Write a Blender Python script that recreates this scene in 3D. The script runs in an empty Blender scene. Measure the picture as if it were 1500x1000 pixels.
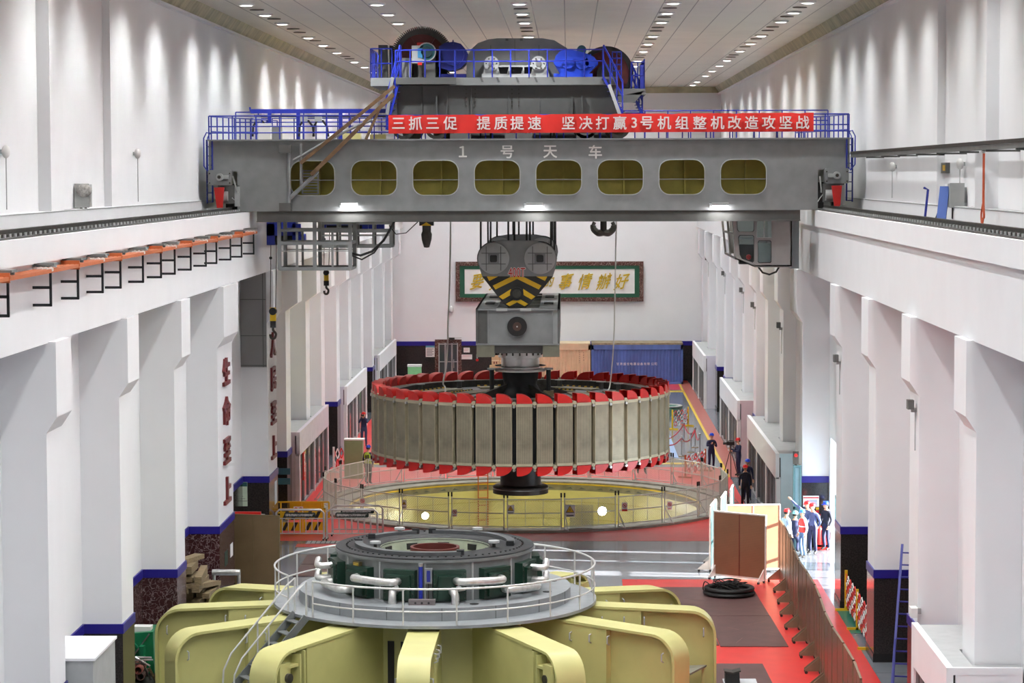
import bpy, bmesh, math, random
from mathutils import Vector, Matrix
from mathutils.geometry import tessellate_polygon
random.seed(7)
sc = bpy.context.scene
COL = sc.collection
PI = math.pi
# ---------------------------------------------------------------- camera
F = 3650.0
CAM = Vector((1.31, 0.0, 14.4))
TH = math.atan(245 / F); PSI = math.atan(83 / F * math.cos(TH)); RHO = -0.003
ROT = Matrix.Rotation(PSI, 3, 'Z') @ Matrix.Rotation(PI / 2 - TH, 3, 'X') @ Matrix.Rotation(RHO, 3, 'Z')
cd = bpy.data.cameras.new('camera'); cam = bpy.data.objects.new('camera', cd); COL.objects.link(cam)
cam.location = CAM; cam.rotation_euler = ROT.to_euler()
cd.sensor_fit = 'HORIZONTAL'; cd.sensor_width = 36; cd.lens = 36 * F / 1500; cd.clip_start = 1; cd.clip_end = 1000
sc.camera = cam
# ---------------------------------------------------------------- view, sky, sun
sc.view_settings.view_transform = 'Standard'; sc.view_settings.look = 'None'
sc.view_settings.exposure = 0.3; sc.view_settings.gamma = 1; sc.view_settings.use_curve_mapping = False
W = bpy.data.worlds.new('world'); sc.world = W; W.use_nodes = True
W.node_tree.nodes['Background'].inputs[0].default_value = (0.62, 0.82, 1.0, 1)
W.node_tree.nodes['Background'].inputs[1].default_value = 4.2
sl = bpy.data.lights.new('sun', 'SUN'); sl.energy = 46; sl.angle = 0.01; sl.color = (1, .97, .92)
so = bpy.data.objects.new('sun', sl); COL.objects.link(so)
so.rotation_euler = Vector((-math.cos(.31), 0.12, -math.sin(.31))).to_track_quat('-Z', 'Y').to_euler()
SPOT_W, SPOT_IN = 950, 1150          # ceiling downlights: the wall rows, the inner rows

def at(px, py, Y):
    """world point on the plane y = Y seen at pixel (px, py) of the 1500x1000 photograph"""
    d = ROT @ Vector(((px - 750) / F, -(py - 500) / F, -1))
    t = Y / d.y
    return CAM + d * t
def fl(px, py, z=0.0):
    d = ROT @ Vector(((px - 750) / F, -(py - 500) / F, -1))
    t = (z - CAM.z) / d.z
    return CAM + d * t
def ax(px, Y): return at(px, 500, Y).x
def az(py, Y, px=757): return at(px, py, Y).z
# ---------------------------------------------------------------- materials
def lin(c):
    return tuple((v / 255 / 12.92) if v <= 10 else ((v / 255 + .055) / 1.055) ** 2.4 for v in c)
MATS = {}
def mat(name, rgb, rough=.5, metal=0.0, var=.06, scale=3.0, bump=0.0, emit=0.0, stretch=None, spec=.5):
    if name in MATS: return MATS[name]
    m = bpy.data.materials.new(name); m.use_nodes = True; nt = m.node_tree; N = nt.nodes; L = nt.links
    b = N['Principled BSDF']; c = lin(rgb)
    b.inputs['Roughness'].default_value = rough; b.inputs['Metallic'].default_value = metal
    b.inputs['Specular IOR Level'].default_value = spec
    if emit:
        b.inputs['Base Color'].default_value = (*c, 1)
        b.inputs['Emission Color'].default_value = (*c, 1); b.inputs['Emission Strength'].default_value = emit
    else:
        tc = N.new('ShaderNodeTexCoord'); mp = N.new('ShaderNodeMapping'); L.new(tc.outputs['Object'], mp.inputs[0])
        if stretch: mp.inputs['Scale'].default_value = stretch
        no = N.new('ShaderNodeTexNoise'); no.inputs['Scale'].default_value = scale; no.inputs['Detail'].default_value = 5
        L.new(mp.outputs[0], no.inputs['Vector'])
        rp = N.new('ShaderNodeValToRGB'); L.new(no.outputs['Fac'], rp.inputs[0])
        rp.color_ramp.elements[0].position = .3; rp.color_ramp.elements[1].position = .7
        rp.color_ramp.elements[0].color = (*[x * (1 - var * 1.6) for x in c], 1)
        rp.color_ramp.elements[1].color = (*[min(1, x * (1 + var)) for x in c], 1)
        L.new(rp.outputs[0], b.inputs['Base Color'])
        if bump:
            bn = N.new('ShaderNodeBump'); bn.inputs['Strength'].default_value = bump; bn.inputs['Distance'].default_value = .02
            L.new(no.outputs['Fac'], bn.inputs['Height']); L.new(bn.outputs[0], b.inputs['Normal'])
    MATS[name] = m
    return m
def pattern(name, rgb, rgb2, axis, period, duty, rough=.5, axis2=None, period2=1, duty2=.05, metal=0.0, var=.05, scale=2.0):
    """base colour with thin lines of rgb2 every `period` m along axis (and axis2): grooves between panels, laminations"""
    m = mat(name, rgb, rough, metal, var, scale); nt = m.node_tree; N = nt.nodes; L = nt.links
    b = N['Principled BSDF']; src = b.inputs['Base Color'].links[0].from_socket
    tc = N.new('ShaderNodeTexCoord'); sx = N.new('ShaderNodeSeparateXYZ'); L.new(tc.outputs['Object'], sx.inputs[0])
    for a, p, du in ((axis, period, duty), (axis2, period2, duty2)):
        if a is None: continue
        d = N.new('ShaderNodeMath'); d.operation = 'DIVIDE'; L.new(sx.outputs[a], d.inputs[0]); d.inputs[1].default_value = p
        f = N.new('ShaderNodeMath'); f.operation = 'FRACT'; L.new(d.outputs[0], f.inputs[0])
        l = N.new('ShaderNodeMath'); l.operation = 'LESS_THAN'; L.new(f.outputs[0], l.inputs[0]); l.inputs[1].default_value = du
        mx = N.new('ShaderNodeMix'); mx.data_type = 'RGBA'; L.new(l.outputs[0], mx.inputs['Factor'])
        L.new(src, mx.inputs['A']); mx.inputs['B'].default_value = (*lin(rgb2), 1); src = mx.outputs['Result']
    L.new(src, b.inputs['Base Color'])
    return m
def marble(name, rgb, rgb2, scale=9.0):
    m = mat(name, rgb, .18, 0, .15, 4); nt = m.node_tree; N = nt.nodes; L = nt.links
    b = N['Principled BSDF']; src = b.inputs['Base Color'].links[0].from_socket
    tc = N.new('ShaderNodeTexCoord'); no = N.new('ShaderNodeTexNoise'); no.inputs['Scale'].default_value = 3.5; no.inputs['Detail'].default_value = 4
    L.new(tc.outputs['Object'], no.inputs['Vector'])
    ad = N.new('ShaderNodeMix'); ad.data_type = 'RGBA'; ad.inputs['Factor'].default_value = .4
    L.new(tc.outputs['Object'], ad.inputs['A']); L.new(no.outputs['Color'], ad.inputs['B'])
    vo = N.new('ShaderNodeTexVoronoi'); vo.feature = 'DISTANCE_TO_EDGE'; vo.inputs['Scale'].default_value = scale
    L.new(ad.outputs['Result'], vo.inputs['Vector'])
    l = N.new('ShaderNodeMapRange'); L.new(vo.outputs['Distance'], l.inputs[0]); l.inputs[1].default_value = .0; l.inputs[2].default_value = .05
    l.inputs[3].default_value = .75; l.inputs[4].default_value = 0
    mx = N.new('ShaderNodeMix'); mx.data_type = 'RGBA'; L.new(l.outputs[0], mx.inputs['Factor'])
    L.new(src, mx.inputs['A']); mx.inputs['B'].default_value = (*lin(rgb2), 1)
    L.new(mx.outputs['Result'], b.inputs['Base Color'])
    return m
def glass(name, rgb=(200, 215, 220), rough=.03):
    if name in MATS: return MATS[name]
    m = bpy.data.materials.new(name); m.use_nodes = True; nt = m.node_tree; N = nt.nodes; L = nt.links; N.remove(N['Principled BSDF'])
    t = N.new('ShaderNodeBsdfTransparent'); t.inputs[0].default_value = (*[x ** .5 for x in lin(rgb)], 1); g = N.new('ShaderNodeBsdfGlossy'); g.inputs['Roughness'].default_value = rough
    fr = N.new('ShaderNodeFresnel'); fr.inputs[0].default_value = 1.4; mx = N.new('ShaderNodeMixShader'); L.new(fr.outputs[0], mx.inputs[0]); L.new(t.outputs[0], mx.inputs[1]); L.new(g.outputs[0], mx.inputs[2])
    L.new(mx.outputs[0], N['Material Output'].inputs[0]); MATS[name] = m
    return m
white = mat('white_paint', (233, 233, 235), .6, 0, .015, .7)
ceil_m = pattern('ceiling_panel', (234, 228, 212), (104, 90, 68), 0, 1.165, .035, .28, 1, .3, .07, .15, .05, .4)
cornice_m = pattern('cornice_paint', (176, 170, 140), (112, 104, 78), 1, .6, .05, .6, None, 1, .1, 0, .2, 1.2)
granite = mat('dark_granite', (52, 47, 46), .15, 0, .35, 24)
maroon = marble('maroon_marble', (64, 36, 38), (170, 150, 150))
blueband = mat('blue_band', (34, 26, 128), .35, 0, .03)
epoxy = pattern('grey_floor', (116, 120, 126), (84, 88, 94), 1, 4.2, .006, .16, 0, 6.0, .004)
redfl = mat('red_floor', (214, 52, 50), .3, 0, .05, 1.5)
pinkfl = mat('red_walkway', (172, 92, 82), .35, 0, .06, 2)
yline = mat('yellow_line', (222, 188, 40), .4, 0, .04)
matbrown = mat('brown_sheet', (92, 64, 62), .45, 0, .14, 1.6)
concrete = mat('concrete', (150, 146, 134), .7, 0, .16, 2.5, .2)
pityel = mat('pit_yellow', (226, 218, 150), .4, 0, .05, 1.2)
grey = mat('crane_grey', (130, 132, 133), .5, 0, .07, 2.2)
dgrey = mat('dark_crane_grey', (92, 92, 90), .55, 0, .1, 2)
lgrey = mat('light_grey', (168, 170, 170), .5, 0, .05)
box_yel = mat('girder_inside_yellow', (184, 172, 84), .6, 0, .08, 3)
blue = mat('blue_paint', (36, 50, 160), .35, 0, .05)
navy = mat('navy_blue_paint', (30, 40, 128), .4, 0, .08)
black = mat('black_rubber', (26, 25, 25), .5, 0, .1)
steel = mat('bright_steel', (190, 190, 188), .28, .9, .05)
alum = mat('aluminium_foil', (214, 214, 212), .32, .85, .1, 9, .35)
dsteel = mat('dark_steel', (74, 72, 68), .45, .6, .18, 5)
rail_m = mat('worn_rail', (44, 41, 38), .6, 0, .3, 6)
red = mat('red_paint', (206, 36, 32), .35, 0, .06)
dred = mat('dark_red_paint', (104, 38, 32), .45, 0, .15)
banner_m = mat('banner_red', (226, 44, 36), .6, 0, .05, 1.3)
char_m = mat('banner_white', (238, 226, 224), .6, 0, .02)
yarm = mat('spider_yellow', (190, 186, 122), .42, 0, .05, 1.3)
wood = mat('old_wood', (132, 114, 84), .7, 0, .25, 6, .3, stretch=(1, 6, 6))
orange = mat('orange_bar', (190, 104, 60), .45, 0, .05)
cooler = mat('dark_green_paint', (22, 50, 38), .35, 0, .1, 4)
hubgrey = mat('hub_grey', (110, 114, 114), .4, 0, .12, 2.2)
deckgrey = mat('deck_grey', (136, 140, 143), .45, 0, .08, 2.5)
topblack = mat('flange_dark', (40, 41, 43), .5, .0, .15, 4, spec=.25)
polebody = pattern('pole_lamination', (154, 146, 125), (88, 80, 66), 0, .036, .26, .5, 2, .5, .004, .25, .2, 1.6)
poleplate = mat('pole_end_plate', (182, 172, 146), .5, .1, .08, 4)
brownpanel = pattern('brown_board', (118, 98, 70), (86, 70, 48), 2, .05, .12, .45, None, 1, .1, 0, .07, 1.5)
rowpanel = pattern('row_board', (98, 80, 62), (76, 62, 48), 2, .08, .1, .3, None, 1, .1, 0, .08, 1.5)
orangepanel = pattern('orange_brown_board', (130, 92, 66), (104, 70, 48), 2, .06, .12, .38, None, 1, .1, 0, .07, 1.5)
teal = mat('teal_frame', (92, 130, 134), .4, 0, .06)
glassm = mat('dark_glass', (58, 64, 68), .06, 0, .05, 1, spec=.8)
clear = glass('clear_glass')
lamp_m = mat('lamp_white', (255, 252, 246), .5, emit=6.0)
flood_m = mat('floodlight_white', (244, 248, 255), .5, emit=60.0)
green = mat('cabinet_green', (142, 162, 120), .5, 0, .05)
mint = mat('mint_green', (140, 200, 140), .5, 0, .05)
mgreen = mat('machine_green', (22, 118, 76), .35, 0, .08)
yel = mat('safety_yellow', (226, 186, 34), .4, 0, .05)
hyel = mat('hazard_yellow', (226, 180, 30), .4, 0, .04)
hblk = mat('hazard_black', (34, 33, 32), .45, 0, .04)
cream = mat('container_cream', (216, 196, 160), .55, 0, .05, 2)
cblue = mat('container_blue', (88, 116, 182), .5, 0, .2, 1.4, stretch=(1, 1, .3))
rust = mat('rusty_top', (150, 138, 112), .7, 0, .25, 3)
gold = mat('gold_letters', (200, 168, 36), .4, .1, .05)
carved = marble('carved_brown', (84, 52, 46), (176, 160, 150), 7)
fgreen = mat('frame_green', (26, 84, 60), .5, 0, .04)
paper = mat('paper_white', (230, 228, 226), .6, 0, .02)
carton = mat('carton', (204, 168, 128), .7, 0, .08, 3)
maroonletter = mat('maroon_letters', (104, 30, 34), .4, 0, .06)
skin = mat('skin', (206, 160, 132), .55, 0, .03)
hairm = mat('hair_black', (26, 22, 20), .6, 0, .1)
cloth_navy = mat('navy_coverall', (38, 44, 78), .8, 0, .12, 7)
cloth_dark = mat('dark_trousers', (32, 33, 42), .8, 0, .12, 7)
cloth_jean = mat('blue_jeans', (92, 118, 158), .8, 0, .12, 7)
cloth_pale = mat('pale_blue_shirt', (196, 206, 226), .8, 0, .06, 7)
shoe = mat('shoe_black', (30, 28, 27), .5, 0, .1)
hel_b = mat('helmet_blue', (36, 74, 206), .3, 0, .02)
hel_r = mat('helmet_red', (222, 34, 38), .3, 0, .02)
hel_lb = mat('helmet_light_blue', (70, 150, 214), .3, 0, .02)
vest_r = mat('vest_red', (224, 60, 54), .7, 0, .05)
vest_y = mat('vest_lime', (190, 214, 60), .7, 0, .05)
wire_m = mat('galvanised_wire', (214, 214, 210), .5, .0, .04)
silver = mat('silver_tube', (204, 204, 202), .35, .25, .05)
tealglass = mat('kiosk_mullion', (150, 150, 152), .4, .2, .05)
tarp = mat('pale_blue_sheet', (150, 178, 216), .4, 0, .04, 1)
# ---------------------------------------------------------------- mesh builder
ORG = {}
class MB:
    def __init__(s): s.v = []; s.f = []; s.m = []; s.s = []; s.mats = []
    def mi(s, m):
        if m not in s.mats: s.mats.append(m)
        return s.mats.index(m)
    def add(s, vs, fs, m, smooth=False):
        o = len(s.v); i = s.mi(m); s.v += [Vector(v) for v in vs]
        for f in fs: s.f.append([o + k for k in f]); s.m.append(i); s.s.append(smooth)
        return s
    def box(s, x0, x1, y0, y1, z0, z1, m):
        vs = [(x, y, z) for z in (z0, z1) for y in (y0, y1) for x in (x0, x1)]
        return s.add(vs, [(0, 2, 3, 1), (4, 5, 7, 6), (0, 1, 5, 4), (2, 6, 7, 3), (0, 4, 6, 2), (1, 3, 7, 5)], m)
    def hexa(s, b, t, m):
        """b, t: four corners each (same winding)"""
        return s.add(list(b) + list(t), [(3, 2, 1, 0), (4, 5, 6, 7), (0, 1, 5, 4), (1, 2, 6, 5), (2, 3, 7, 6), (3, 0, 4, 7)], m)
    def bar(s, p0, p1, w, h, m, up=(0, 0, 1)):
        p0, p1 = Vector(p0), Vector(p1); d = (p1 - p0).normalized(); u = Vector(up)
        if abs(d.dot(u)) > .98: u = Vector((0, 1, 0)) if abs(d.y) < .9 else Vector((1, 0, 0))
        a = d.cross(u).normalized(); c = a.cross(d).normalized()
        q = [(-w / 2, -h / 2), (w / 2, -h / 2), (w / 2, h / 2), (-w / 2, h / 2)]
        return s.hexa([p0 + a * x + c * y for x, y in q], [p1 + a * x + c * y for x, y in q], m)
    def cyl(s, p0, p1, r0, m, r1=None, n=16, smooth=True):
        return s.tube([p0, p1], [r0, r0 if r1 is None else r1], m, n, smooth=smooth)
    def tube(s, pts, r, m, n=8, closed=False, smooth=True):
        pts = [Vector(p) for p in pts]; k = len(pts)
        rs = r if isinstance(r, (list, tuple)) else [r] * k
        T = []
        for i in range(k):
            a = pts[(i - 1) % k] if (closed or i) else pts[0]; b = pts[(i + 1) % k] if (closed or i < k - 1) else pts[-1]
            T.append((b - a).normalized())
        u = Vector((0, 0, 1)) if abs(T[0].z) < .9 else Vector((1, 0, 0))
        u = (u - T[0] * u.dot(T[0])).normalized(); vs = []
        for i in range(k):
            u = (u - T[i] * u.dot(T[i])).normalized(); w = T[i].cross(u)
            vs += [pts[i] + (u * math.cos(2 * PI * j / n) + w * math.sin(2 * PI * j / n)) * rs[i] for j in range(n)]
        fs = []
        for i in range(k if closed else k - 1):
            for j in range(n):
                a, b = i * n, ((i + 1) % k) * n
                fs.append((a + j, a + (j + 1) % n, b + (j + 1) % n, b + j))
        s.add(vs, fs, m, smooth)
        if not closed:
            o = len(s.v) - len(vs); i = s.mi(m)
            s.f.append([o + j for j in reversed(range(n))]); s.m.append(i); s.s.append(False)
            s.f.append([o + (k - 1) * n + j for j in range(n)]); s.m.append(i); s.s.append(False)
        return s
    def lathe(s, prof, c, m, n=64, a0=0, a1=2 * PI, closed=False, smooth=True, axis='z'):
        """prof: (radius, height) pairs; closed joins the last to the first"""
        full = abs(a1 - a0 - 2 * PI) < 1e-6; k = len(prof); na = n if full else n + 1; vs = []
        c = Vector(c)
        for i in range(na):
            a = a0 + (a1 - a0) * i / n; ca, sa = math.cos(a), math.sin(a)
            for r, h in prof:
                if axis == 'z': vs.append(c + Vector((r * ca, r * sa, h)))
                elif axis == 'y': vs.append(c + Vector((r * ca, h, r * sa)))
                else: vs.append(c + Vector((h, r * ca, r * sa)))
        fs = []
        for i in range(n if full else n):
            b = (i + 1) % na
            for j in range(k if closed else k - 1):
                q = (j + 1) % k
                fs.append((i * k + j, b * k + j, b * k + q, i * k + q))
        if not full and closed: fs += [tuple(range(k)), tuple(n * k + j for j in reversed(range(k)))]
        return s.add(vs, fs, m, smooth)
    def disc(s, c, r, m, n=48, axis='z'):
        c = Vector(c); vs = []
        for i in range(n):
            a = 2 * PI * i / n
            vs.append(c + (Vector((r * math.cos(a), r * math.sin(a), 0)) if axis == 'z' else Vector((r * math.cos(a), 0, r * math.sin(a)))))
        return s.add(vs, [tuple(range(n))], m)
    def plate(s, outer, holes, fm, t0, t1, m, inner=None):
        """polygon with holes in (u, w), extruded from t0 to t1; fm(u, w, t) gives the point"""
        loops = [outer] + list(holes); flat = [p for l in loops for p in l]; n = len(flat)
        tri = tessellate_polygon([[Vector((p[0], p[1], 0)) for p in l] for l in loops])
        vs = [fm(u, w, t0) for u, w in flat] + [fm(u, w, t1) for u, w in flat]
        fs = [tuple(t) for t in tri] + [tuple(n + i for i in reversed(t)) for t in tri]
        o = 0
        for l in loops:
            k = len(l)
            for i in range(k):
                a, b = o + i, o + (i + 1) % k
                fs.append((a, b, n + b, n + a))
            o += k
        return s.add(vs, fs, m)
    def ball(s, c, r, m, n=12, sz=(1, 1, 1)):
        c = Vector(c); prof = [(math.sin(PI * i / n), -math.cos(PI * i / n)) for i in range(n + 1)]
        vs = []; k = n + 1; na = n * 2
        for i in range(na):
            a = 2 * PI * i / na
            for q, h in prof: vs.append(c + Vector((q * math.cos(a) * r * sz[0], q * math.sin(a) * r * sz[1], h * r * sz[2])))
        fs = [(i * k + j, ((i + 1) % na) * k + j, ((i + 1) % na) * k + j + 1, i * k + j + 1) for i in range(na) for j in range(n)]
        return s.add(vs, fs, m, True)
    def merge(s, o, M):
        i0 = len(s.v); s.v += [M @ v for v in o.v]
        for f, m, sm in zip(o.f, o.m, o.s): s.f.append([i0 + k for k in f]); s.m.append(s.mi(o.mats[m])); s.s.append(sm)
        return s
    def build(s, name, parent=None, local=False, org=None):
        me = bpy.data.meshes.new(name)
        if parent is not None: o = Vector((0, 0, 0)) if local else ORG[parent.name]
        elif org is not None: o = Vector(org)
        else:
            xs = [v.x for v in s.v]; ys = [v.y for v in s.v]; zs = [v.z for v in s.v]
            o = Vector(((min(xs) + max(xs)) / 2, (min(ys) + max(ys)) / 2, min(zs)))
        me.from_pydata([v - o for v in s.v], [], s.f)
        for m in s.mats: me.materials.append(m)
        me.polygons.foreach_set('material_index', s.m); me.polygons.foreach_set('use_smooth', s.s)
        bm = bmesh.new(); bm.from_mesh(me); bmesh.ops.recalc_face_normals(bm, faces=bm.faces); bm.to_mesh(me); bm.free()
        if any(s.s): me.set_sharp_from_angle(angle=.75)
        ob = bpy.data.objects.new(name, me); COL.objects.link(ob)
        if parent is not None: ob.parent = parent; ORG[ob.name] = ORG.get(parent.name, Vector((0, 0, 0)))
        else: ob.location = o; ORG[ob.name] = o
        return ob
def tag(o, label, cat=None, group=None, kind=None):
    o['label'] = label
    if cat: o['category'] = cat
    if group: o['group'] = group
    if kind: o['kind'] = kind
    return o
def struct(o, label=None):
    o['kind'] = 'structure'
    if label: o['label'] = label
    return o
def thing(name, loc, label, cat, group=None, rz=0):
    o = bpy.data.objects.new(name, None); COL.objects.link(o); o.location = loc; o.rotation_euler = (0, 0, rz)
    o.empty_display_size = .3; ORG[o.name] = Vector(loc)
    return tag(o, label, cat, group)
def dup(o, loc=None, rz=None, label=None, parent=None):
    c = o.copy(); COL.objects.link(c)
    if parent is not None: c.parent = parent
    if loc is not None: c.location = loc; ORG[c.name] = Vector(loc)
    if rz is not None: c.rotation_euler = (0, 0, rz)
    if label: c['label'] = label
    for ch in list(o.children): dup(ch, parent=c)
    return c
TXT = {}
def text_geo(body, bold=.02):
    """glyph outlines as (verts, faces), one unit high, centred"""
    key = (body, bold)
    if key in TXT: return TXT[key]
    cu = bpy.data.curves.new('t', 'FONT'); cu.body = body; cu.size = 1; cu.offset = bold; cu.resolution_u = 3
    cu.align_x = 'CENTER'; cu.align_y = 'CENTER'
    ob = bpy.data.objects.new('t', cu); COL.objects.link(ob); dg = bpy.context.evaluated_depsgraph_get(); dg.update()
    me = ob.evaluated_get(dg).to_mesh()
    vs = [v.co.copy() for v in me.vertices]; fs = [tuple(p.vertices) for p in me.polygons]
    ob.evaluated_get(dg).to_mesh_clear(); bpy.data.objects.remove(ob); bpy.data.curves.remove(cu)
    if vs:
        x0, x1 = min(v.x for v in vs), max(v.x for v in vs); y0, y1 = min(v.y for v in vs), max(v.y for v in vs)
        c = Vector(((x0 + x1) / 2, (y0 + y1) / 2, 0)); vs = [v - c for v in vs]
    TXT[key] = (vs, fs)
    return TXT[key]
def letters(mb, body, c, u, w, size, depth, m, bold=.02, sx=1.0):
    """solid letters standing out of a surface: u = reading direction, w = up, depth along u x w"""
    vs, fs = text_geo(body, bold); c, u, w = Vector(c), Vector(u).normalized(), Vector(w).normalized(); n = u.cross(w)
    k = len(vs)
    P = [c + u * v.x * size * sx + w * v.y * size for v in vs]
    edges = {}
    for f in fs:
        for i in range(len(f)):
            a, b = f[i], f[(i + 1) % len(f)]
            if (b, a) in edges: del edges[(b, a)]
            else: edges[(a, b)] = 1
    mb.add(P + [p + n * depth for p in P], [tuple(reversed(f)) for f in fs] + [tuple(k + i for i in f) for f in fs] + [(a, b, k + b, k + a) for a, b in edges], m)
def bold_letters(mb, body, c, u, w, size, depth, m, r=.016, sx=1.0):
    c, uu, ww = Vector(c), Vector(u).normalized(), Vector(w).normalized()
    for i, (dx, dy) in enumerate(((-r, 0), (r, 0), (0, r), (0, -r), (0, 0))):
        letters(mb, body, c + uu * dx * size + ww * dy * size, u, w, size, depth + .0015 * i, m, 0, sx)
NUM = ['first', 'second', 'third', 'fourth', 'fifth', 'sixth', 'seventh', 'eighth', 'ninth', 'tenth', 'eleventh', 'twelfth', 'thirteenth', 'fourteenth', 'fifteenth', 'sixteenth', 'seventeenth', 'eighteenth', 'nineteenth', 'twentieth']
NUM += ['twenty-' + n for n in NUM[:9]] + ['thirtieth'] + ['thirty-' + n for n in NUM[:9]]
def rrect(x0, x1, z0, z1, r, n=5):
    p = []
    for cx, cz, a in ((x1 - r, z0 + r, -PI / 2), (x1 - r, z1 - r, 0), (x0 + r, z1 - r, PI / 2), (x0 + r, z0 + r, PI)):
        p += [(cx + r * math.cos(a + PI / 2 * i / n), cz + r * math.sin(a + PI / 2 * i / n)) for i in range(n + 1)]
    return p
# ================================================================ HALL
WX, IX, CX = 11.9, 11.35, 10.32          # upper wall, infill, column face
Y0, Y1 = -8.0, 173.8
ZB, ZF, ZT, ZC = 10.69, 12.52, 13.08, 20.4   # beam underside, flange underside, rail-beam top, ceiling
PC = Vector((-.6, 108.5, 0)); PR = 7.75     # turbine pit
# floor with the pit's round hole
mb = MB(); n = 64; inner = [(PC.x + PR * math.cos(2 * PI * i / n), PC.y + PR * math.sin(2 * PI * i / n)) for i in range(n)]
mb.plate([(-12.2, Y0), (30, Y0), (30, Y1 + .3), (-12.2, Y1 + .3)], [list(reversed(inner))], lambda u, w, t: (u, w, t), -.3, 0, epoxy)
struct(mb.build('floor', org=(0, 0, 0)), 'glossy grey epoxy floor of the machine hall')
def sheet(name, poly, z, m, holes=(), th=.004, label=None):
    mb = MB(); mb.plate(poly, holes, lambda u, w, t: (u, w, t), z, z + th, m)
    return struct(mb.build(name), label)
ring = [(PC.x + 8.5 * math.cos(2 * PI * i / n), PC.y + 8.5 * math.sin(2 * PI * i / n)) for i in range(n)]
sheet('floor_red_zone', [(-10.4, 97.3), (9.0, 97.3), (9.0, 122), (-10.4, 122)], .002, redfl, [list(reversed(ring))], label='red painted floor around the round pit')
sheet('floor_red_zone', [(3.2, 52), (10.15, 52), (10.15, 88.0), (3.2, 88.0)], .002, redfl, label='red painted floor under the yellow bracket and along the right boards')
sheet('floor_red_zone', [(-9.3, 95.7), (-4, 95.7), (-4, 96.5), (-9.3, 96.5)], .003, redfl, label='thin red floor stripe in front of the steel crowd barriers')
sheet('floor_green_zone', [(10.15, 77.6), (11.3, 77.6), (11.3, 82), (10.15, 82)], .004, mat('green_floor', (40, 110, 92), .3), label='green painted floor recess behind the red and white barrier')
sheet('floor_walkway', [(9.0, 118), (9.65, 118), (9.65, 150), (9.0, 150)], .003, pinkfl, label='brownish red walkway strip along the right kiosks')
sheet('floor_walkway', [(9.0, 150), (9.65, 150), (9.65, 172), (9.0, 172)], .003, pinkfl, label='brownish red walkway strip by the far right kiosk')
sheet('floor_walkway', [(-10.35, 100), (-8.9, 100), (-8.9, 150), (-10.35, 150)], .006, redfl, label='red walkway strip along the left kiosks')
sheet('floor_red_zone', [(-10, 166), (9.6, 166), (9.6, 173.5), (-10, 173.5)], .002, redfl, label='red floor in front of the back wall')
for i, a in enumerate(([(8.85, 118), (9.0, 118), (9.0, 172), (8.85, 172)], [(-8.9, 123.2), (8, 123.2), (8, 123.9), (-8.9, 123.9)], [(5.2, 164.2), (9.0, 164.2), (9.0, 165.4), (5.2, 165.4)],
          [(-8.6, 128), (-8.3, 128), (-5.6, 150), (-5.9, 150)], [(-8.6, 140), (-5.8, 133), (-5.8, 133.8), (-8.6, 140.8)])):
    sheet('floor_marking', a, .008, yline, label=['yellow floor line along the right walkway strip', 'yellow cross line on the floor behind the round pit', 'yellow bar on the floor in front of the blue container', 'long slanting yellow line on the far left floor', 'short slanting yellow line on the far left floor'][i])
sheet('floor_marking', [(5.0, 127.5), (6.9, 126), (6.9, 140), (5.0, 143)], .006, tarp, label='pale blue floor area behind the rope posts')
# turbine pit
mb = MB(); mb.lathe([(PR, -.35), (PR, -4.2)], PC, pityel, 96); mb.disc(PC + Vector((0, 0, -4.15)), PR + .1, pityel, 96)
for k in range(5): mb.lathe([(PR - .005, -.9 - .8 * k), (PR - .012, -.91 - .8 * k), (PR - .005, -.93 - .8 * k)], PC, mat('pit_seam', (200, 186, 84), .5), 96)
struct(mb.build('wall_pit', org=PC), 'yellow round wall of the turbine pit')
mb = MB(); mb.lathe([(PR - .02, .03), (8.5, .03), (8.5, .1), (9.15, .1), (9.15, 0), (PR, -.38)], PC, concrete, 96, closed=True)
mb.lathe([(PR - .03, -.05), (PR - .09, -.05), (PR - .09, -.1), (PR - .03, -.1)], PC, yline, 96, closed=True)
struct(mb.build('trim_pit_curb', org=PC), 'grey concrete curb around the turbine pit')
# side walls
def wall_pieces(s):
    mb = MB(); up = MB()
    X = lambda a, b: (min(s * a, s * b), max(s * a, s * b))
    u = X(12.12, 12.5); i = X(IX, 12.3)
    up.box(*u, Y0, Y1 + .3, ZT, ZC + .3, white)
    if s < 0: mb.box(*i, Y0, Y1 + .3, 0, ZT, white)
    else:
        mb.box(*i, Y0, 85.8, 0, ZT, white); mb.box(*i, 95.3, Y1 + .3, 0, ZT, white); mb.box(*i, 85.8, 95.3, 4.3, ZT, white)
    # wall steps and pilasters seen above the crane rail
    for a, b, p in ((63, 64.6, 11.79), (72, Y1, WX)): 
        up.box(*X(p, 12.2), a, b, ZT, ZC, white)
    return up, mb
for s, nm in ((-1, 'left'), (1, 'right')):
    up, lo = wall_pieces(s)
    struct(up.build('wall_' + nm, org=(s * 12, 0, ZT)), 'white upper %s wall of the hall washed by the downlights' % nm)
    struct(lo.build('wall_lower_' + nm, org=(s * 12, 0, 0)), 'white lower %s wall between the columns' % nm)
mb = MB(); mb.box(-12.5, 12.5, Y1, Y1 + .3, 0, ZC + .3, white)
struct(mb.build('wall_back'), 'white back wall of the hall')
mb = MB(); mb.box(-12.5, 12.5, Y0 - .3, Y0, 0, ZC + .3, white)
struct(mb.build('wall_front'), 'white wall behind the viewer')
mb = MB(); mb.box(-12.5, 12.5, Y0 - .3, Y1 + .3, ZC, ZC + .3, ceil_m)
struct(mb.build('ceiling', org=(0, 0, ZC)), 'pale panelled ceiling with rows of round downlights')
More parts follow.
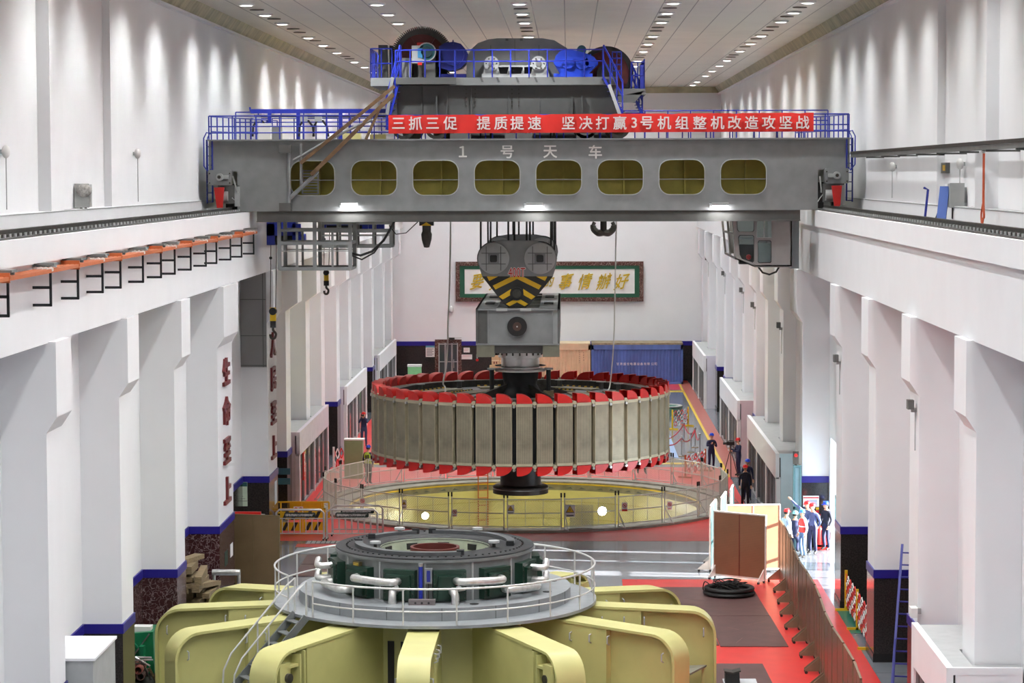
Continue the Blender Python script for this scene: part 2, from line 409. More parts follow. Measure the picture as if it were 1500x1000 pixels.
for s, nm in ((-1, 'left'), (1, 'right')):
    mb = MB(); p = [(WX + .22, ZC), (WX - .42, ZC), (WX - .12, ZC - .42), (WX + .22, ZC - .42)]
    mb.plate(p, [], lambda u, w, t: (s * u, t, w), Y0, Y1, cornice_m)
    mb.box(*sorted((s * (WX - .2), s * 12.12)), Y0, Y1, ZC - .5, ZC - .42, white)
    struct(mb.build('trim_cornice_' + nm, org=(s * WX, 0, ZC)), 'stained cornice where the %s wall meets the ceiling' % nm)
mb = MB(); mb.box(-WX, WX, Y1 - .12, Y1, ZC - .42, ZC, cornice_m)
struct(mb.build('trim_cornice_back'), 'stained cornice on the back wall')
# crane beams
for s, nm in ((-1, 'left'), (1, 'right')):
    mb = MB(); X = lambda a, b: sorted((s * a, s * b))
    mb.box(*X(10.1, 12.4), Y0, Y1, ZF, ZT, white); mb.box(*X(10.25, IX), Y0, Y1, ZB, ZF, white)
    struct(mb.build('beam_' + nm, org=(s * 10.2, 0, ZB)), 'white concrete crane beam along the %s wall' % nm)
    # low plinth with pipe on the wall foot above the beam
    mb = MB(); mb.box(*X(WX - .14, 12.12), Y0, Y1, ZT, ZT + .42, white)
    mb.tube([(s * (WX - .145), Y0, ZT + .4), (s * (WX - .145), Y1, ZT + .4)], .012, lgrey, 6)
    struct(mb.build('baseboard_' + nm, org=(s * WX, 0, ZT)), 'low white plinth and pipe at the foot of the upper %s wall' % nm)
# columns with corbels and stone dado
NEAR = [46, 55, 64, 73, 82, 95.8, 104.5, 112.5, 119.5, 127.5, 134.5, 142.5, 150.5, 159.5, 167]
def column(s, y, L, fx, stone):
    mb = MB(); X = lambda a, b: sorted((s * a, s * b))
    q = [(IX, 2.75), (fx, 2.75), (fx, 8.67), (10.08, 9.03), (10.08, ZB + .02), (IX, ZB + .02)]
    mb.plate(q, [], lambda u, w, t: (s * u, t, w), y, y + L, white)
    o = struct(mb.build('column', org=(s * (fx + IX) / 2, y + L / 2, 0)))
    o['label'] = '%s column of the %s wall counted from the viewer' % (NUM[NEAR.index(y)], 'left' if s < 0 else 'right')
    d = MB(); d.box(*X(fx - .02, IX), y - .02, y + L + .02, .25, 2.5, stone); d.box(*X(fx - .04, IX), y - .04, y + L + .04, 0, .25, mat('base_stone', (38, 36, 36), .25)); d.build('dado', o)
    b = MB(); b.box(*X(fx - .045, IX), y - .045, y + L + .045, 2.5, 2.75, blueband); b.build('band', o)
    return o
for s in (-1, 1):
    for y in NEAR:
        fx = CX if y < 100 or s > 0 else 10.6
        L = 3.65 if (y == 82 and s < 0) else (2.9 if y == 95.8 else 1.7)
        column(s, y, L, fx, maroon if (s < 0 and y in (73, 82)) else granite)
# stone dado on the infill walls between the columns
for s, nm in ((-1, 'left'), (1, 'right')):
    ends = [(y, y + (3.65 if (y == 82 and s < 0) else (2.9 if y == 95.8 else 1.7))) for y in NEAR]
    mb = MB(); X = lambda a, b: sorted((s * a, s * b)); bb = MB(); prev = Y0
    for a, b in ends + [(Y1, Y1)]:
        if not (s > 0 and prev < 90 < a):
            mb.box(*X(IX - .03, IX), prev, a, 0, 2.5, granite if not (s < 0 and 64 < a < 83) else maroon); bb.box(*X(IX - .05, IX), prev, a, 2.5, 2.75, blueband)
        prev = b
    o = struct(mb.build('baseboard_stone_' + nm, org=(s * IX, 0, 0)), 'dark stone dado between the %s columns' % nm); bb.build('band', o)
mb = MB(); mb.box(-IX, IX, Y1 - .06, Y1, 0, 2.45, granite); bb = MB(); bb.box(-IX, IX, Y1 - .09, Y1, 2.45, 2.75, blueband)
o = struct(mb.build('baseboard_back'), 'dark stone dado under a blue band on the back wall'); bb.build('band', o)
# grey metal cladding panel high on the left, beside the lettered columns
mb = MB(); mb.box(-11.34, -10.34, 95.68, 95.78, 7.0, ZB, mat('grey_cladding', (138, 136, 136), .3, .3, .04, 1))
for z in (7.05, 8.2, 9.6): mb.box(-11.33, -10.35, 95.66, 95.69, z, z + .03, dgrey)
mb.box(-10.48, -10.45, 95.66, 95.69, 7.0, ZB, dgrey)
tag(mb.build('wall_panel'), 'grey metal wall panel high up beside the first lettered column', 'panel')
# maroon characters on two left columns
for chars, y, nm in (('生命至上', 83.9, 'nearer'), ('人民至上', 97.3, 'farther')):
    for i, ch in enumerate(chars):
        mb = MB(); z = 7.77 - 1.345 * i
        letters(mb, ch, (-10.32, y, z), (0, 1, 0), (0, 0, 1), .98, .09, maroonletter, .03, sx=1.55)
        tag(mb.build('wall_character'), 'maroon character %s, %s of four on the %s lettered column' % (ch, NUM[i], nm), 'sign', 'maroon characters on the left columns')
# crane rails with clamps
for s, nm in ((-1, 'left'), (1, 'right')):
    mb = MB(); X = lambda a, b: sorted((s * a, s * b))
    mb.box(*X(10.22, 11.35), Y0, Y1, ZT, ZT + .03, rail_m)
    mb.box(*X(10.72, 10.84), Y0, Y1, ZT + .03, ZT + .16, dsteel); mb.box(*X(10.65, 10.91), Y0, Y1, ZT + .03, ZT + .05, dsteel)
    y = 46.0
    while y < 90:
        for a, b in ((10.45, 10.63), (10.93, 11.11)):
            mb.box(*X(a, b), y, y + .16, ZT + .03, ZT + .09, dsteel)
        mb.cyl((s * 10.4, y + .08, ZT + .03), (s * 10.4, y + .08, ZT + .1), .03, lgrey, n=5)
        y += .5
    o = mb.build('crane_rail', org=(s * 10.78, 90, ZT)); tag(o, 'dark crane rail with clamps on top of the %s beam' % nm, 'rail')
# kiosks (glazed rooms) between the columns
def kiosk(s, ya, yb, fx, H, side, bays, label, glassy=True, post=white):
    X = lambda a, b: sorted((s * a, s * b)); ix = IX - .02
    t = thing('kiosk', (s * (fx + ix) / 2, ya, 0), label, 'booth', 'glazed booths along the hall')
    cols = []
    for y in NEAR:
        cf = CX if y < 100 or s > 0 else 10.6
        L = 3.65 if (y == 82 and s < 0) else (2.9 if y == 95.8 else 1.7)
        if y < yb and y + L > ya: cols.append((max(ya, y - .07), min(yb, y + L + .07), cf - .06))
    segs = []; prev = ya
    for a, b, cf in cols:
        if a > prev: segs.append((prev, a, ix - .06))
        segs.append((a, b, cf)); prev = b
    if prev < yb: segs.append((prev, yb, ix - .06))
    dep = lambda y: [c for a, b, c in segs if a <= y <= b][0]
    mb = MB()
    for a, b, c in segs: mb.box(*X(fx + .1, c), max(a, ya + .1), b, H - .1, H, lgrey)
    ea, eb = dep(ya), dep(yb)
    mb.box(*X(fx + .15, ea), ya + .01, ya + .15, 0, H - .1, side); mb.box(*X(fx, eb), yb - .15, yb, 0, H - .1, side)
    mb.box(*X(fx + .12, fx + .17), ya + .16, yb - .16, 0, H - .1, mat('kiosk_inside', (70, 66, 66), .7)); mb.build('shell', t)
    f = MB(); f.box(*X(fx - .05, fx + .1), ya, yb, H - .95, H + .06, post); f.box(*X(fx + .1, ea), ya, ya + .1, H - .1, H + .06, side); f.build('fascia', t)
    step = (yb - ya - .3) / bays
    for i in range(bays + 1):
        y = ya + i * step; m = MB(); w = .45 if i in (0, bays) else .3
        m.box(*X(fx - .03, fx + .14), y, y + w, 0, H - .9, post); m.build('post', t)
    for i in range(bays):
        y = ya + i * step + .4; g = MB(); g.box(*X(fx + .08, fx + .1), y, y + step - .4, .1, H - 1, glassm); go = g.build('glazing', t)
        m = MB(); k = 3
        for j in range(k + 1):
            yy = y + (step - .45) * j / k; m.box(*X(fx + .02, fx + .08), yy, yy + .07, .05, H - .95, tealglass)
        m.box(*X(fx + .02, fx + .08), y, y + step - .4, 0, .1, tealglass); m.build('mullion', go)
    return t
sidep = mat('kiosk_side_pink', (222, 204, 210), .55, 0, .02)
sideb = mat('kiosk_side_blue', (216, 236, 244), .55, 0, .02)
sidel = mat('kiosk_side_lilac', (214, 212, 224), .55, 0, .02)
kiosk(1, 54.3, 59.9, 9.65, 3.5, white, 2, 'white booth nearest the viewer at the lower right edge')
kiosk(1, 99.4, 115.5, 9.65, 3.15, sideb, 3, 'glazed booth with pale blue end on the right, behind the dark clad column')
kiosk(1, 122.3, 136.5, 9.65, 3.2, sidep, 2, 'glazed booth with pink end on the right, middle of the far three')
kiosk(1, 152.5, 166.5, 9.65, 3.2, sidel, 2, 'glazed booth with lilac end at the far right next to the blue container')
kiosk(-1, 106.4, 119.4, 10.3, 3.3, mat('kiosk_mauve', (196, 182, 190), .5), 2, 'booth with dark doorways on the left, nearest the pit fence', post=mat('kiosk_mauve2', (206, 196, 204), .5))
kiosk(-1, 129.4, 142.4, 10.3, 3.3, sidel, 2, 'glazed booth on the left behind the photographer')
kiosk(-1, 152, 166.9, 10.3, 3.3, sidel, 2, 'glazed booth at the far left corner by the back wall')
mb = MB(); mb.box(-11.3, -9.7, 56.8, 59.6, 0, 3.2, lgrey); mb.box(-11.3, -9.65, 56.75, 59.6, 3.2, 3.26, white)
tag(mb.build('kiosk_cabinet'), 'white topped booth roof at the bottom left corner', 'booth')
# ---- ceiling downlights
LY = [2, 9, 16, 22, 29, 36, 43, 49, 56, 62, 68, 74, 80, 88, 93.5, 99, 109, 115.5, 122.5, 132.5, 139, 146, 153, 163, 169]
first = None; ld = {}
def spot(x, y, wall):
    k = 'wall' if wall else 'inner'
    if k not in ld:
        l = bpy.data.lights.new('downlight_' + k, 'SPOT'); l.energy = SPOT_W if wall else SPOT_IN; l.spot_size = 2.36 if wall else 2.5
        l.spot_blend = 1.0 if wall else .6; l.shadow_soft_size = .14; l.color = (.985, 1, .985) if wall else (.97, .99, 1); ld[k] = l
    o = bpy.data.objects.new('downlight_' + k, ld[k]); COL.objects.link(o); o.location = (x, y, ZC - .13)
rows = [(-10.0, 'over the left wall', 1), (-5.4, 'left of centre', 0), (-.4, 'along the centre line', 0), (5.0, 'right of centre', 0), (9.7, 'over the right wall', 1)]
for x, nm, wall in rows:
    for i, y in enumerate(LY):
        spot(x, y, wall)
        lab = '%s lit ceiling downlight from the back wall in the row %s' % (NUM[len(LY) - 1 - i], nm)
        if first is None:
            first = thing('ceiling_light', (x, y, ZC), lab, 'ceiling light', 'lit ceiling downlights')
            m = MB(); m.lathe([(.3, 0), (.3, -.05), (.24, -.07), (.22, -.04), (.22, 0)], (x, y, ZC), white, 20, closed=True); m.build('rim', first)
            m = MB(); m.lathe([(.225, -.05), (.15, -.085), (.0005, -.095)], (x, y, ZC), lamp_m, 20); m.build('lens', first)
        else:
            dup(first, loc=(x, y, ZC), label=lab)
# unlit dark fittings between them
proto = None
for x, nm in ((-10.0, 'by the left wall'), (-.4, 'along the centre'), (5.0, 'right of centre'), (9.7, 'by the right wall')):
    for i, y in enumerate([91, 96.3, 103, 105.5, 112, 119, 127, 129.5]):
        lab = 'unlit ceiling fitting, %s from the viewer in the row %s' % (NUM[i], nm)
        if proto is None:
            m = MB(); m.lathe([(.26, 0), (.26, -.03), (.2, -.03), (.0005, -.01)], (x, y, ZC), mat('dark_fitting', (112, 104, 92), .6), 16)
            proto = tag(m.build('ceiling_fitting', org=(x, y, ZC)), lab, 'ceiling light', 'unlit ceiling fittings')
        else: dup(proto, loc=(x, y, ZC), label=lab)
# ================================================================ OVERHEAD CRANE
GY = 89.0
gz = lambda py: az(py, GY)
gx = lambda px: ax(px, GY)
XL, XR = gx(309), gx(1243)
ZTOP, ZBOT, ZLOW = gz(205), gz(308.5), gz(323)
crane = thing('overhead_crane', ((XL + XR) / 2, GY + 3.7, ZT + .16), 'nearer grey overhead crane bridge marked 1号天车 with a row of rounded windows', 'crane', 'overhead cranes')
def girder_front():
    mb = MB(); fm = lambda u, w, t: (u, t, w)
    wins = [(428, 491.5)] + [(516.7 + 89.8 * i, 582.3 + 89.8 * i) for i in range(7)]
    holes = [rrect(gx(a), gx(b), gz(285), gz(235), .38) for a, b in wins]
    xa, xb = gx(350), gx(1197)
    outer = [(xa, ZBOT), (xb, ZBOT), (xb, gz(250)), (XR, gz(248)), (XR, ZTOP), (XL, ZTOP), (XL, gz(248)), (xa, gz(250))]
    mb.plate(outer, [list(reversed(h)) for h in holes], fm, GY, GY + .05, grey)
    mb.box(XL - .04, XR + .04, GY - .12, GY + 1.45, ZTOP, ZTOP + .05, grey)
    mb.box(XL, XR, GY - .05, GY, gz(213), gz(211), grey)
    mb.box(XL, XL + .05, GY - .04, GY + .02, gz(248), ZTOP, grey); mb.box(XR - .05, XR, GY - .04, GY + .02, gz(248), ZTOP, grey)
    o = mb.build('girder', crane)
    b = MB()  # inside of the box, seen through the windows
    b.box(xa, xb, GY + 1.3, GY + 1.35, ZBOT, ZTOP, box_yel); b.box(xa, xb, GY + .05, GY + 1.3, ZBOT, ZBOT + .04, box_yel)
    b.box(xa, xb, GY + .05, GY + 1.3, ZTOP - .05, ZTOP - .01, box_yel)
    for a, c in wins: 
        for f in (.58,): b.box(gx(a + (c - a) * f), gx(a + (c - a) * f) + .05, GY + .9, GY + 1.3, ZBOT, ZTOP, box_yel)
        b.box(gx(c) + .15, gx(c) + .2, GY + .06, GY + 1.3, ZBOT, ZTOP, box_yel)
    b.build('inner_box', o)
    for i, (h, (a, c)) in enumerate(zip(holes, wins)):
        r = MB(); cx = sum(p[0] for p in h) / len(h); cz = sum(p[1] for p in h) / len(h)
        big = [(cx + (u - cx) * 1.035, cz + (w - cz) * 1.045) for u, w in h]
        r.plate(big, [list(reversed(h))], fm, GY - .035, GY + .03, lgrey); ro = r.build('window_rim', o)
    r = MB(); r.tube([(xa, GY + .12, gz(263)), (xb, GY + .12, gz(263))], .022, steel, 6); r.build('handrail', o)
    # deeper middle part of the box
    l = MB(); l.box(gx(377), gx(1172), GY + .2, GY + 1.3, ZLOW, ZBOT, dgrey); l.box(gx(377), gx(1172), GY + .1, GY + 1.4, ZLOW - .04, ZLOW, dgrey)
    l.build('lower_box', o)
    t = MB()
    for ch, px in (('１', 678), ('号', 743), ('天', 806), ('车', 872)):
        bold_letters(t, ch, at(px, 222, GY - .0), (1, 0, 0), (0, 0, 1), .52, .012, paper, .018)
    t.build('lettering', o)
    return o
gf = girder_front()
mb = MB(); mb.box(XL, XR, 95.0, 96.4, ZTOP - 2.9, ZTOP, grey); mb.build('rear_girder', crane)
for s, x in ((-1, XL), (1, XR)):
    m = MB(); xi = x - s * .05; xo = x - s * 1.0
    m.box(min(xi, xo), max(xi, xo), GY + .1, 96.3, gz(247), ZTOP - .05, grey); m.build('end_carriage', crane)
    # drive gearbox, motor, buffer guard and wheel on the rail
    px = 323 if s < 0 else 1225; k = -1 if s < 0 else 1
    g = MB(); c = at(px, 260, GY)
    g.plate(rrect(c.x - .42, c.x + .42, gz(270), gz(247.5), .06, 3), [], lambda u, w, t: (u, t, w), GY - .22, GY + .3, grey)
    for a in (-.36, .36):
        for b in (.08, .42): g.cyl((c.x + a, GY - .24, gz(270) + b), (c.x + a, GY - .2, gz(270) + b), .03, dsteel, n=6)
    go = g.build('gearbox', crane)
    q = MB(); e = Vector((c.x - .02 * k, GY, gz(258))); q.cyl(e + Vector((0, -.45, 0)), e + Vector((0, -.2, 0)), .13, lgrey); q.cyl(e + Vector((0, -.52, 0)), e + Vector((0, -.45, 0)), .06, dsteel)
    q.box(e.x - .3 * k if k > 0 else e.x, e.x if k > 0 else e.x + .3, GY - .35, GY - .2, e.z - .07, e.z + .07, lgrey); q.build('motor', go)
    w = MB(); xr = s * 10.78
    w.box(xr - .42, xr + .34, GY - .1, GY + .5, ZT + .3, gz(270), dgrey)
    w.cyl((xr - .1, GY + .2, ZT + .46), (xr + .1, GY + .2, ZT + .46), .3, dsteel, n=24); w.cyl((xr - .33, GY - .05, ZT + .55), (xr - .05, GY - .05, ZT + .55), .2, lgrey, n=12)
    w.box(xr + .18, xr + .36, GY - .12, GY + .3, ZT + .2, gz(272), lgrey); w.build('wheel_truck', crane)
    rg = MB(); p = [(c.x - .2, gz(273)), (c.x + .17, gz(273)), (c.x + .11, gz(303)), (c.x - .1, gz(303))]
    rg.plate(p, [], lambda u, w, t: (u, t, w), GY - .32, GY - .24, red); rg.build('rail_guard', crane)
    r2 = MB(); y2 = 96; r2.box(xr - .4, xr + .4, 95.6, 96.3, ZT + .3, gz(247), dgrey); r2.cyl((xr - .1, 95.9, ZT + .46), (xr + .1, 95.9, ZT + .46), .3, dsteel, n=20); r2.build('wheel_truck', crane)
    b = MB(); bx = at(338 if s < 0 else 1199, 285, GY)
    b.box(bx.x - .2, bx.x + .2, GY + .15, GY + .6, gz(306), gz(268), black); b.tube([at(341 if s < 0 else 1201, 258, GY - .1), at(346 if s < 0 else 1203, 276, GY - .12), at(349 if s < 0 else 1203, 282, GY - .1)], .03, alum, 6)
    b.tube([at(344 if s < 0 else 1205, 285, GY), at(340 if s < 0 else 1201, 290, GY - .1), at(346 if s < 0 else 1198, 295, GY - .1)], .02, lgrey, 5)
    b.build('cable_box', crane)
# blue railings round the walkways
def rail_run(mb, a, b, h, n, m, r=.025, mids=(.5,)):
    a, b = Vector(a), Vector(b); up = Vector((0, 0, h))
    for i in range(n + 1):
        p = a.lerp(b, i / n); mb.cyl(p, p + up, r, m, n=5)
    for f in (1.0,) + tuple(mids): mb.tube([a + up * f, b + up * f], r, m, 5)
zt = ZTOP + .05; H = gz(168.5) - zt
fr = MB(); rail_run(fr, (gx(309), GY + .05, zt), (gx(1242), GY + .05, zt), H, 27, blue, mids=(.55, .28)); fr.build('front_railing', crane)
for s, px, p2 in ((-1, 309, 372), (1, 1242, 1192)):
    m = MB(); a = at(px, 205, GY); e = at(p2, 205, GY); rail_run(m, (a.x, GY + .1, zt), (e.x if s < 0 else e.x, GY + 7.2, zt), H * .98, 12, blue, mids=(.35,)); m.build('gate_railing', crane)
    m = MB(); x0 = a.x; k = s
    pts = lambda o: [(x0, GY - .05, zt + .2), (x0 + k * (.15 + o), GY - .05, zt + .25), (x0 + k * (.25 + o), GY - .05, zt + .05), (x0 + k * (.25 + o), GY - .05, zt - .95), (x0 + k * (.1), GY - .05, zt - 1.15), (x0, GY - .05, zt - 1.05)]
    m.tube(pts(.0), .025, blue, 5); m.tube(pts(-.13), .02, blue, 5)
    for dx in (0,): m.tube([(x0 - k * .05, GY - .08, zt), (x0 - k * .05, GY - .08, ZT + .35)], .035, navy, 5)
    m.tube([(x0 + k * .2, GY + .3, zt), (x0 + k * .2, GY + .3, ZT + .3)], .03, navy, 5)
    for i in range(7): m.tube([(x0 - k * .05, GY - .08, zt - .25 - .33 * i), (x0 + k * .2, GY + .3, zt - .25 - .33 * i)], .02, navy, 5)
    m.build('side_ladder', crane)
rr = MB(); rail_run(rr, (gx(309), 96.3, zt), (gx(1242), 96.3, zt), 1.15, 26, blue, mids=(.66, .33)); rr.build('rear_railing', crane)
# cable trolley gantry, cabinets and loops at the left of the walkway
g = MB(); y = 95.2
for px in (395, 437, 499): g.bar(at(px, 205, y), at(px, 163, y), .14, .14, blue)
g.bar(at(367, 163, y), at(566, 162.5, y), .12, .16, blue); g.bar(at(372, 170, y), at(566, 170, y), .08, .1, dsteel)
g.bar(at(367, 163, y), at(366, 157, y), .06, .06, blue); gg = g.build('cable_gantry', crane)
for px in (380, 448, 469): 
    l = MB(); l.box(*sorted((ax(px - 5, y - .1), ax(px + 5, y - .1))), y - .2, y, az(177, y), az(170, y), lgrey)
    l.tube([at(px - 4, 176, y - .1), at(px - 9, 185, y - .1), at(px - 10, 200, y - .1)], .04, black, 6); l.tube([at(px + 3, 176, y - .1), at(px + 10, 185, y - .1), at(px + 12, 200, y - .1)], .04, black, 6)
    l.build('cable_loop', gg)
for (a, b, c, d, y, m) in ((381, 179, 399, 204, 91.5, paper), (399, 183, 414, 204, 92, grey), (504, 192, 530, 204, 92.5, mat('pale_yellow', (222, 214, 150), .5)), (544, 196, 566, 204, 92.5, mat('pale_yellow', (222, 214, 150), .5))):
    q = MB(); q.box(ax(a, y), ax(c, y), y, y + .5, zt - .02, az(b, y), m); q.build('control_cabinet', crane)
# cable arm: bracket, pivot post, struts and timber poles rising to the trolley
j = MB(); y = GY - .25
for py in (217, 302): j.box(gx(413), gx(430), GY - .5, GY, gz(py + 6), gz(py - 6), dgrey); 
j.tube([at(423, 222, y), at(423, 298, y)], .06, grey, 8); j.tube([at(441, 210, y), at(441, 278, y)], .05, grey, 6)
j.tube([at(425, 290, y), at(461, 256, y), at(465, 250, y)], .07, grey, 8); j.tube([at(430, 235, y), at(480, 206, y), at(525, 183, y), at(545, 176, y)], .05, grey, 8)
jo = j.build('cable_arm', crane)
for a, b, r in (((440, 239), (578, 126), .15), ((456, 256), (576, 138), .17), ((520, 192), (577, 140), .1), ((536, 204), (560, 150), .1)):
    p = MB(); p.bar(at(*a, GY - .32), at(*b, GY - .1), r, r * .8, mat('pole_wood', (108, 82, 56), .7, 0, .2, 5)); p.build('timber_pole', jo)
l = MB()
for px in (443, 466): l.bar(at(px, 248, GY + .6), at(px, 284, GY + .6), .05, .05, lgrey)
for i in range(9): l.bar(at(443, 250 + 4.2 * i, GY + .6), at(466, 250 + 4.2 * i, GY + .6), .04, .04, lgrey)
l.build('inner_ladder', crane)
# work lights under the girder
for px, lit in ((512, 1), (783, 1), (1055, 1)):
    m = MB(); c = at(px, 300, GY - .25); m.box(c.x - .3, c.x + .3, c.y - .08, c.y + .1, c.z - .02, c.z + .08, lgrey); m.tube([c + Vector((-.25, .05, 0)), c + Vector((-.36, .15, .02)), c + Vector((-.34, .26, -.1))], .03, lgrey, 5)
    o = m.build('work_light', crane)
    e = MB(); e.box(c.x - .28, c.x + .28, c.y - .1 if px == 512 else c.y - .04, c.y + .09, c.z - (.05 if px == 512 else .035), c.z + (.05 if px == 512 else -.022), mat('worklight_white', (255, 255, 250), emit=9.0)); e.build('tube', o)
    li = bpy.data.lights.new('work_light', 'AREA'); li.energy = 18; li.size = .5; li.shape = 'RECTANGLE'; li.size_y = .12
    lo = bpy.data.objects.new('work_light_lamp', li); COL.objects.link(lo); lo.location = c + Vector((0, 0, -.08)); lo.rotation_euler = (.5, 0, 0)
# operator's cab under the right end
def cab():
    y0, y1 = 90.2, 92.6; P = lambda px, py, y: at(px, py, y)
    m = MB(); z0, z1 = az(391, y0), ZLOW + .3
    sect = [(1064, 318), (1160, 318), (1160, 391.5), (1106, 391.5), (1078, 379), (1069, 375)]
    xs = [(at(a, b, y0).x, at(a, b, y0).z) for a, b in sect]
    cg = mat('cab_grey', (150, 148, 146), .45, .1, .04)
    outer = [(at(a, b, y0).x, at(a, b, y0).z) for a, b in [(1075, 318), (1160, 318), (1160, 391.5), (1106, 391.5), (1079, 380)]]
    wins = [[(1080, 318.5), (1104, 318.5), (1104, 337), (1102, 339), (1083, 339), (1080.5, 336)], [(1084, 345), (1102, 345), (1104, 347), (1104, 381), (1102, 383), (1087, 378), (1084, 372), (1082, 348)],
            [(1109, 318.5), (1130, 318.5), (1130, 347.5), (1109, 347.5)], [(1112, 353), (1128, 353), (1129.5, 355), (1129.5, 382), (1128, 384), (1112, 384), (1110.5, 382), (1110.5, 355)]]
    wh = [[(at(a, b, y0).x, at(a, b, y0).z) for a, b in w] for w in wins]
    m.plate(outer, wh, lambda u, w, t: (u, t, w), y0, y0 + .05, cg)
    xr, xl = at(1160, 391, y0).x, at(1106, 391, y0).x
    m.box(xr - .05, xr, y0, y1, z0, z1, cg); m.box(xl, xr, y0, y1, z0, z0 + .05, cg); m.box(at(1075, 318, y0).x, xr, y1 - .05, y1, z0 + .4, z1, cg)
    m.box(at(1132, 350, y0).x, at(1133, 350, y0).x, y0 + .05, y1, z0, z1, cg)
    a, b = at(1079, 380, y0), at(1106, 391.5, y0); m.hexa([(a.x, y0, a.z), (b.x, y0, b.z), (b.x, y1, b.z), (a.x, y1, a.z)], [(a.x, y0, a.z + .05), (b.x, y0, b.z + .05), (b.x, y1, b.z + .05), (a.x, y1, a.z + .05)], cg)
    o = m.build('operator_cab', crane)
    s = MB(); p0, p1 = at(1075, 318, y0), at(1079, 380, y0); q0, q1 = at(1064, 318, y0), at(1069.5, 375, y0)   # raked front, seen at an angle
    for t0, t1 in ((0, .06), (.36, .42), (.94, 1)):
        A = p0.lerp(p1, t0); B = p0.lerp(p1, t1); C = Vector((q0.x, y1, q0.z)).lerp(Vector((q1.x, y1, q1.z)), t0); D = Vector((q0.x, y1, q0.z)).lerp(Vector((q1.x, y1, q1.z)), t1)
        s.hexa([A, B, D, C], [v + Vector((-.05, 0, 0)) for v in (A, B, D, C)], cg)
    for t0, t1 in ((0, .08), (.45, .55), (.92, 1)):
        A = p0.lerp(Vector((q0.x, y1, q0.z)), t0); B = p0.lerp(Vector((q0.x, y1, q0.z)), t1); C = p1.lerp(Vector((q1.x, y1, q1.z)), t0); D = p1.lerp(Vector((q1.x, y1, q1.z)), t1)
        s.hexa([A, B, D, C], [v + Vector((-.05, 0, 0)) for v in (A, B, D, C)], cg)
    s.build('front_frame', o)
    for w, nm in zip(wh, ('pane', 'pane', 'sliding_pane', 'pane')):
        g = MB(); cx = sum(p[0] for p in w) / len(w); cz = sum(p[1] for p in w) / len(w)
        g.plate(w, [], lambda u, v, t: (u, t, v), y0 + .02, y0 + .03, clear); g.plate([(cx + (u - cx) * 1.06, cz + (v - cz) * 1.06) for u, v in w], [list(reversed(w))], lambda u, v, t: (u, t, v), y0 - .02, y0 + .04, lgrey if nm == 'sliding_pane' else black)
        if nm == 'sliding_pane': g.box(cx - .02, cx + .02, y0 - .01, y0 + .03, w[2][1], w[0][1], lgrey)
        g.build(nm, o)
    i = MB(); c = at(1095, 372, y0 + .9); i.box(c.x - .3, c.x + .3, c.y, c.y + .5, z0 + .05, c.z + .35, black); i.ball(c + Vector((.02, -.3, -.1)), .1, red, 8); i.box(c.x - .5, c.x + .5, c.y - .35, c.y - .3, c.z + .55, c.z + .6, lgrey)
    c2 = at(1120, 372, y0 + .5); i.box(c2.x - .28, c2.x + .28, c2.y, c2.y + .05, c2.z - .3, c2.z + .4, mat('pale_panel', (212, 216, 210), .5)); i.build('seat', o)
    h = MB(); x0, x1 = at(1160, 350, y0).x, at(1172, 350, y0).x; h.box(x0, x1, y0 + .4, y1, az(394, y0 + .5), ZLOW + .02, mat('cab_hanger', (128, 138, 142), .4, .2)); h.build('hanger', o)
    k = MB(); k.tube([at(1111, 391, y0 + .2), at(1117, 399, y0 + .2), at(1127, 402, y0 + .2), at(1137, 398, y0 + .2), at(1141, 391, y0 + .2)], .035, black, 6); k.build('cable', o)
cab()
# hanging maintenance baskets on the left
def basket(px0, px1, py0, py1, y0, y1, name):
    m = MB(); xa, xb = ax(px0, y0), ax(px1, y0); za, zb = az(py1, y0), ZLOW + .05
    zz = [za, za + (zb - za) * .36, za + (zb - za) * .52, za + (zb - za) * .95]
    for y in (y0, y1):
        for x in (xa, (xa + xb) / 2, xb): m.bar((x, y, za), (x, y, zb), .13, .13, grey)
        for f in (.25, .75): m.bar((xa + (xb - xa) * f, y, za), (xa + (xb - xa) * f, y, zz[2] + .4), .08, .08, grey)
        for z in zz[:1] + zz[2:3]: m.bar((xa, y, z), (xb, y, z), .12, .12, grey)
        m.bar((xa, y, za + (zb - za) * .78), (xb, y, za + (zb - za) * .78), .1, .1, grey)
        m.bar((xa, y, zz[1]), (xb, y, zz[1]), .04, .04, lgrey)
    for x in (xa, xb):
        for z in (zz[0], zz[2]): m.bar((x, y0, z), (x, y1, z), .1, .1, grey)
    m.box(xa, xb, y0, y1, za - .03, za + .02, dgrey)
    return m.build(name, crane)
basket(410.5, 514, 325, 393, 89.7, 91.6, 'maintenance_basket')
basket(470, 574, 325, 360, 95.2, 96.2, 'maintenance_basket')
m = MB(); m.tube([at(515, 371, 90), at(528, 374, 90), at(545, 368, 90), at(562, 352, 90), at(575, 330, 90), at(578, 323, 90)], .045, black, 6)
m.tube([at(515, 374, 90), at(530, 380, 90), at(548, 370, 90), at(566, 345, 90)], .03, black, 6); m.build('cable', crane); m = MB(); m.tube([at(570, 330, 92), at(580, 343, 92), at(595, 341, 92), at(612, 325, 92)], .02, black, 5); m.build('cable', crane)

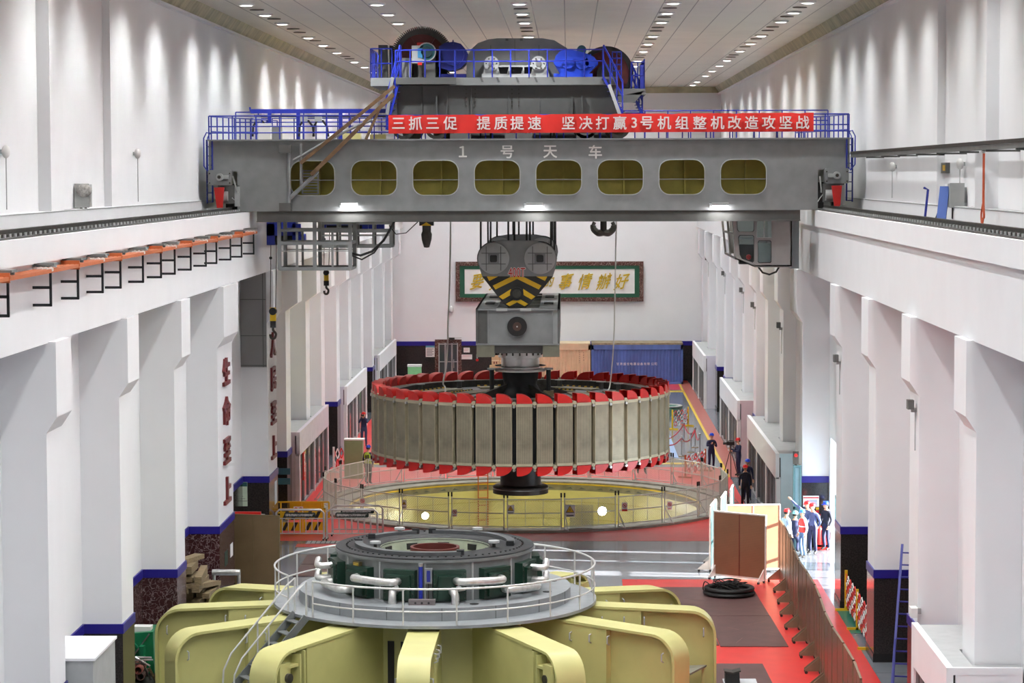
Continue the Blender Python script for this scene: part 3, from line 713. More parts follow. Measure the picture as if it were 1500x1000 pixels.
# ---------------------------------------------------------------- banner
BY = GY - .12
bn = MB(); nseg = 60; top = []; vs = []; bx0, bx1 = at(569, 170, BY).x, at(1192, 167, BY).x
for i in range(nseg + 1):
    f = i / nseg; x = bx0 + (bx1 - bx0) * f; zt1 = az(167.5 - 1.5 * f + (1.2 if i % 9 == 4 else 0), BY, 880); zb1 = az(194.5 - 1.2 * f, BY, 880)
    for z in (zt1, zb1):
        for yy in (0, .02): vs.append((x, BY + yy + .02 * math.sin(i * 1.9) + (.0 if z == zt1 else .015 * math.sin(i * 1.1)), z))
fs = []
for i in range(nseg):
    a, b = 4 * i, 4 * i + 4
    fs += [(a, a + 2, b + 2, b), (a + 1, b + 1, b + 3, a + 3), (a, b, b + 1, a + 1), (a + 2, a + 3, b + 3, b + 2)]
bn.add(vs, fs, banner_m, True); banner = bn.build('banner')
tag(banner, 'red slogan banner with white characters tied along the crane railing', 'banner')
tx = MB()
for ch, px in zip('三抓三促提质提速坚决打赢3号机组整机改造攻坚战', [583.5, 608.5, 633.5, 659.5, 708.5, 733.5, 757.5, 783, 832.5, 858, 882.5, 908, 929, 947.5, 973, 999, 1025, 1051, 1076, 1101, 1126, 1151, 1176]):
    bold_letters(tx, ch, at(px, 180.5 - (px - 570) * .0022, BY - .035), (1, 0, 0), (0, 0, 1), .5, .008, char_m)
tx.build('lettering', banner)

# ---------------------------------------------------------------- trolley
TY = 89.7
tdark = mat('trolley_dark', (76, 77, 76), .55, 0, .08, 2)
tz = lambda py: az(py, TY); tx_ = lambda px: ax(px, TY)
tro = thing('crane_trolley', (ax(757, TY), TY + 3.3, zt), 'grey hoisting trolley with drums, gears and blue gearboxes on top of the crane', 'crane')
m = MB(); m.box(tx_(583), tx_(905), TY + .3, 95.9, tz(168), tz(124), tdark)
for px in (618, 655, 690, 745, 790, 838): m.box(tx_(px), tx_(px) + .04, TY + .24, TY + .3, tz(168), tz(126), tdark)
for px in (640, 852): m.box(tx_(px), tx_(px) + .05, TY + .1, TY + .3, tz(168), tz(140), tdark)
m.box(tx_(660), tx_(905), TY, 96, tz(124.5), tz(113), mat('trolley_mid', (108, 110, 109), .5, 0, .06, 2)); m.box(tx_(583), tx_(670), TY - .15, 96, tz(123), tz(113), tdark); 
m.hexa([(tx_(568), TY + .3, tz(168)), (tx_(584), TY + .3, tz(168)), (tx_(584), TY + 1, tz(168)), (tx_(568), TY + 1, tz(168))], [(tx_(576), TY + .3, tz(113)), (tx_(584), TY + .3, tz(113)), (tx_(584), TY + 1, tz(113)), (tx_(576), TY + 1, tz(113))], grey)
m.bar(at(892, 124, TY - .05), at(908, 168, TY - .05), .12, .12, lgrey); m.bar(at(575, 113, TY - .05), at(567, 168, TY - .05), .12, .12, grey)
for px in (683, 696, 750, 760):
    for k in range(5): m.cyl(at(px, 131 + 6 * k, TY + .3), at(px, 131 + 6 * k, TY + .26), .03, dsteel, n=6)
for px in (704, 728, 756, 783, 808): m.hexa([(tx_(px), TY - .02, tz(113)), (tx_(px + 3), TY - .02, tz(113)), (tx_(px + 6), TY - .02, tz(120)), (tx_(px + 3), TY - .02, tz(120))], [(tx_(px), TY, tz(113)), (tx_(px + 3), TY, tz(113)), (tx_(px + 6), TY, tz(120)), (tx_(px + 3), TY, tz(120))], tdark)
frame = m.build('frame', tro)
m = MB(); m.box(ax(547, 91), ax(584, 91), 90.5, 95, az(126, 91), az(114, 91), grey); m.build('side_platform', tro)
m = MB(); m.box(ax(905, 91), ax(945, 91), 90.5, 95, az(140, 91), az(131, 91), dgrey)
m.hexa([at(905, 141, 90.5), at(944, 133, 90.5), at(944, 133, 94), at(905, 141, 94)], [at(905, 150, 90.5), at(930, 150, 90.5), at(930, 150, 94), at(905, 150, 94)], dgrey); m.build('side_platform', tro)
for px in (617, 882):                                                # wheel bogies
    w = MB(); 
    for d in (-24, 24): w.lathe([(.42, -.1), (.42, .1), (.3, .1), (.3, -.1)], at(px + d, 0, TY + .6) * 0 + Vector((ax(px + d, TY + .4), TY + .4, zt + .42)), dsteel, 24, closed=True, axis='y'); w.cyl((ax(px + d, TY + .4), TY + .25, zt + .42), (ax(px + d, TY + .4), TY + .55, zt + .42), .1, lgrey)
    w.box(ax(px - 34, TY + .4), ax(px + 34, TY + .4), TY + .32, TY + .7, zt + .42, tz(165), dgrey)
    w.build('wheel_bogie', tro); w = MB()
    w.box(ax(px - 30, TY + .4), ax(px + 30, TY + .4), 95.2, 95.8, zt + .42, tz(168), dgrey)
    for d in (-24, 24): w.cyl((ax(px + d, TY + .4), 95.4, zt + .42), (ax(px + d, TY + .4), 95.6, zt + .42), .42, dsteel, n=20)
    w.build('wheel_bogie', tro)
for (a, b) in ((660, 690), (740, 780), (845, 870)):
    q = MB(); q.box(tx_(a), tx_(b), TY + .3, TY + .7, zt, tz(195), dgrey); q.build('rail_box', tro)
# central drum housing
hy = TY + 1.6
m = MB(); hp = [(683, 113), (684, 85), (690, 72), (700, 63), (715, 57.5), (728, 56), (795, 56), (812, 59), (830, 70), (842, 90), (846, 113)]
m.plate([(at(a, b, hy).x, at(a, b, hy).z) for a, b in hp], [], lambda u, w, t: (u, t, w), hy, hy + 3.2, grey)
for px in (720, 755, 790): m.box(ax(px, hy), ax(px, hy) + .02, hy - .02, hy, az(112, hy), az(58 if px == 755 else 66, hy), dgrey)
for px in (744, 765): m.box(ax(px - 2, hy), ax(px + 2, hy), hy - .1, hy, az(60, hy), az(56.5, hy), dgrey)
m.build('drum_housing', tro)
# bearing stand in front of the housing
b = MB(); sy = TY + .9
b.box(ax(707, sy), ax(805, sy), sy, sy + .35, tz(111.5), az(108, sy), lgrey)
b.box(ax(722, sy), ax(790, sy), sy + .05, sy + .3, az(98, sy), az(95.5, sy), lgrey)
for a, c in ((707, 733), (742, 747), (763, 768), (777, 805)): b.hexa([at(a, 110, sy), at(c, 110, sy), at(c, 110, sy + .3), at(a, 110, sy + .3)], [at(a + 4, 96, sy), at(c - 4 if c - a > 10 else c, 96, sy), at(c - 4 if c - a > 10 else c, 96, sy + .3), at(a + 4, 96, sy + .3)], lgrey)
for px in (720, 789):
    c = at(px, 93, sy - .08); b.cyl(c, c + Vector((0, .3, 0)), .27, lgrey, n=20); b.cyl(c + Vector((0, -.06, 0)), c, .1, steel, n=10)
    for k in range(6): a_ = k * PI / 3; b.cyl(c + Vector((.19 * math.cos(a_), -.03, .19 * math.sin(a_))), c + Vector((.19 * math.cos(a_), 0, .19 * math.sin(a_))), .03, dsteel, n=5)
b.box(ax(714, sy), ax(798, sy), sy + .36, sy + .4, tz(112), az(96, sy), black)  # black backing sheet, painted darkness for the gaps of the stand
b.build('bearing_stand', tro)
# big open gear on the left, dark red wheel on the right
gy = TY + 2.4; c = at(618, 85, gy); R = 46 / F * gy
m = MB(); p = []; nt_ = 96
for i in range(nt_):
    a = 2 * PI * i / nt_
    for da, r in ((0, R - .1), (.018, R), (.04, R), (.055, R - .1)): p.append((c.x + r * math.cos(a + da), c.z + r * math.sin(a + da)))
hole = [(c.x + (R - .28) * math.cos(-2 * PI * i / 48), c.z + (R - .28) * math.sin(-2 * PI * i / 48)) for i in range(48)]
m.plate(p, [hole], lambda u, w, t: (u, t, w), gy, gy + .35, dsteel); go = m.build('open_gear', tro)
m = MB(); m.cyl((c.x, gy + .1, c.z), (c.x, gy + .25, c.z), R - .28, dred, n=48); m.cyl((c.x, gy - .2, c.z), (c.x, gy + .3, c.z), .3, dred, n=20)
for k in range(6): a = k * PI / 3; m.bar((c.x, gy + .05, c.z), (c.x + (R - .3) * math.cos(a), gy + .05, c.z + (R - .3) * math.sin(a)), .16, .1, dred)
m.build('gear_web', go)
gy2 = TY + 2.0; c = at(888, 108, gy2); R2 = 38 / F * gy2
m = MB(); m.cyl((c.x, gy2, c.z), (c.x, gy2 + .5, c.z), R2, dred, n=56); m.lathe([(R2 + .05, -.05), (R2 + .05, .55), (R2 - .12, .55), (R2 - .12, -.05)], (c.x, gy2, c.z), dsteel, 56, closed=True, axis='y'); m.cyl((c.x, gy2 - .25, c.z), (c.x, gy2, c.z), .35, dsteel, n=20); m.build('drum_wheel', tro)
# brake and motor, left
my = TY + .6
m = MB(); c = at(625, 76, my); tealm = mat('motor_teal', (46, 104, 112), .4)
m.cyl(c, c + Vector((0, .9, 0)), .33, tealm, n=24); m.cyl(c + Vector((0, -.05, 0)), c, .2, mat('motor_dark', (34, 68, 74), .5), n=20); m.lathe([(.34, -.03), (.34, .06), (.3, .06), (.3, -.03)], c, lgrey, 24, closed=True, axis='y')
m.box(c.x - .3, c.x + .3, c.y + .1, c.y + .9, tz(113), c.z - .2, dgrey); m.build('hoist_motor', tro)
m = MB(); c = at(608, 78, my); m.box(c.x - .12, c.x + .3, my, my + .3, az(92, my), az(66, my), lgrey); m.box(c.x + .1, c.x + .28, my - .05, my + .2, az(84, my), az(70, my), mat('valve_blue', (70, 150, 200), .4)); m.box(c.x + .05, c.x + .5, my + .3, my + .5, az(66, my), az(61, my), red); m.bar((c.x + .2, my, az(92, my)), (c.x + .2, my, tz(113)), .1, .1, dsteel)
m.box(c.x + .1, c.x + .25, my - .06, my, az(95, my), az(91, my), red); m.build('brake', tro)
def gearbox(pts, y0, y1, nm, discs, mm):
    g = MB(); g.plate([(at(a, b, y0).x, at(a, b, y0).z) for a, b in pts], [], lambda u, w, t: (u, t, w), y0, y1, mm)
    for px, py, r in discs: c = at(px, py, y0); g.cyl(c + Vector((0, -.12, 0)), c, r, mm, n=20); g.bar(c + Vector((0, -.14, r * .9)), c + Vector((0, -.14, r * 1.3)), .04, .08, mm)
    g.box(at(pts[0][0], 0, y0).x, at(pts[len(pts) // 2][0], 0, y0).x, y0 - .05, y1, tz(113), az(108, y0), mm)
    return g.build(nm, tro)
gearbox([(642, 98), (643, 68), (652, 62.5), (664, 61), (675, 64), (682, 72), (685, 79), (682, 92), (676, 99), (660, 104)], TY + 1.0, TY + 2.2, 'gearbox', [(664, 80, .4)], navy)
gearbox([(811, 92), (814, 82), (820, 75), (828, 72.5), (845, 74), (858, 78), (868, 82), (876, 90), (876, 94), (866, 104), (862, 108), (820, 108)], TY + .7, TY + 1.6, 'gearbox', [(832, 91, .24), (853, 92, .24), (865, 90, .2)], mat('gearbox_blue', (36, 72, 204), .4))
m = MB(); c = at(852, 73, TY + 1.4); m.cyl(c, c + Vector((0, .8, 0)), .17, mat('motor_teal', (46, 104, 112), .4), n=16); m.build('small_motor', tro)
m = MB(); m.box(tx_(588), tx_(602), TY + 1.2, TY + 2, tz(113), tz(82), grey); m.box(tx_(604), tx_(640), TY + 1.8, TY + 2.6, tz(113), tz(90), dgrey); m.build('gear_support', tro); m = MB(); m.box(ax(557, 92), ax(570, 92), 92, 92.5, az(114, 92), az(65, 92), dgrey); m.box(ax(574, 92.4), ax(579, 92.4), 92, 92.5, az(114, 92), az(66, 92), black); m.build('cable_post', tro)
# trolley railings and stairs
m = MB(); zr = tz(113); h = tz(73) - zr
rail_run(m, (tx_(582), TY - .1, zr), (tx_(668), TY - .1, zr), h, 4, blue, mids=(.58,)); rail_run(m, (tx_(669), TY - .02, zr), (tx_(883), TY - .02, zr), h, 8, blue, mids=(.58,)); m.build('railing', tro)
m = MB(); zs = az(114, 91); rail_run(m, (ax(547, 91), 90.6, zs), (ax(578, 91), 90.6, zs), 1.05, 2, blue); rail_run(m, (ax(547, 91), 90.6, zs), (ax(547, 91), 94.8, zs), 1.05, 6, blue)
m.box(ax(548, 91), ax(553, 91), 90.8, 90.85, zs, zs + .9, blue); m.build('side_railing', tro)
m = MB(); zs = az(131, 91); rail_run(m, (ax(943, 91), 90.6, zs), (ax(943, 91), 94.8, zs), 1.05, 5, navy); rail_run(m, (ax(924, 91), 90.6, zs), (ax(943, 91), 90.6, zs), .95, 2, navy); m.box(ax(937, 91), ax(944, 91), 90.6, 91.4, zs, zs + .85, navy); m.build('side_railing', tro)
def stair(a, b, hh, y, nm):
    s = MB(); a, b = at(*a, y), at(*b, y); up = Vector((0, 0, hh))
    for dy in (0, .6):
        d = Vector((0, dy, 0)); s.bar(a + d, b + d, .05, .08, blue); s.tube([a + d + up, b + d + up], .03, blue, 5); s.tube([a + d + up * .55, b + d + up * .55], .025, blue, 5)
        for f in (0, .35, .7, 1): p = a.lerp(b, f) + d; s.cyl(p, p + up, .025, blue, n=5)
    for i in range(9): p = a.lerp(b, (i + .5) / 9); s.box(p.x - .12, p.x + .12, y, y + .6, p.z - .012, p.z + .012, navy)
    s.build(nm, tro)
stair((586, 113), (566, 190), 1.15, TY - .05, 'stair'); stair((884, 113), (912, 166), 1.15, TY - .05, 'stair'); stair((925, 131), (941, 168), .95, TY + 1.2, 'stair')
m = MB(); c = at(905, 90, TY + .4); rail_run(m, (ax(897, TY + .4), TY + .4, tz(113)), (ax(910, TY + .4), TY + .4, tz(113)), tz(76) - tz(113), 2, navy, mids=(.75, .5, .25)); m.box(ax(905, TY), ax(944, TY), TY + 1.2, TY + 1.9, az(168, TY + 1), az(165, TY + 1), blue); m.build('ladder', tro)

m = MB()
for px in (398, 436, 502): x = ax(px, 92); m.box(x - .08, x + .08, 90.2, 95.2, ZLOW - .02, ZLOW + .2, dgrey)
m.box(ax(390, 92.4), ax(560, 92.4), 92.35, 92.6, ZLOW - .05, ZLOW - .02, dgrey); m.box(ax(390, 92.4), ax(560, 92.4), 92.35, 92.6, ZLOW - .02, ZLOW + .2, dgrey); m.build('underslung_runway', crane)
# ================================================================ SECOND CRANE (behind the first), HOOK BLOCKS, LIFTING BEAM
crane2 = thing('overhead_crane', (-.1, 101, ZT + .16), 'second overhead crane standing hidden right behind the crane marked 1号天车', 'crane', 'overhead cranes')
for y in (98.2, 104.2):
    m = MB(); m.box(-11.3, 11.3, y, y + 1.4, ZTOP - 2.8, ZTOP - .1, grey); m.build('girder', crane2)
for s in (-1, 1):
    m = MB(); m.box(*sorted((s * 10.3, s * 11.3)), 99.6, 104.2, ZTOP - 1.5, ZTOP - .2, grey)
    for y in (99, 104.8): m.cyl((s * 10.78 - .1, y, ZT + .46), (s * 10.78 + .1, y, ZT + .46), .3, dsteel, n=20); m.box(s * 10.78 - .3, s * 10.78 + .3, y - .35, y + .35, ZT + .5, ZTOP - 1.4, dgrey)
    m.build('end_carriage', crane2)
m = MB(); rail_run(m, (-11.2, 98.25, ZTOP - .1), (11.2, 98.25, ZTOP - .1), 1.1, 26, navy); m.build('railing', crane2)
tro2 = thing('crane_trolley', (-.5, 101, ZTOP - .1), 'rear hoisting trolley hidden behind the nearer trolley', 'crane')
m = MB(); m.box(-4, 3.2, 98.4, 105.4, ZTOP + .3, ZTOP + 1.7, dgrey); m.box(-3.8, 3, 98.6, 99.4, ZTOP - .1, ZTOP + .3, dsteel); m.box(-3.8, 3, 104.4, 105.2, ZTOP - .1, ZTOP + .3, dsteel); m.box(-1.8, 1.4, 100, 103, ZTOP + 1.7, ZTOP + 3.0, grey); m.build('frame', tro2)

def hook_block(y, lab, cat='hook', ztop_trolley=None, tlabel='rope'):
    """the block outline is measured on the nearer one; y is the front of its front plate"""
    Yf = 92.1; dz = 0
    t = thing('hook_block', (ax(757.5, Yf), y + .5, az(452, Yf)), lab, cat, 'hook blocks')
    out = [(700, 380), (701, 370), (706, 362), (714, 356), (735, 352), (780, 352), (800, 356), (809, 362), (814.5, 370), (816, 380), (813, 395), (810, 404), (777, 445), (770, 450), (745, 450), (738, 445), (706, 404), (703, 395)]
    P = [(at(a, b, Yf).x, at(a, b, Yf).z) for a, b in out]; fm = lambda u, w, q: (u, q, w)
    lower = [(706, 404.5), (810, 404.5), (777, 445), (770, 450), (745, 450), (738, 445)]
    for y0, nm in ((y, 'side_plate'), (y + 1.0, 'side_plate')):
        m = MB(); m.plate(P, [], fm, y0, y0 + .06, grey); o = m.build(nm, t)
        if y0 == y:
            s = MB(); L = [(at(a, b, Yf).x, at(a, b, Yf).z) for a, b in lower]
            s.plate(L, [], fm, y0 - .012, y0, hblk); so_ = s.build('hazard_panel', o)
            h = MB()     # yellow chevrons
            for half in ([(713.3, 404.8), (729.7, 404.8), (716.6, 411.4)], [(721.8, 418.2), (747, 405.8), (757.5, 404.8), (757.5, 408.4), (725.8, 423.8)], [(730.7, 434.3), (748.6, 423.1), (748, 432), (736.5, 438.5)], [(741.1, 445), (757.5, 435.6), (757.5, 442.6), (746.4, 448.3)]):
                for poly in (half, [(1515 - a, b) for a, b in half]):
                    h.plate([(at(a, b, Yf).x, at(a, b, Yf).z) for a, b in poly], [], fm, y0 - .022, y0 - .012, hyel)
            h.build('chevron', so_)
            c = at(757, 430, Yf); d = MB(); d.cyl((c.x, y0 - .1, c.z), (c.x, y0, c.z), .25, black, n=24); d.cyl((c.x, y0 - .13, c.z), (c.x, y0 - .1, c.z), .16, dsteel, n=20); d.build('pin', t)
            for px in (723, 791):
                c = at(px, 378.5, Yf); d = MB(); R = .58
                d.lathe([(R, 0), (R, -.05), (R - .04, -.07), (.0005, -.07)], (c.x, y0, c.z), lgrey, 32, axis='y')
                d.plate(rrect(c.x - .2, c.x + .2, c.z - .2, c.z + .2, .03, 2), [], fm, y0 - .1, y0 - .07, grey)
                for s_ in (-1, 1): d.box(c.x + s_ * .27 - .012, c.x + s_ * .27 + .012, y0 - .085, y0 - .07, c.z - .45, c.z + .45, dgrey); d.box(c.x - .45, c.x + .45, y0 - .085, y0 - .07, c.z + s_ * .2 - .012, c.z + s_ * .2 + .012, dgrey)
                d.plate(rrect(c.x - .13, c.x + .13, c.z - .13, c.z + .13, .05, 3), [], fm, y0 - .13, y0 - .1, black); d.build('sheave_cover', t)
            e = MB(); C0 = at(757, 399, Yf)
            for k in range(8): letters(e, '400T', (C0.x + .022 * math.cos(k * PI / 4), y0 - .006 - .001 * k, C0.z + .022 * math.sin(k * PI / 4)), (1, 0, 0), (0, 0, 1), .5, .004, char_m, .0, sx=.6)
            letters(e, '400T', (C0.x, y0 - .022, C0.z), (1, 0, 0), (0, 0, 1), .5, .01, red, .0, sx=.6); e.build('lettering', t)
    m = MB()
    for px in (723, 791):
        c = at(px, 378.5, Yf)
        for k in range(3): m.lathe([(.62, -.08), (.54, 0), (.62, .08), (.3, .08), (.3, -.08)], (c.x, y + .25 + .25 * k, c.z), dsteel, 32, closed=True, axis='y')
    m.build('sheave', t)
    m = MB(); a = at(757, 400, Yf); m.box(a.x - .9, a.x + .9, y + .06, y + 1.0, at(757, 420, Yf).z, at(757, 400, Yf).z, dgrey); c = at(757, 440, Yf); m.box(c.x - .35, c.x + .35, y + .3, y + .8, az(451, Yf) , at(757, 420, Yf).z, dsteel); m.build('crosshead', t)
    for px in (704, 718, 744, 753, 771, 776, 812, 807):
        r = MB(); p = at(px, 372, Yf); yy = y + .25 + (.25 if px in (718, 753, 776, 807) else .5 if px in (744, 771) else 0)
        r.cyl((p.x, yy, p.z), (p.x + (.03 if px in (753, 718) else 0), yy, zt + 1.0), .035, black, n=6)
        tag(r.build('hoist_rope'), '%s black hoist rope from the left of the %s hook block' % (NUM[sorted((704, 718, 744, 753, 771, 776, 812, 807)).index(px)], tlabel), 'rope', 'hoist ropes')
    return t
hook_block(92.1, 'grey hook block with black and yellow chevrons marked 400T, the nearer of the two', tlabel='nearer')
hook_block(100.4, 'grey hook block half hidden behind the hook block marked 400T', tlabel='farther')
# lifting beam carrying the rotor between the two hook blocks
by0, by1 = 90.8, 102.6
xl, xr = ax(697, by0), ax(820, by0); z1, z0, zl = az(452, by0), az(503, by0), az(523, by0)
beam = thing('lifting_girder', ((xl + xr) / 2, 96.7, zl), 'long grey lifting beam hanging under both hook blocks with a round black boss', 'lifting beam')
m = MB(); 
m.box(xl + .42, xr - .25, by0 + .12, by0 + .2, z0, z1, grey); m.box(xl, xr, by0, by0 + .5, z0 - .06, z0, grey); m.box(xl, xr, by0, by0 + .4, z1 - .06, z1, grey)
m.box(xl, xl + .08, by0, by1, z0, z1, dgrey); m.box(xr - .08, xr, by0, by1, z0, z1, dgrey); m.box(xl + .08, xl + .42, by0 + .13, by0 + .2, z0, z1, dgrey); m.box(xr - .25, xr - .08, by0 + .13, by0 + .2, z0, z1, lgrey)
m.box(xl + .42, xl + .46, by0 + .02, by0 + .12, z0, z1, grey); m.box(xr - .29, xr - .25, by0 + .02, by0 + .12, z0, z1, grey)
m.box(xl, xl + .75, by0 + .4, by1, z1 - .05, z1, lgrey); m.box(xr - .75, xr, by0 + .4, by1, z1 - .05, z1, lgrey); m.box(xl + .7, xr - .7, by0 + .4, by1, z0, z1 - .35, black)
for k in range(5): m.box(xl + .7, xr - .7, by0 + 1.6 + 2.3 * k, by0 + 1.9 + 2.3 * k, z1 - .3, z1 - .05, lgrey)
m.box(xl, xr, by1 - .2, by1, z0, z1, dgrey)
for x in (xl + .25, xr - .6):
    for y in (by0 + 3, by0 + 8): m.box(x, x + .35, y, y + 1.1, z1, z1 + .05, dgrey)
m.build('box_girder', beam)
for a, b in ((698, 724), (795, 819.5)):
    q = MB(); q.box(ax(a, by0), ax(b, by0), by0 + .05, by0 + 1.0, zl, z0 - .06, mat('block_olive', (112, 112, 96), .6, 0, .1)); q.build('support_block', beam)
m = MB(); m.box(ax(724, by0), ax(795, by0), by0 + .35, by1 - .3, zl + .12, z0 - .06, dgrey); m.box(xl + .3, xr - .3, 95.4, 98, zl - .02, zl + .14, dgrey); m.build('bottom_plate', beam)
m = MB(); c = at(757.5, 478, by0); m.cyl((c.x, by0 - .08, c.z), (c.x, by0 + .14, c.z), .36, black, n=32); m.cyl((c.x, by0 - .1, c.z), (c.x, by0 - .08, c.z), .16, mat('boss_brown', (70, 50, 42), .6), n=20); m.cyl((c.x, by0 - .12, c.z), (c.x, by0 - .1, c.z), .03, steel, n=8); m.build('boss', beam)
m = MB(); 
for px in (735, 770): c = at(px, 453, by0); m.box(c.x - .2, c.x + .2, by0 - .05, by0, c.z - .06, c.z + .04, lgrey)
m.build('cleat', beam)

# ================================================================ ROTOR
RC = Vector((ax(762, 96.7), 96.7, 0)); NP = 48; RO = 5.78
pz0, pz1 = az(684, 90.95), az(591, 90.95)
rotor = thing('generator_rotor', (RC.x, RC.y, az(721, 96.7)), 'huge round generator rotor with red capped poles hanging above the pit', 'rotor')
hz = pz1 - .12
zsh = zl - .02
m = MB()
m.lathe([(5.28, pz0 + .1), (5.28, pz1 - .05), (5.1, pz1 + .02), (4.75, pz1 + .02), (4.72, hz - .12), (4.72, pz0 + .2), (5.28, pz0 + .1)], RC, dsteel, 96); m.build('rim', rotor)
m = MB(); m.lathe([(4.74, hz - .12), (.9, hz - .1)], RC, mat('rotor_deck', (158, 162, 164), .35, 0, .14, 1.5), 64); m.lathe([(4.74, pz0 + .25), (.9, pz0 + .25)], RC, dgrey, 64)
deck = m.build('deck', rotor)
for k in range(8):
    q = MB(); a = k * PI / 4 + .2; 
    for r, wd in ((2.4, .7), (3.9, 1.0)):
        c = RC + Vector((r * math.cos(a), r * math.sin(a), 0)); u = Vector((math.cos(a), math.sin(a), 0)); v = Vector((-u.y, u.x, 0)); e = .42
        p = [c + u * e - v * wd, c + u * e + v * wd, c - u * e + v * wd, c - u * e - v * wd]; q.hexa([x + Vector((0, 0, hz - .1)) for x in p], [x + Vector((0, 0, hz - .06)) for x in p], mat('hatch_plate', (150, 144, 112), .5, .2, .3, 4))
        for i in range(14): x = p[0].lerp(p[1], (i + .5) / 14); q.box(x.x - .05, x.x + .05, x.y - .05, x.y + .05, hz - .06, hz - .02, hyel if i % 2 else hblk)
    q.build('hatch', deck)
q = MB()
for a, r in ((2.2, 4.3), (1.2, 4.2), (.75, 4.35), (2.7, 4.45), (3.6, 4.2), (4.2, 4.4), (4.9, 4.45), (5.6, 4.2), (.5, 4.4), (1.7, 4.45)):
    c = RC + Vector((r * math.cos(a), r * math.sin(a), hz - .1)); q.cyl(c, c + Vector((0, 0, .28)), .1, dgrey, n=8); q.cyl(c + Vector((0, 0, .28)), c + Vector((0, 0, .31)), .2, lgrey, n=10)
q.build('jack_post', deck)
for k in range(4):
    q = MB(); a = k * PI / 2 + .62; u = Vector((math.cos(a), math.sin(a), 0)); v = Vector((-u.y, u.x, 0))
    p = [RC + u * .6 - v * .06, RC + u * 2.2 - v * .06, RC + u * 2.2 + v * .06, RC + u * .6 + v * .06]
    q.hexa([x + Vector((0, 0, hz - .12)) for x in p], [x + Vector((0, 0, hz + (.4 if i in (0, 3) else -.04))) for i, x in enumerate(p)], dsteel); q.build('rib', rotor)
m = MB(); m.lathe([(1.1, hz - .1), (.82, hz + .06), (.64, hz + .35), (.7, hz + .7), (.72, zsh - .75), (1.0, zsh - .73)], RC, topblack, 48); m.build('hub_cone', rotor)
m = MB(); zf = az(540.5, 96.7)
m.lathe([(.001, zf - .06), (1.0, zf - .06), (1.0, zf + .02), (.76, zf + .04), (.76, zf + .1), (.74, zf + .12), (.74, zsh - .42), (.86, zsh - .4), (.86, zsh), (.001, zsh)], RC, steel, 56); 
for k in range(20): a = k * PI / 10; c = RC + Vector((.87 * math.cos(a), .87 * math.sin(a), zsh - .2)); m.box(c.x - .03, c.x + .03, c.y - .03, c.y + .03, c.z - .1, c.z + .1, dsteel)
m.build('upper_shaft', rotor)
for s in (-1, 1):
    q = MB(); x = RC.x + s * 1.1; q.cyl((x, RC.y - .2, hz - .12), (x, RC.y - .2, zf), .09, black, n=8); q.cyl((x, RC.y - .2, zf), (x, RC.y - .2, zf + .06), .18, lgrey, n=10); q.box(x - .2, x + .2, RC.y - .4, RC.y, hz - .12, hz + .12, wood); q.build('guide_rod', rotor)
m = MB(); zb_ = az(721, 96.7) ; m.lathe([(.001, zb_), (1.08, zb_), (1.08, zb_ + .26), (1.02, zb_ + .3), (.82, zb_ + .32), (.8, zb_ + .36), (.78, pz0 + .25), (1.6, pz0 + .3)], RC, mat('shaft_dark', (66, 58, 54), .35, .5, .15, 3), 64); 
m.lathe([(1.085, zb_ + .17), (1.095, zb_ + .19), (1.085, zb_ + .21)], RC, steel, 64); m.build('lower_shaft', rotor)
# one pole with its two red caps, then copies round the rim
def pole_parts():
    w = 2 * PI * RO / NP; hw = w / 2
    b = MB(); b.box(-hw + .1, hw - .1, -RO, -5.3, pz0 + .12, pz1 - .12, polebody)
    for za, zb in ((pz0 + .02, pz0 + .12), (pz1 - .12, pz1 - .01)): b.box(-hw + .075, hw - .075, -RO - .015, -5.3, za, zb, poleplate)
    for x in (-hw + .085, hw - .1): b.box(x, x + .015, -RO - .01, -5.6, pz0 + .12, pz1 - .12, poleplate)
    b.box(-hw, -hw + .1, -RO + .3, -5.3, pz0 + .05, pz1 - .05, topblack); b.box(hw - .1, hw, -RO + .3, -5.3, pz0 + .05, pz1 - .05, topblack)  # recessed fillers coloured near black, painted shade in the gaps between poles
    caps = []
    for s in (1, -1):
        c = MB(); zb = pz1 if s > 0 else pz0; H_ = .34; x0, x1 = -hw * .74, hw * .78
        p = [(x0, 0), (x1, 0)] + [(x0 + (x1 - x0) * (.12 + .88 * math.cos(a)), H_ * math.sin(a)) for a in [i * PI / 16 for i in range(1, 9)]] + [(x0, H_)]
        fm = lambda u, w, t: (u, t, zb + s * w)
        c.plate(p, [], fm, -RO - .0, -RO + .03, red)
        arc = p[1:]; k = len(arc); ins = [(x0 + (u - x0) * .94, w * .92) for u, w in arc]
        vs = [fm(u, w, -RO + .0) for u, w in arc] + [fm(u, w, -RO + .42) for u, w in arc] + [fm(u, w - .015, -RO + .42) for u, w in arc]
        c.add(vs, [(i, i + 1, k + i + 1, k + i) for i in range(k - 1)], red, True)
        q = [fm(u, w, -RO + .4) for u, w in p]; q2 = [fm(u, w, -RO + .42) for u, w in p]; n_ = len(p)
        c.add(q + q2, [tuple(range(n_)), tuple(n_ + i for i in reversed(range(n_)))] + [(i, (i + 1) % n_, n_ + (i + 1) % n_, n_ + i) for i in range(n_)], red)
        c.box(-hw + .1, hw - .1, -RO - .03, -RO + .3, zb - (.0 if s > 0 else .035), zb + (.035 if s > 0 else .0), red)
        caps.append(c)
    j = MB()
    for zc in (pz1 + .0, pz0): j.cyl((hw, -RO - .02, zc), (hw, -RO + .2, zc), .075, poleplate, n=10); j.cyl((hw, -RO - .05, zc - .12), (hw, -RO + .1, zc - .12), .05, steel, n=8)
    return b, caps, j
off = Vector((0, 0, ORG[rotor.name].z))
b, caps, j = pole_parts()
for q in [b, j] + caps: q.v = [v - off for v in q.v]
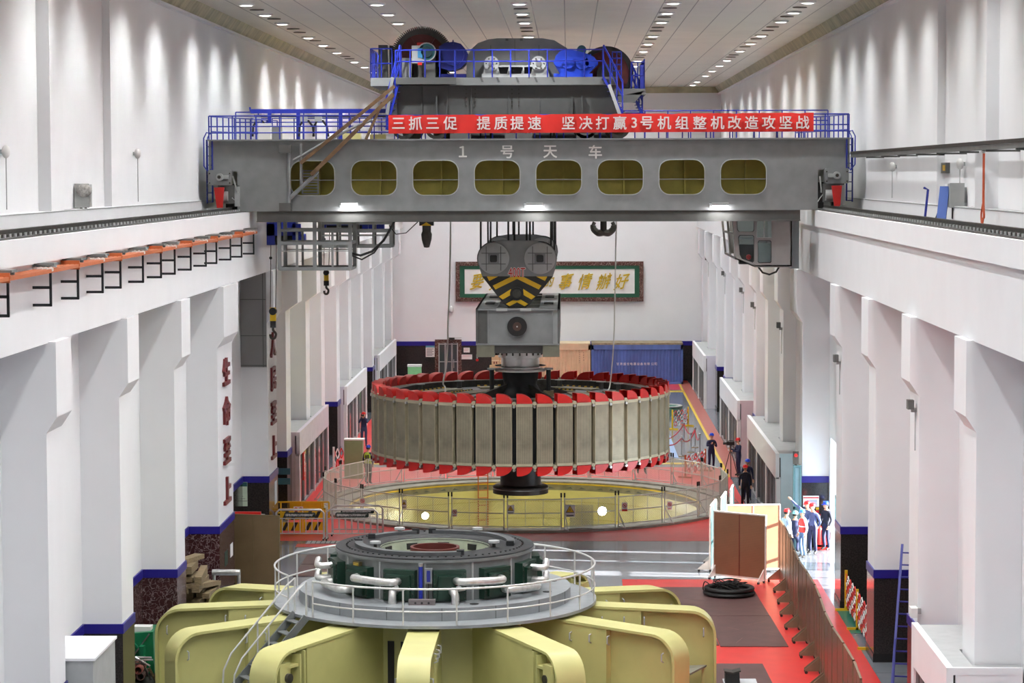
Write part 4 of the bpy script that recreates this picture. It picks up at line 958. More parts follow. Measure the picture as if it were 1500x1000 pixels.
p0 = b.build('pole', rotor, local=True); caps[0].build('upper_cap', p0, local=True); caps[1].build('lower_cap', p0, local=True); j.build('connector', p0, local=True)
for k in range(NP):
    a = (k + .34) * 2 * PI / NP
    if k == 0: p0.rotation_euler.z = a
    else: dup(p0, rz=a, parent=rotor)
# thin cables hanging from the crane to the rotor
def cable(pts, r, m, lab, nm='hanging_cable', cat='cable'):
    q = MB(); q.tube(pts, r, m, 6); return tag(q.build(nm), lab, cat)
def spl(pts, n=8):
    pts = [Vector(p) for p in pts]; out = []
    for i in range(len(pts) - 1):
        p0_, p1, p2, p3 = pts[max(i - 1, 0)], pts[i], pts[i + 1], pts[min(i + 2, len(pts) - 1)]
        for k in range(n):
            t = k / n; out.append(.5 * ((2 * p1) + (p2 - p0_) * t + (2 * p0_ - 5 * p1 + 4 * p2 - p3) * t * t + (3 * p1 - p0_ - 3 * p2 + p3) * t ** 3))
    return out + [pts[-1]]
y = 95.6
cable(spl([at(660, 322, y), at(659, 400, y), at(656, 480, y), at(656, 500, y), at(654, 535, y), at(649, 560, y), at(652, 567, y), Vector((RC.x - 2.7, 94.6, hz - .06)), Vector((RC.x - 1.8, 95.5, hz - .05))]), .03, mat('cable_grey', (186, 184, 178), .5), 'pale cable hanging from the crane down to the left of the rotor top')
cable(spl([at(903, 322, 96.0), at(901, 420, 96.0), at(899, 500, 96.0), at(894, 560, 96.0), at(890, 573, 95)]), .025, mat('cable_grey', (186, 184, 178), .5), 'thin cable hanging from the crane down to the right of the rotor top')
# auxiliary hooks
def hook_curve(c, s, double=False):
    return [c + Vector((x * s, 0, z * s)) for x, z in ([(0, 1), (0, .45), (-.28, .1), (-.3, -.3), (0, -.55), (.3, -.35), (.34, -.05)])]
h = thing('crane_hook', at(625, 362, 92), 'dark auxiliary hook with yellow collar hanging left of the big hook block', 'hook')
c = at(625, 345, 92)
m = MB(); m.box(c.x - .26, c.x + .26, c.y - .2, c.y + .2, az(330, 92), ZLOW + .25, black); m.plate([(c.x - .2, az(330, 92)), (c.x + .2, az(330, 92)), (c.x, az(325, 92))], [], lambda u, w, t: (u, t, w), c.y - .22, c.y - .2, hyel); m.build('block', h)
m = MB(); m.cyl(at(625, 341, 92), at(625, 329, 92), .16, dsteel, n=12); m.lathe([(.001, 0), (.1, .02), (.18, .3), (.2, .5), (.12, .72), (.06, .75)], at(625, 363, 92), dsteel, 16); m.build('shank', h)
h = thing('crane_hook', at(885, 345, 93), 'dark double hook hanging right of the big hook block', 'hook'); c = at(884, 333, 93)
m = MB(); m.cyl(c + Vector((0, 0, -.2)), (c.x, c.y, ZLOW + .3), .12, black, n=12)
for s in (-1, 1): m.tube(spl([c + Vector((0, 0, -.18)), c + Vector((s * .2, 0, -.2)), c + Vector((s * .36, 0, -.06)), c + Vector((s * .38, 0, .08)), c + Vector((s * .33, 0, .2))]), [.13] * 9 + [.12] * 8 + [.11] * 8 + [.07] * 8, dsteel, 8)
m.build('prongs', h)
# blue electric hoists with their small hooks
def ehoist(px0, px1, py0, py1, y, hook_px, hook_py, lab, ZLOW=ZLOW - .06):
    if y > 95: ZLOW = ZTOP - 2.82
    xa, xb = ax(px0, y), ax(px1, y); za, zb = az(py1, y), az(py0, y)
    t = thing('electric_hoist', ((xa + xb) / 2, y + .5, za), lab, 'hoist', 'blue electric hoists'); w = xb - xa
    m = MB(); m.box(xa, xb, y, y + .1, za + (zb - za) * .38, za + (zb - za) * .86, blue); m.box(xa, xa + .3, y, y + .8, za, ZLOW + .02, blue); m.box(xb - w * .25, xb - w * .15, y, y + .8, za, ZLOW + .02, blue); m.box(xa + .3, xb - .3, y + .7, y + .8, za + .2, zb, blue); m.build('body', t)
    m = MB(); zc = za + (zb - za) * .25; m.cyl((xa + .02, y + .4, zc), (xb - w * .2, y + .4, zc), .24, black, n=16); m.cyl((xb - w * .15, y + .4, zc), (xb + w * .12, y + .4, zc), .18, blue, n=14); m.build('drum', t)
    m = MB(); m.cyl((xa + .15, y + .3, za + .5), (xa + .15, y + .3, ZLOW + .02), .14, blue); m.build('motor', t)
    hk = thing('hoist_hook', at(hook_px, hook_py, y + .4), 'small yellow hook block hanging on two ropes from the ' + ('nearer' if y < 93 else 'farther') + ' blue electric hoist', 'hook', 'small yellow hook blocks')
    c = at(hook_px, hook_py, y + .4); sc_ = 1 if y < 93 else .8
    m = MB(); m.box(c.x - .11 * sc_, c.x + .11 * sc_, c.y - .1, c.y + .1, c.z - .2 * sc_, c.z + .3 * sc_, yel); m.cyl((c.x, c.y - .13, c.z + .16), (c.x, c.y + .13, c.z + .16), .14 * sc_, black, n=16); m.box(c.x - .1, c.x + .1, c.y - .09, c.y + .09, c.z - .45 * sc_, c.z - .2 * sc_, black); m.build('block', hk)
    m = MB(); m.tube(spl([c + Vector((0, 0, -.4)) * sc_, c + Vector((0, 0, -.55)) * sc_, c + Vector((.1, 0, -.68)) * sc_, c + Vector((.05, 0, -.85)) * sc_, c + Vector((-.08, 0, -.84)) * sc_, c + Vector((-.11, 0, -.7)) * sc_], 4), .045, dsteel, 6); m.build('hook', hk)
    m = MB()
    for dx, d2 in ((-.1, -.05), (.1, .16)): m.cyl((c.x + dx, c.y, c.z + .25), (c.x + d2, c.y, zc + .3), .016, dsteel, n=5)
    m.ball((c.x - .07, c.y, c.z + (zc - c.z) * .75), .06, black, 6); m.build('rope', hk)
ehoist(392, 442, 322, 358, 92.2, 400, 462, 'blue electric hoist under the left end of the crane beside the grey basket')
ehoist(468, 553, 318, 336, 98.5, 478, 405, 'blue electric hoist behind the grey baskets')
# ================================================================ YELLOW GENERATOR BRACKET IN THE FOREGROUND
BC = Vector((at(637.5, 882, 68).x, 68.0, 0)); RA = 7.72; ZD = 2.78; ZS = 3.12; ZH = 4.22
brk = thing('generator_bracket', (BC.x, BC.y, 0), 'huge yellow star shaped generator bracket with twelve arms and a grey railed deck', 'bracket')
BO = Vector((BC.x, BC.y, 0))
def arm_mesh(bracketed):
    """arm along +x from the hub, local to the bracket centre"""
    m = MB(); zt0, zt1 = 2.66, 2.47; hw = .41; rc = .72
    top = lambda r: zt0 + (zt1 - zt0) * (r - 3.4) / (RA - 3.4)
    # flange strip: along the top, round the corner, down the end
    P = [(3.0, top(3.0)), (RA - rc, top(RA - rc))] + [(RA - rc + rc * math.sin(a), top(RA - rc) - rc + rc * math.cos(a)) for a in [PI / 2 * i / 8 for i in range(1, 9)]] + [(RA, .0)]
    Q = [(3.0, top(3.0) - .07), (RA - rc, top(RA - rc) - .07)] + [(RA - rc + (rc - .07) * math.sin(a), top(RA - rc) - rc + (rc - .07) * math.cos(a)) for a in [PI / 2 * i / 8 for i in range(1, 9)]] + [(RA - .07, .0)]
    k = len(P); vs = []
    for L in (P, Q):
        for y in (-hw, hw): vs += [(r, y, z) for r, z in L]
    fs = []
    for i in range(k - 1): fs += [(i, i + 1, k + i + 1, k + i), (2 * k + i, 3 * k + i, 3 * k + i + 1, 2 * k + i + 1), (i, 2 * k + i, 2 * k + i + 1, i + 1), (k + i, k + i + 1, 3 * k + i + 1, 3 * k + i)]
    fs += [(0, k, 3 * k, 2 * k), (k - 1, 3 * k - 1, 4 * k - 1, 2 * k - 1)][:1]
    m.add(vs, fs, yarm, True)
    rb = RA - 2.05 if not bracketed else RA - 1.35
    m.hexa([(2.2, -hw + .03, 0), (rb, -hw + .03, 0), (rb, hw - .03, 0), (2.2, hw - .03, 0)], [(2.2, -hw + .03, top(2.2) - .06), (rb, -hw + .03, top(rb) - .06), (rb, hw - .03, top(rb) - .06), (2.2, hw - .03, top(2.2) - .06)], yarm)
    W = [(r, z) for r, z in Q[1:]]; poly = [(rb - .05, top(rb) - .06)] + W + [(rb - .05, 0)]
    for y in (-.14, .08): m.plate(poly, [], lambda u, w, t: (u, t, w), y, y + .06, yarm)
    m.box(RA - rc - .5, RA - .05, -hw + .02, hw - .02, .0, .08, yarm)
    return m
def arm_extras(kind):
    m = MB()
    if kind == 'lug':
        for s in (-1, 1):
            y0, y1 = (.2 * s, .47 * s); a, b = min(y0, y1), max(y0, y1)
            m.box(RA - 1.18, RA - 1.12, a, b, 1.35, 2.42, yarm); m.box(RA - 1.0, RA - .94, a, b, 1.35, 2.36, yarm); m.box(RA - 1.0, RA - .28, a, b - .1 if s > 0 else b, 1.5, 1.58, yarm); m.box(RA - 1.0, RA - .45, a, b - .05, 2.05, 2.12, yarm)
            m.box(RA - .62, RA - .2, a, b - .06, 1.5, 2.2, yarm)
            m.cyl((RA - .5, s * .3, 1.82), (RA - .5, s * .5, 1.82), .12, dsteel, n=16)
    else:
        for s in (-1, 1):
            for r in (4.6, 5.2, 5.75, RA - .35):
                z = 2.2 if r < 7 else 1.9
                m.tube([(r, s * .37, z + .12), (r, s * .47, z + .1), (r, s * .47, z - .08), (r, s * .37, z - .12)], .02, lgrey, 5)
    return m
protos = {}
for k in range(12):
    ang = math.radians(-1 + 30 * k); kind = 'lug' if k in (2, 4, 8, 10) else 'plain'
    if kind not in protos:
        a = arm_mesh(kind == 'lug').build('arm', brk, local=True); e = arm_extras(kind).build('lifting_lug' if kind == 'lug' else 'rung', a, local=True); protos[kind] = a; a.rotation_euler.z = ang
    else: dup(protos[kind], rz=ang, parent=brk)
m = MB(); m.lathe([(3.05, .0), (3.05, ZD - .08)], BO, yarm, 48)
for k in range(12):
    if k % 2: continue
    a = math.radians(14 + 30 * k)
    for da in (-.06, .06): c = BO + Vector((3.06 * math.cos(a + da), 3.06 * math.sin(a + da), 0)); u = Vector((-math.sin(a), math.cos(a), 0)) * .09; w = Vector((math.cos(a), math.sin(a), 0)) * .02; m.hexa([c - u + Vector((0, 0, .9)), c + u + Vector((0, 0, .9)), c + u + w + Vector((0, 0, .9)), c - u + w + Vector((0, 0, .9))], [c - u + Vector((0, 0, 2.1)), c + u + Vector((0, 0, 2.1)), c + u + w + Vector((0, 0, 2.1)), c - u + w + Vector((0, 0, 2.1))], black)
m.build('barrel', brk)
m = MB(); m.lathe([(.001, ZD - .08), (4.44, ZD - .08), (4.44, ZD), (3.73, ZD), (3.73, ZS), (2.6, ZS), (2.6, ZS - .02)], BO, deckgrey, 96)
for k in range(16): a = 2 * PI * k / 16 + .1; u = Vector((math.cos(a), math.sin(a), 0)); v = Vector((-u.y, u.x, 0)) * .006; m.hexa([BO + u * 3.74 - v + Vector((0, 0, ZD)), BO + u * 3.74 + v + Vector((0, 0, ZD)), BO + u * 3.735 + v + Vector((0, 0, ZD)), BO + u * 3.735 - v + Vector((0, 0, ZD))], [BO + u * 3.74 - v + Vector((0, 0, ZS)), BO + u * 3.74 + v + Vector((0, 0, ZS)), BO + u * 3.735 + v + Vector((0, 0, ZS)), BO + u * 3.735 - v + Vector((0, 0, ZS))], dsteel)
for a in (-.35, .2, .45, 2.7, -1.2): c = BO + Vector((3.3 * math.cos(a), 3.3 * math.sin(a), ZS)); m.cyl(c, c + Vector((0, 0, .012)), .12, black, n=12)
m.build('deck', brk)
m = MB(); m.lathe([(2.66, ZS), (2.66, ZH - .08), (2.74, ZH - .07), (2.74, ZH), (2.72, ZH + .0)], BO, hubgrey, 96)
for k in range(13): a = math.radians(-90 + 25 + 27.7 * k); c = BO + Vector((2.67 * math.cos(a), 2.67 * math.sin(a), 0)); m.cyl(c + Vector((0, 0, ZS)), c + Vector((0, 0, ZH - .1)), .03, lgrey, n=5)
m.build('hub', brk)
m = MB(); m.lathe([(2.72, ZH), (2.71, ZH + .04), (1.62, ZH + .04), (1.55, ZH + .0), (1.48, ZH - .06)], BO, topblack, 96)
for k in range(72):
    a = 2 * PI * k / 72; c = BO + Vector((2.42 * math.cos(a), 2.42 * math.sin(a), ZH + .03)); m.cyl(c, c + Vector((0, 0, .035)), .028, black, n=6)
m.build('top_flange', brk)
m = MB(); m.lathe([(1.5, ZH - .02), (1.42, ZH - .5), (.6, ZH - .52)], BO, mat('bowl_pale', (158, 166, 146), .4, 0, .12, 3), 72); m.lathe([(.68, ZH - .52), (.68, ZH - .03), (.6, ZH - .03)], BO, mat('bore_red', (86, 30, 22), .6), 48); m.lathe([(.6, ZH - .03), (.6, ZH - .5)], BO, mat('bore_red', (86, 30, 22), .6), 48); m.disc(BO + Vector((0, 0, ZH - .45)), .62, mat('bore_red', (86, 30, 22), .6), 48)
for k in range(10): a = 2 * PI * k / 10 + .2; u = Vector((math.cos(a), math.sin(a), 0)); v = Vector((-u.y, u.x, 0)); c = BO + u * 1.43; m.hexa([c - v * .16 + Vector((0, 0, ZH - .3)), c + v * .16 + Vector((0, 0, ZH - .3)), c + v * .16 + u * .05 + Vector((0, 0, ZH - .3)), c - v * .16 + u * .05 + Vector((0, 0, ZH - .3))], [c - v * .16 + Vector((0, 0, ZH - .13)), c + v * .16 + Vector((0, 0, ZH - .13)), c + v * .16 + u * .05 + Vector((0, 0, ZH - .13)), c - v * .16 + u * .05 + Vector((0, 0, ZH - .13))], black)
m.build('bowl', brk)
for a0, a1 in ((178, 292), (-8, 95), (108, 150)):
    m = MB(); m.lathe([(1.98, ZH + .04), (1.98, ZH + .13), (2.2, ZH + .13), (2.2, ZH + .04)], BO, mat('clamp_grey', (78, 80, 82), .5, 0, .1, 4), 40, math.radians(a0), math.radians(a1), closed=True)
    for a in (a0, a1): c = BO + Vector((2.1 * math.cos(math.radians(a)), 2.1 * math.sin(math.radians(a)), 0)); m.box(c.x - .1, c.x + .1, c.y - .1, c.y + .1, ZH + .03, ZH + .17, topblack)
    m.build('clamp_ring', brk)
for a, r in ((205, 1.75), (120, 2.2), (340, 1.75), (60, 2.2)):
    m = MB(); c = BO + Vector((r * math.cos(math.radians(a)), r * math.sin(math.radians(a)), ZH)); m.cyl(c, c + Vector((0, 0, .16)), .05, dsteel, n=10); m.cyl(c + Vector((0, 0, .16)), c + Vector((0, 0, .22)), .15, lgrey, n=14); m.build('eye_bolt', brk)
# oil coolers round the hub with foil clad pipes
def pol(r, deg, z): return BO + Vector((r * math.sin(math.radians(deg)), -r * math.cos(math.radians(deg)), z))
for k in range(13):
    d = 11 + 27.7 * k; m = MB()
    M = Matrix.Translation(BO) @ Matrix.Rotation(math.radians(d), 4, 'Z')
    q = MB(); q.box(-.44, .44, -2.86, -2.55, ZS + .03, ZS + .84, cooler); q.box(-.33, .33, -2.94, -2.86, ZS + .1, ZS + .72, cooler); q.box(-.3, .3, -2.97, -2.9, ZS + .66, ZS + .7, cooler)
    for x in (-.4, .4):
        for z in range(6): q.cyl((x, -2.89, ZS + .1 + .13 * z), (x, -2.86, ZS + .1 + .13 * z), .018, dsteel, n=5)
    m.merge(q, M); o = m.build('oil_cooler', brk)
def pipe(pts, name='foil_pipe', r=.105):
    m = MB(); m.tube(spl(pts, 6), r, alum, 10)
    return m.build(name, brk)
zu, zd = ZS + .58, ZS + .22
for d in (-44.4, 11):
    pipe([pol(2.9, d + 3, zu), pol(3.14, d + 4, zu), pol(3.2, d + 8, zu), pol(3.2, d + 22, zu - .02), pol(3.14, d + 27, zu - .02), pol(2.9, d + 28, zu - .02)])
for d in (-72, 38.7):
    pipe([pol(2.9, d + 3, zd + .05), pol(3.12, d + 3, zd + .05), pol(3.2, d + 7, zd + .04), pol(3.22, d + 21, zd), pol(3.14, d + 25, zd), pol(2.9, d + 26, zd)])
for d in (-73, 67):
    for z in (ZS + .35, ZS + .68):
        pipe([pol(2.9, d, z), pol(3.2, d, z), pol(3.27, d + (2 if d > 0 else -2), z + .02), pol(3.2, d + (7 if d > 0 else -7), z + .12)], r=.09)
for d in (-18, 12): 
    pipe([pol(2.95, d, zd + .08), pol(3.12, d, zd + .08), pol(3.2, d + .5, zd), pol(3.22, d + .5, ZS)], r=.11)
    m = MB(); c = pol(3.2, d + 2.5, zd + .22); m.tube([pol(3.0, d + 2, zd + .2), c], .02, steel, 5); m.cyl(c + Vector((0, -.03, 0)), c + Vector((0, .03, 0)), .06, lgrey, n=12); m.bar(pol(3.1, d + 1, zd + .1), pol(3.1, d + 6, zd + .14), .03, .03, steel); m.build('gauge', brk)
m = MB(); a, b = pol(2.8, -4.7, ZS), pol(2.8, -4.7, ZH - .15); m.cyl(a, b, .055, blue, n=10); m.cyl(b, b + Vector((0, 0, .08)), .07, steel, n=8); m.build('level_tube', brk)
m = MB(); c = pol(2.76, -.5, ZH - .35); m.box(c.x - .1, c.x + .1, c.y - .08, c.y + .05, c.z - .25, c.z + .15, grey); m.box(c.x - .04, c.x + .05, c.y - .1, c.y - .08, c.z - .2, c.z + .1, navy); m.box(c.x - .015, c.x + .015, c.y - .03, c.y + .03, ZS, c.z - .25, dsteel); m.build('sensor_box', brk)
m = MB(); c = pol(2.72, -46, ZH - .28); m.merge((lambda q: (q.box(-.14, .14, -.08, .02, -.13, .13, mat('plate_brown', (70, 62, 36), .5)), q.box(-.09, .09, -.1, -.08, -.1, .1, mat('plate_yellow', (190, 160, 50), .5)), q)[-1])(MB()), Matrix.Translation(c) @ Matrix.Rotation(math.radians(-46), 4, 'Z'))
for i in range(4): m.merge((lambda q: (q.box(-.09, .09, -.105, -.1, -.08 + .05 * i, -.07 + .05 * i, hblk), q)[-1])(MB()), Matrix.Translation(c) @ Matrix.Rotation(math.radians(-46), 4, 'Z'))
m.build('name_plate', brk)
m = MB(); c = pol(3.18, -3.5, ZS); m.box(c.x - .33, c.x + .37, c.y - .1, c.y + .1, ZS, ZS + .14, mat('plate_grey', (112, 104, 104), .5))
for x in (-.15, .02, .2): m.cyl((c.x + x, c.y - .11, ZS + .06), (c.x + x, c.y - .09, ZS + .06), .03, black, n=8)
m.build('base_block', brk)
# deck railing and stair
m = MB(); RR = 4.4; a0, a1 = -44, 300
A = [a0 + (a1 - a0) * i / 70 for i in range(71)]
for h, r in ((.95, .028), (.36, .022)): m.tube([pol(RR, a, ZD + h) for a in A], r, silver, 6)
for i in range(20): a = a0 + (a1 - a0) * i / 19; m.cyl(pol(RR, a, ZD - .02), pol(RR, a, ZD + .95), .024, silver, n=6)
m.build('deck_railing', brk)
m = MB()
p, q = at(465, 885, 65.2), at(432, 950, 63.4)
sa, sb = pol(4.45, -50, ZD), pol(6.6, -53, .6)
side = Vector((sb - sa).cross(Vector((0, 0, 1)))).normalized() * .36
for s in (-1, 1):
    m.bar(sa + side * s, sb + side * s, .05, .2, hubgrey)
    m.tube([sa + side * s + Vector((0, 0, .05)), sa + side * s + Vector((0, 0, .95)), sa.lerp(sb, .1) + side * s + Vector((0, 0, 1.0)), sa.lerp(sb, .85) + side * s + Vector((0, 0, .95)), sa.lerp(sb, .95) + side * s + Vector((0, 0, .75)), sa.lerp(sb, .97) + side * s + Vector((0, 0, .2))], .028, silver, 6)
    m.cyl(sa.lerp(sb, .5) + side * s, sa.lerp(sb, .5) + side * s + Vector((0, 0, .98)), .024, silver, n=6)
for i in range(8): c = sa.lerp(sb, (i + .6) / 8); m.bar(c - side, c + side, .22, .03, hubgrey)
m.build('stair', brk)

# ================================================================ FENCE ROUND THE PIT
FR = 8.85; NF = 24
fence_proto = None
def panel_parts():
    w = 2 * FR * math.sin(PI / NF); hw = w / 2 - .07; t = MB(); post = MB(); net = MB(); r = .022
    for z in (.12, .66, 1.22): t.tube([(-hw, 0, z), (hw, 0, z)], r, silver, 6)
    for x in (-hw, hw): t.cyl((x, 0, .0), (x, 0, 1.3), .026, silver, n=6); t.cyl((x, 0, 1.3), (x, 0, 1.48), .035, black, n=8)
    for x in (-hw * .33, hw * .33): t.cyl((x, 0, .12), (x, 0, 1.22), .014, silver, n=5)
    t.bar((hw, 0, .02), (hw, .5, .02), .05, .04, silver); t.bar((hw, .45, .02), (hw, 0, .62), .035, .035, silver)
    s = .1; 
    for d in (1, -1):
        c0 = -2 * hw - 1.2; c = c0
        while c < 2 * hw + 1.3:
            # line x = d*(z-.12) + c - hw, clipped to the panel
            pts = []
            zA, zB = .12, 1.22
            xA, xB = d * 0 + c, c + d * (zB - zA)
            t0, t1 = 0.0, 1.0
            for lo in ((xA, xB),):
                dx = xB - xA
                for bound, sign in ((-hw, 1), (hw, -1)):
                    fa = sign * (xA - bound); fb = sign * (xB - bound)
                    if fa < 0 and fb < 0: t0 = 2
                    elif fa < 0: t0 = max(t0, fa / (fa - fb))
                    elif fb < 0: t1 = min(t1, fa / (fa - fb))
            if t1 - t0 > .02:
                A = (xA + (xB - xA) * t0, 0, zA + (zB - zA) * t0); B = (xA + (xB - xA) * t1, 0, zA + (zB - zA) * t1); net.tube([A, B], .0065, wire_m, 3)
            c += s
    return t, net
signs = {18: 'prohibit', 19: 'warn', 20: 'prohibit', 16: 'prohibit', 17: 'warn', 21: 'warn', 15: 'prohibit2', 14: 'prohibit', 22: 'prohibit'}
ft, fn = panel_parts()
for k in range(NF):
    a = (k + .23) * 2 * PI / NF; loc = PC + Vector((FR * math.cos(a), FR * math.sin(a), .1)); loc = Vector((PC.x + FR * math.cos(a) * math.cos(PI / NF), PC.y + FR * math.sin(a) * math.cos(PI / NF), .1))
    deg = math.degrees(a) % 360
    where = 'front' if 200 < deg < 340 else ('back' if 20 < deg < 160 else 'side')
    n_ = int(((deg - 270) % 360) / 15) + 1
    lab = 'wire mesh fence panel of the pit fence, %s going anticlockwise from the front middle' % (NUM[n_ - 1] if n_ <= 20 else ['twenty-first', 'twenty-second', 'twenty-third', 'twenty-fourth'][n_ - 21])
    if fence_proto is None:
        fence_proto = thing('fence_panel', loc, lab, 'fence', 'mesh fence panels round the pit', rz=a - PI / 2)
        ORG[fence_proto.name] = Vector((0, 0, 0)); ft.build('frame', fence_proto, local=True); fn.build('wire_mesh', fence_proto, local=True)
    else: dup(fence_proto, loc=loc, rz=a - PI / 2, label=lab)
# safety signs hung on the front posts
def sign_post(px, py, w, h, kind, lab):
    Yd = PC.y - math.sqrt(max(.1, FR ** 2 - (ax(px, 100) - PC.x) ** 2)) - .09
    c = at(px, py, Yd); m = MB(); m.box(c.x - w / 2, c.x + w / 2, c.y - .012, c.y, c.z - h / 2, c.z + h / 2, paper)
    o = m.build('safety_sign'); tag(o, lab, 'sign', 'safety signs on the pit fence'); f = MB()
    if kind == 'warn':
        T = lambda s, dz, y: [(c.x - s, c.z - s * .75 + dz), (c.x + s, c.z - s * .75 + dz), (c.x, c.z + s * .95 + dz)]
        f.plate(T(w * .42, h * .12, 0), [], lambda u, v, t: (u, t, v), c.y - .018, c.y - .012, hblk); f.plate(T(w * .33, h * .12, 0), [], lambda u, v, t: (u, t, v), c.y - .024, c.y - .018, hyel); f.box(c.x - .012, c.x + .012, c.y - .028, c.y - .024, c.z, c.z + h * .2, hblk)
    else:
        f.lathe([(w * .4, -.02), (w * .4, -.012), (w * .3, -.012), (w * .3, -.02)], (c.x, c.y, c.z + h * .14), red, 24, closed=True, axis='y'); f.bar((c.x - w * .25, c.y - .016, c.z + h * .14 + w * .25), (c.x + w * .25, c.y - .016, c.z + h * .14 - w * .25), w * .1, .006, red, up=(0, 1, 0)); f.ball((c.x, c.y - .012, c.z + h * .14), w * .14, hblk, 6, (1, .1, 1))
        if kind == 'prohibit2': f.box(c.x - w / 2, c.x + w / 2, c.y - .02, c.y - .012, c.z - h * .5, c.z - h * .28, red)
    f.box(c.x - w * .35, c.x + w * .35, c.y - .018, c.y - .012, c.z - h * .42, c.z - h * .34, hblk if kind == 'warn' else red)
    f.build('pictogram', o)
for px, py, w, h, k, lab in ((592, 738, .2, .34, 'warn', 'yellow triangle warning sign on the pit fence, leftmost triangle'), (666, 751, .2, .3, 'prohibit', 'round red prohibition sign on the pit fence left of the ladder'), (748, 746, .3, .36, 'warn', 'yellow triangle warning sign on the pit fence right of the ladder'),
                             (835, 748, .42, .5, 'warn', 'largest yellow triangle warning sign on the pit fence beside the mesh patch'), (915, 742, .22, .36, 'prohibit2', 'white and red prohibition sign right of the bright pit lamp'), (981, 740, .2, .36, 'prohibit', 'red prohibition sign on the right bend of the pit fence'), (531, 735, .2, .34, 'prohibit', 'red prohibition sign on the left bend of the pit fence')):
    sign_post(px, py, w, h, k, lab)
# grey grating patch leaning inside the fence
m = MB(); c = at(852, 763, 100.2); m.merge((lambda q: ([q.bar((-.45 + .06 * i, 0, -.45), (-.45 + .06 * i, 0, .45), .02, .02, lgrey) for i in range(16)], [q.bar((-.45, 0, -.45 + .06 * i), (.45, 0, -.45 + .06 * i), .02, .02, lgrey) for i in range(16)], q)[-1])(MB()), Matrix.Translation((c.x, c.y, .58)))
tag(m.build('grating'), 'grey grating sheet leaning inside the fence right of the largest warning triangle', 'grating')
# pit ladder and two floodlights on the pit wall
yb = PC.y + PR - .2
m = MB(); xa, xb = ax(700, yb), ax(714, yb)
yy = lambda x: PC.y + math.sqrt(PR ** 2 - (x - PC.x) ** 2) - .15
for x in (xa, xb): m.bar((x, yy(x), .9), (x, yy(x), -4.1), .05, .05, orange)
for i in range(14): m.bar((xa, yy(xa), .7 - .35 * i), (xb, yy(xb), .7 - .35 * i), .035, .035, orange)
tag(m.build('pit_ladder'), 'orange steel ladder down the far yellow wall of the pit', 'ladder')
for px, py, s, lab in ((623, 755, .1, 'dazzling floodlight in the pit left of the ladder'), (882, 748, .13, 'dazzling larger floodlight in the pit right of the ladder')):
    x = ax(px, 113); d = PC.y + math.sqrt(PR ** 2 - (x - PC.x) ** 2) - .5; c = at(px, py, d)
    t = thing('floodlight', c, lab, 'lamp', 'pit floodlights'); m = MB(); m.lathe([(s * 1.6, -.1), (s * 1.7, 0), (s * 1.2, .22), (.0005, .24)], c, dsteel, 20, axis='y'); m.bar(c + Vector((0, .2, 0)), (c.x, PC.y + math.sqrt(PR ** 2 - (x - PC.x) ** 2), c.z), .05, .05, dsteel); m.build('housing', t)
    m = MB(); m.ball(c + Vector((0, -.06, 0)), s * 1.55, flood_m, 10, (1, .45, 1)); m.build('lens', t)
    l = bpy.data.lights.new('pit_floodlight', 'SPOT'); l.energy = 110; l.spot_size = 2.7; l.shadow_soft_size = .12; l.color = (.95, .97, 1); lo = bpy.data.objects.new('pit_floodlight', l); COL.objects.link(lo); lo.location = c + Vector((0, -.22, 0)); lo.rotation_euler = (-PI / 2 + .1, 0, 0) 
# ================================================================ THINGS ON THE WALLS
# conductor rails along the left beam
cr = thing('conductor_rail', (-10.0, 70, 12.2), 'orange conductor rails on black brackets along the left crane beam', 'conductor rail')
ZCR = 12.33
for x in (-9.84, -9.95, -10.06, -10.17): m = MB(); m.box(x - .03, x + .03, 44, 89, ZCR - .02, ZCR + .06, orange); m.build('bar', cr)
for i, y in enumerate([46.4, 49.4, 53.5, 56.5, 59.5, 61.9, 65.2, 68.1, 70.5, 73.5, 76.6, 78.9, 82.2, 85, 88.3]):
    m = MB(); m.bar((-9.86, y, ZCR - .02), (-9.86, y, ZCR - .74), .05, .05, topblack)
    for z in (ZCR - .34, ZCR - .72): m.bar((-9.84, y, z), (-10.25, y, z), .05, .06, topblack)
    m.bar((-9.75, y + .1, ZCR + .12), (-10.25, y + .1, ZCR + .12), .1, .05, dgrey if i % 2 else lgrey)
    o = m.build('bracket', cr)
    q = MB()
    if i % 2 == 1: q.box(-10.22, -9.8, y - .12, y - .04, ZCR - .06, ZCR + .14, orange)
    for x in (-9.84, -9.95, -10.06, -10.17): q.cyl((x, y - .1, ZCR + .05), (x, y - .02, ZCR + .05), .06, orange if i % 2 else paper, n=6)
    q.box(-10.22, -9.78, y, y + .5, ZCR + .14, ZCR + .19, hubgrey); q.build('insulator', o)
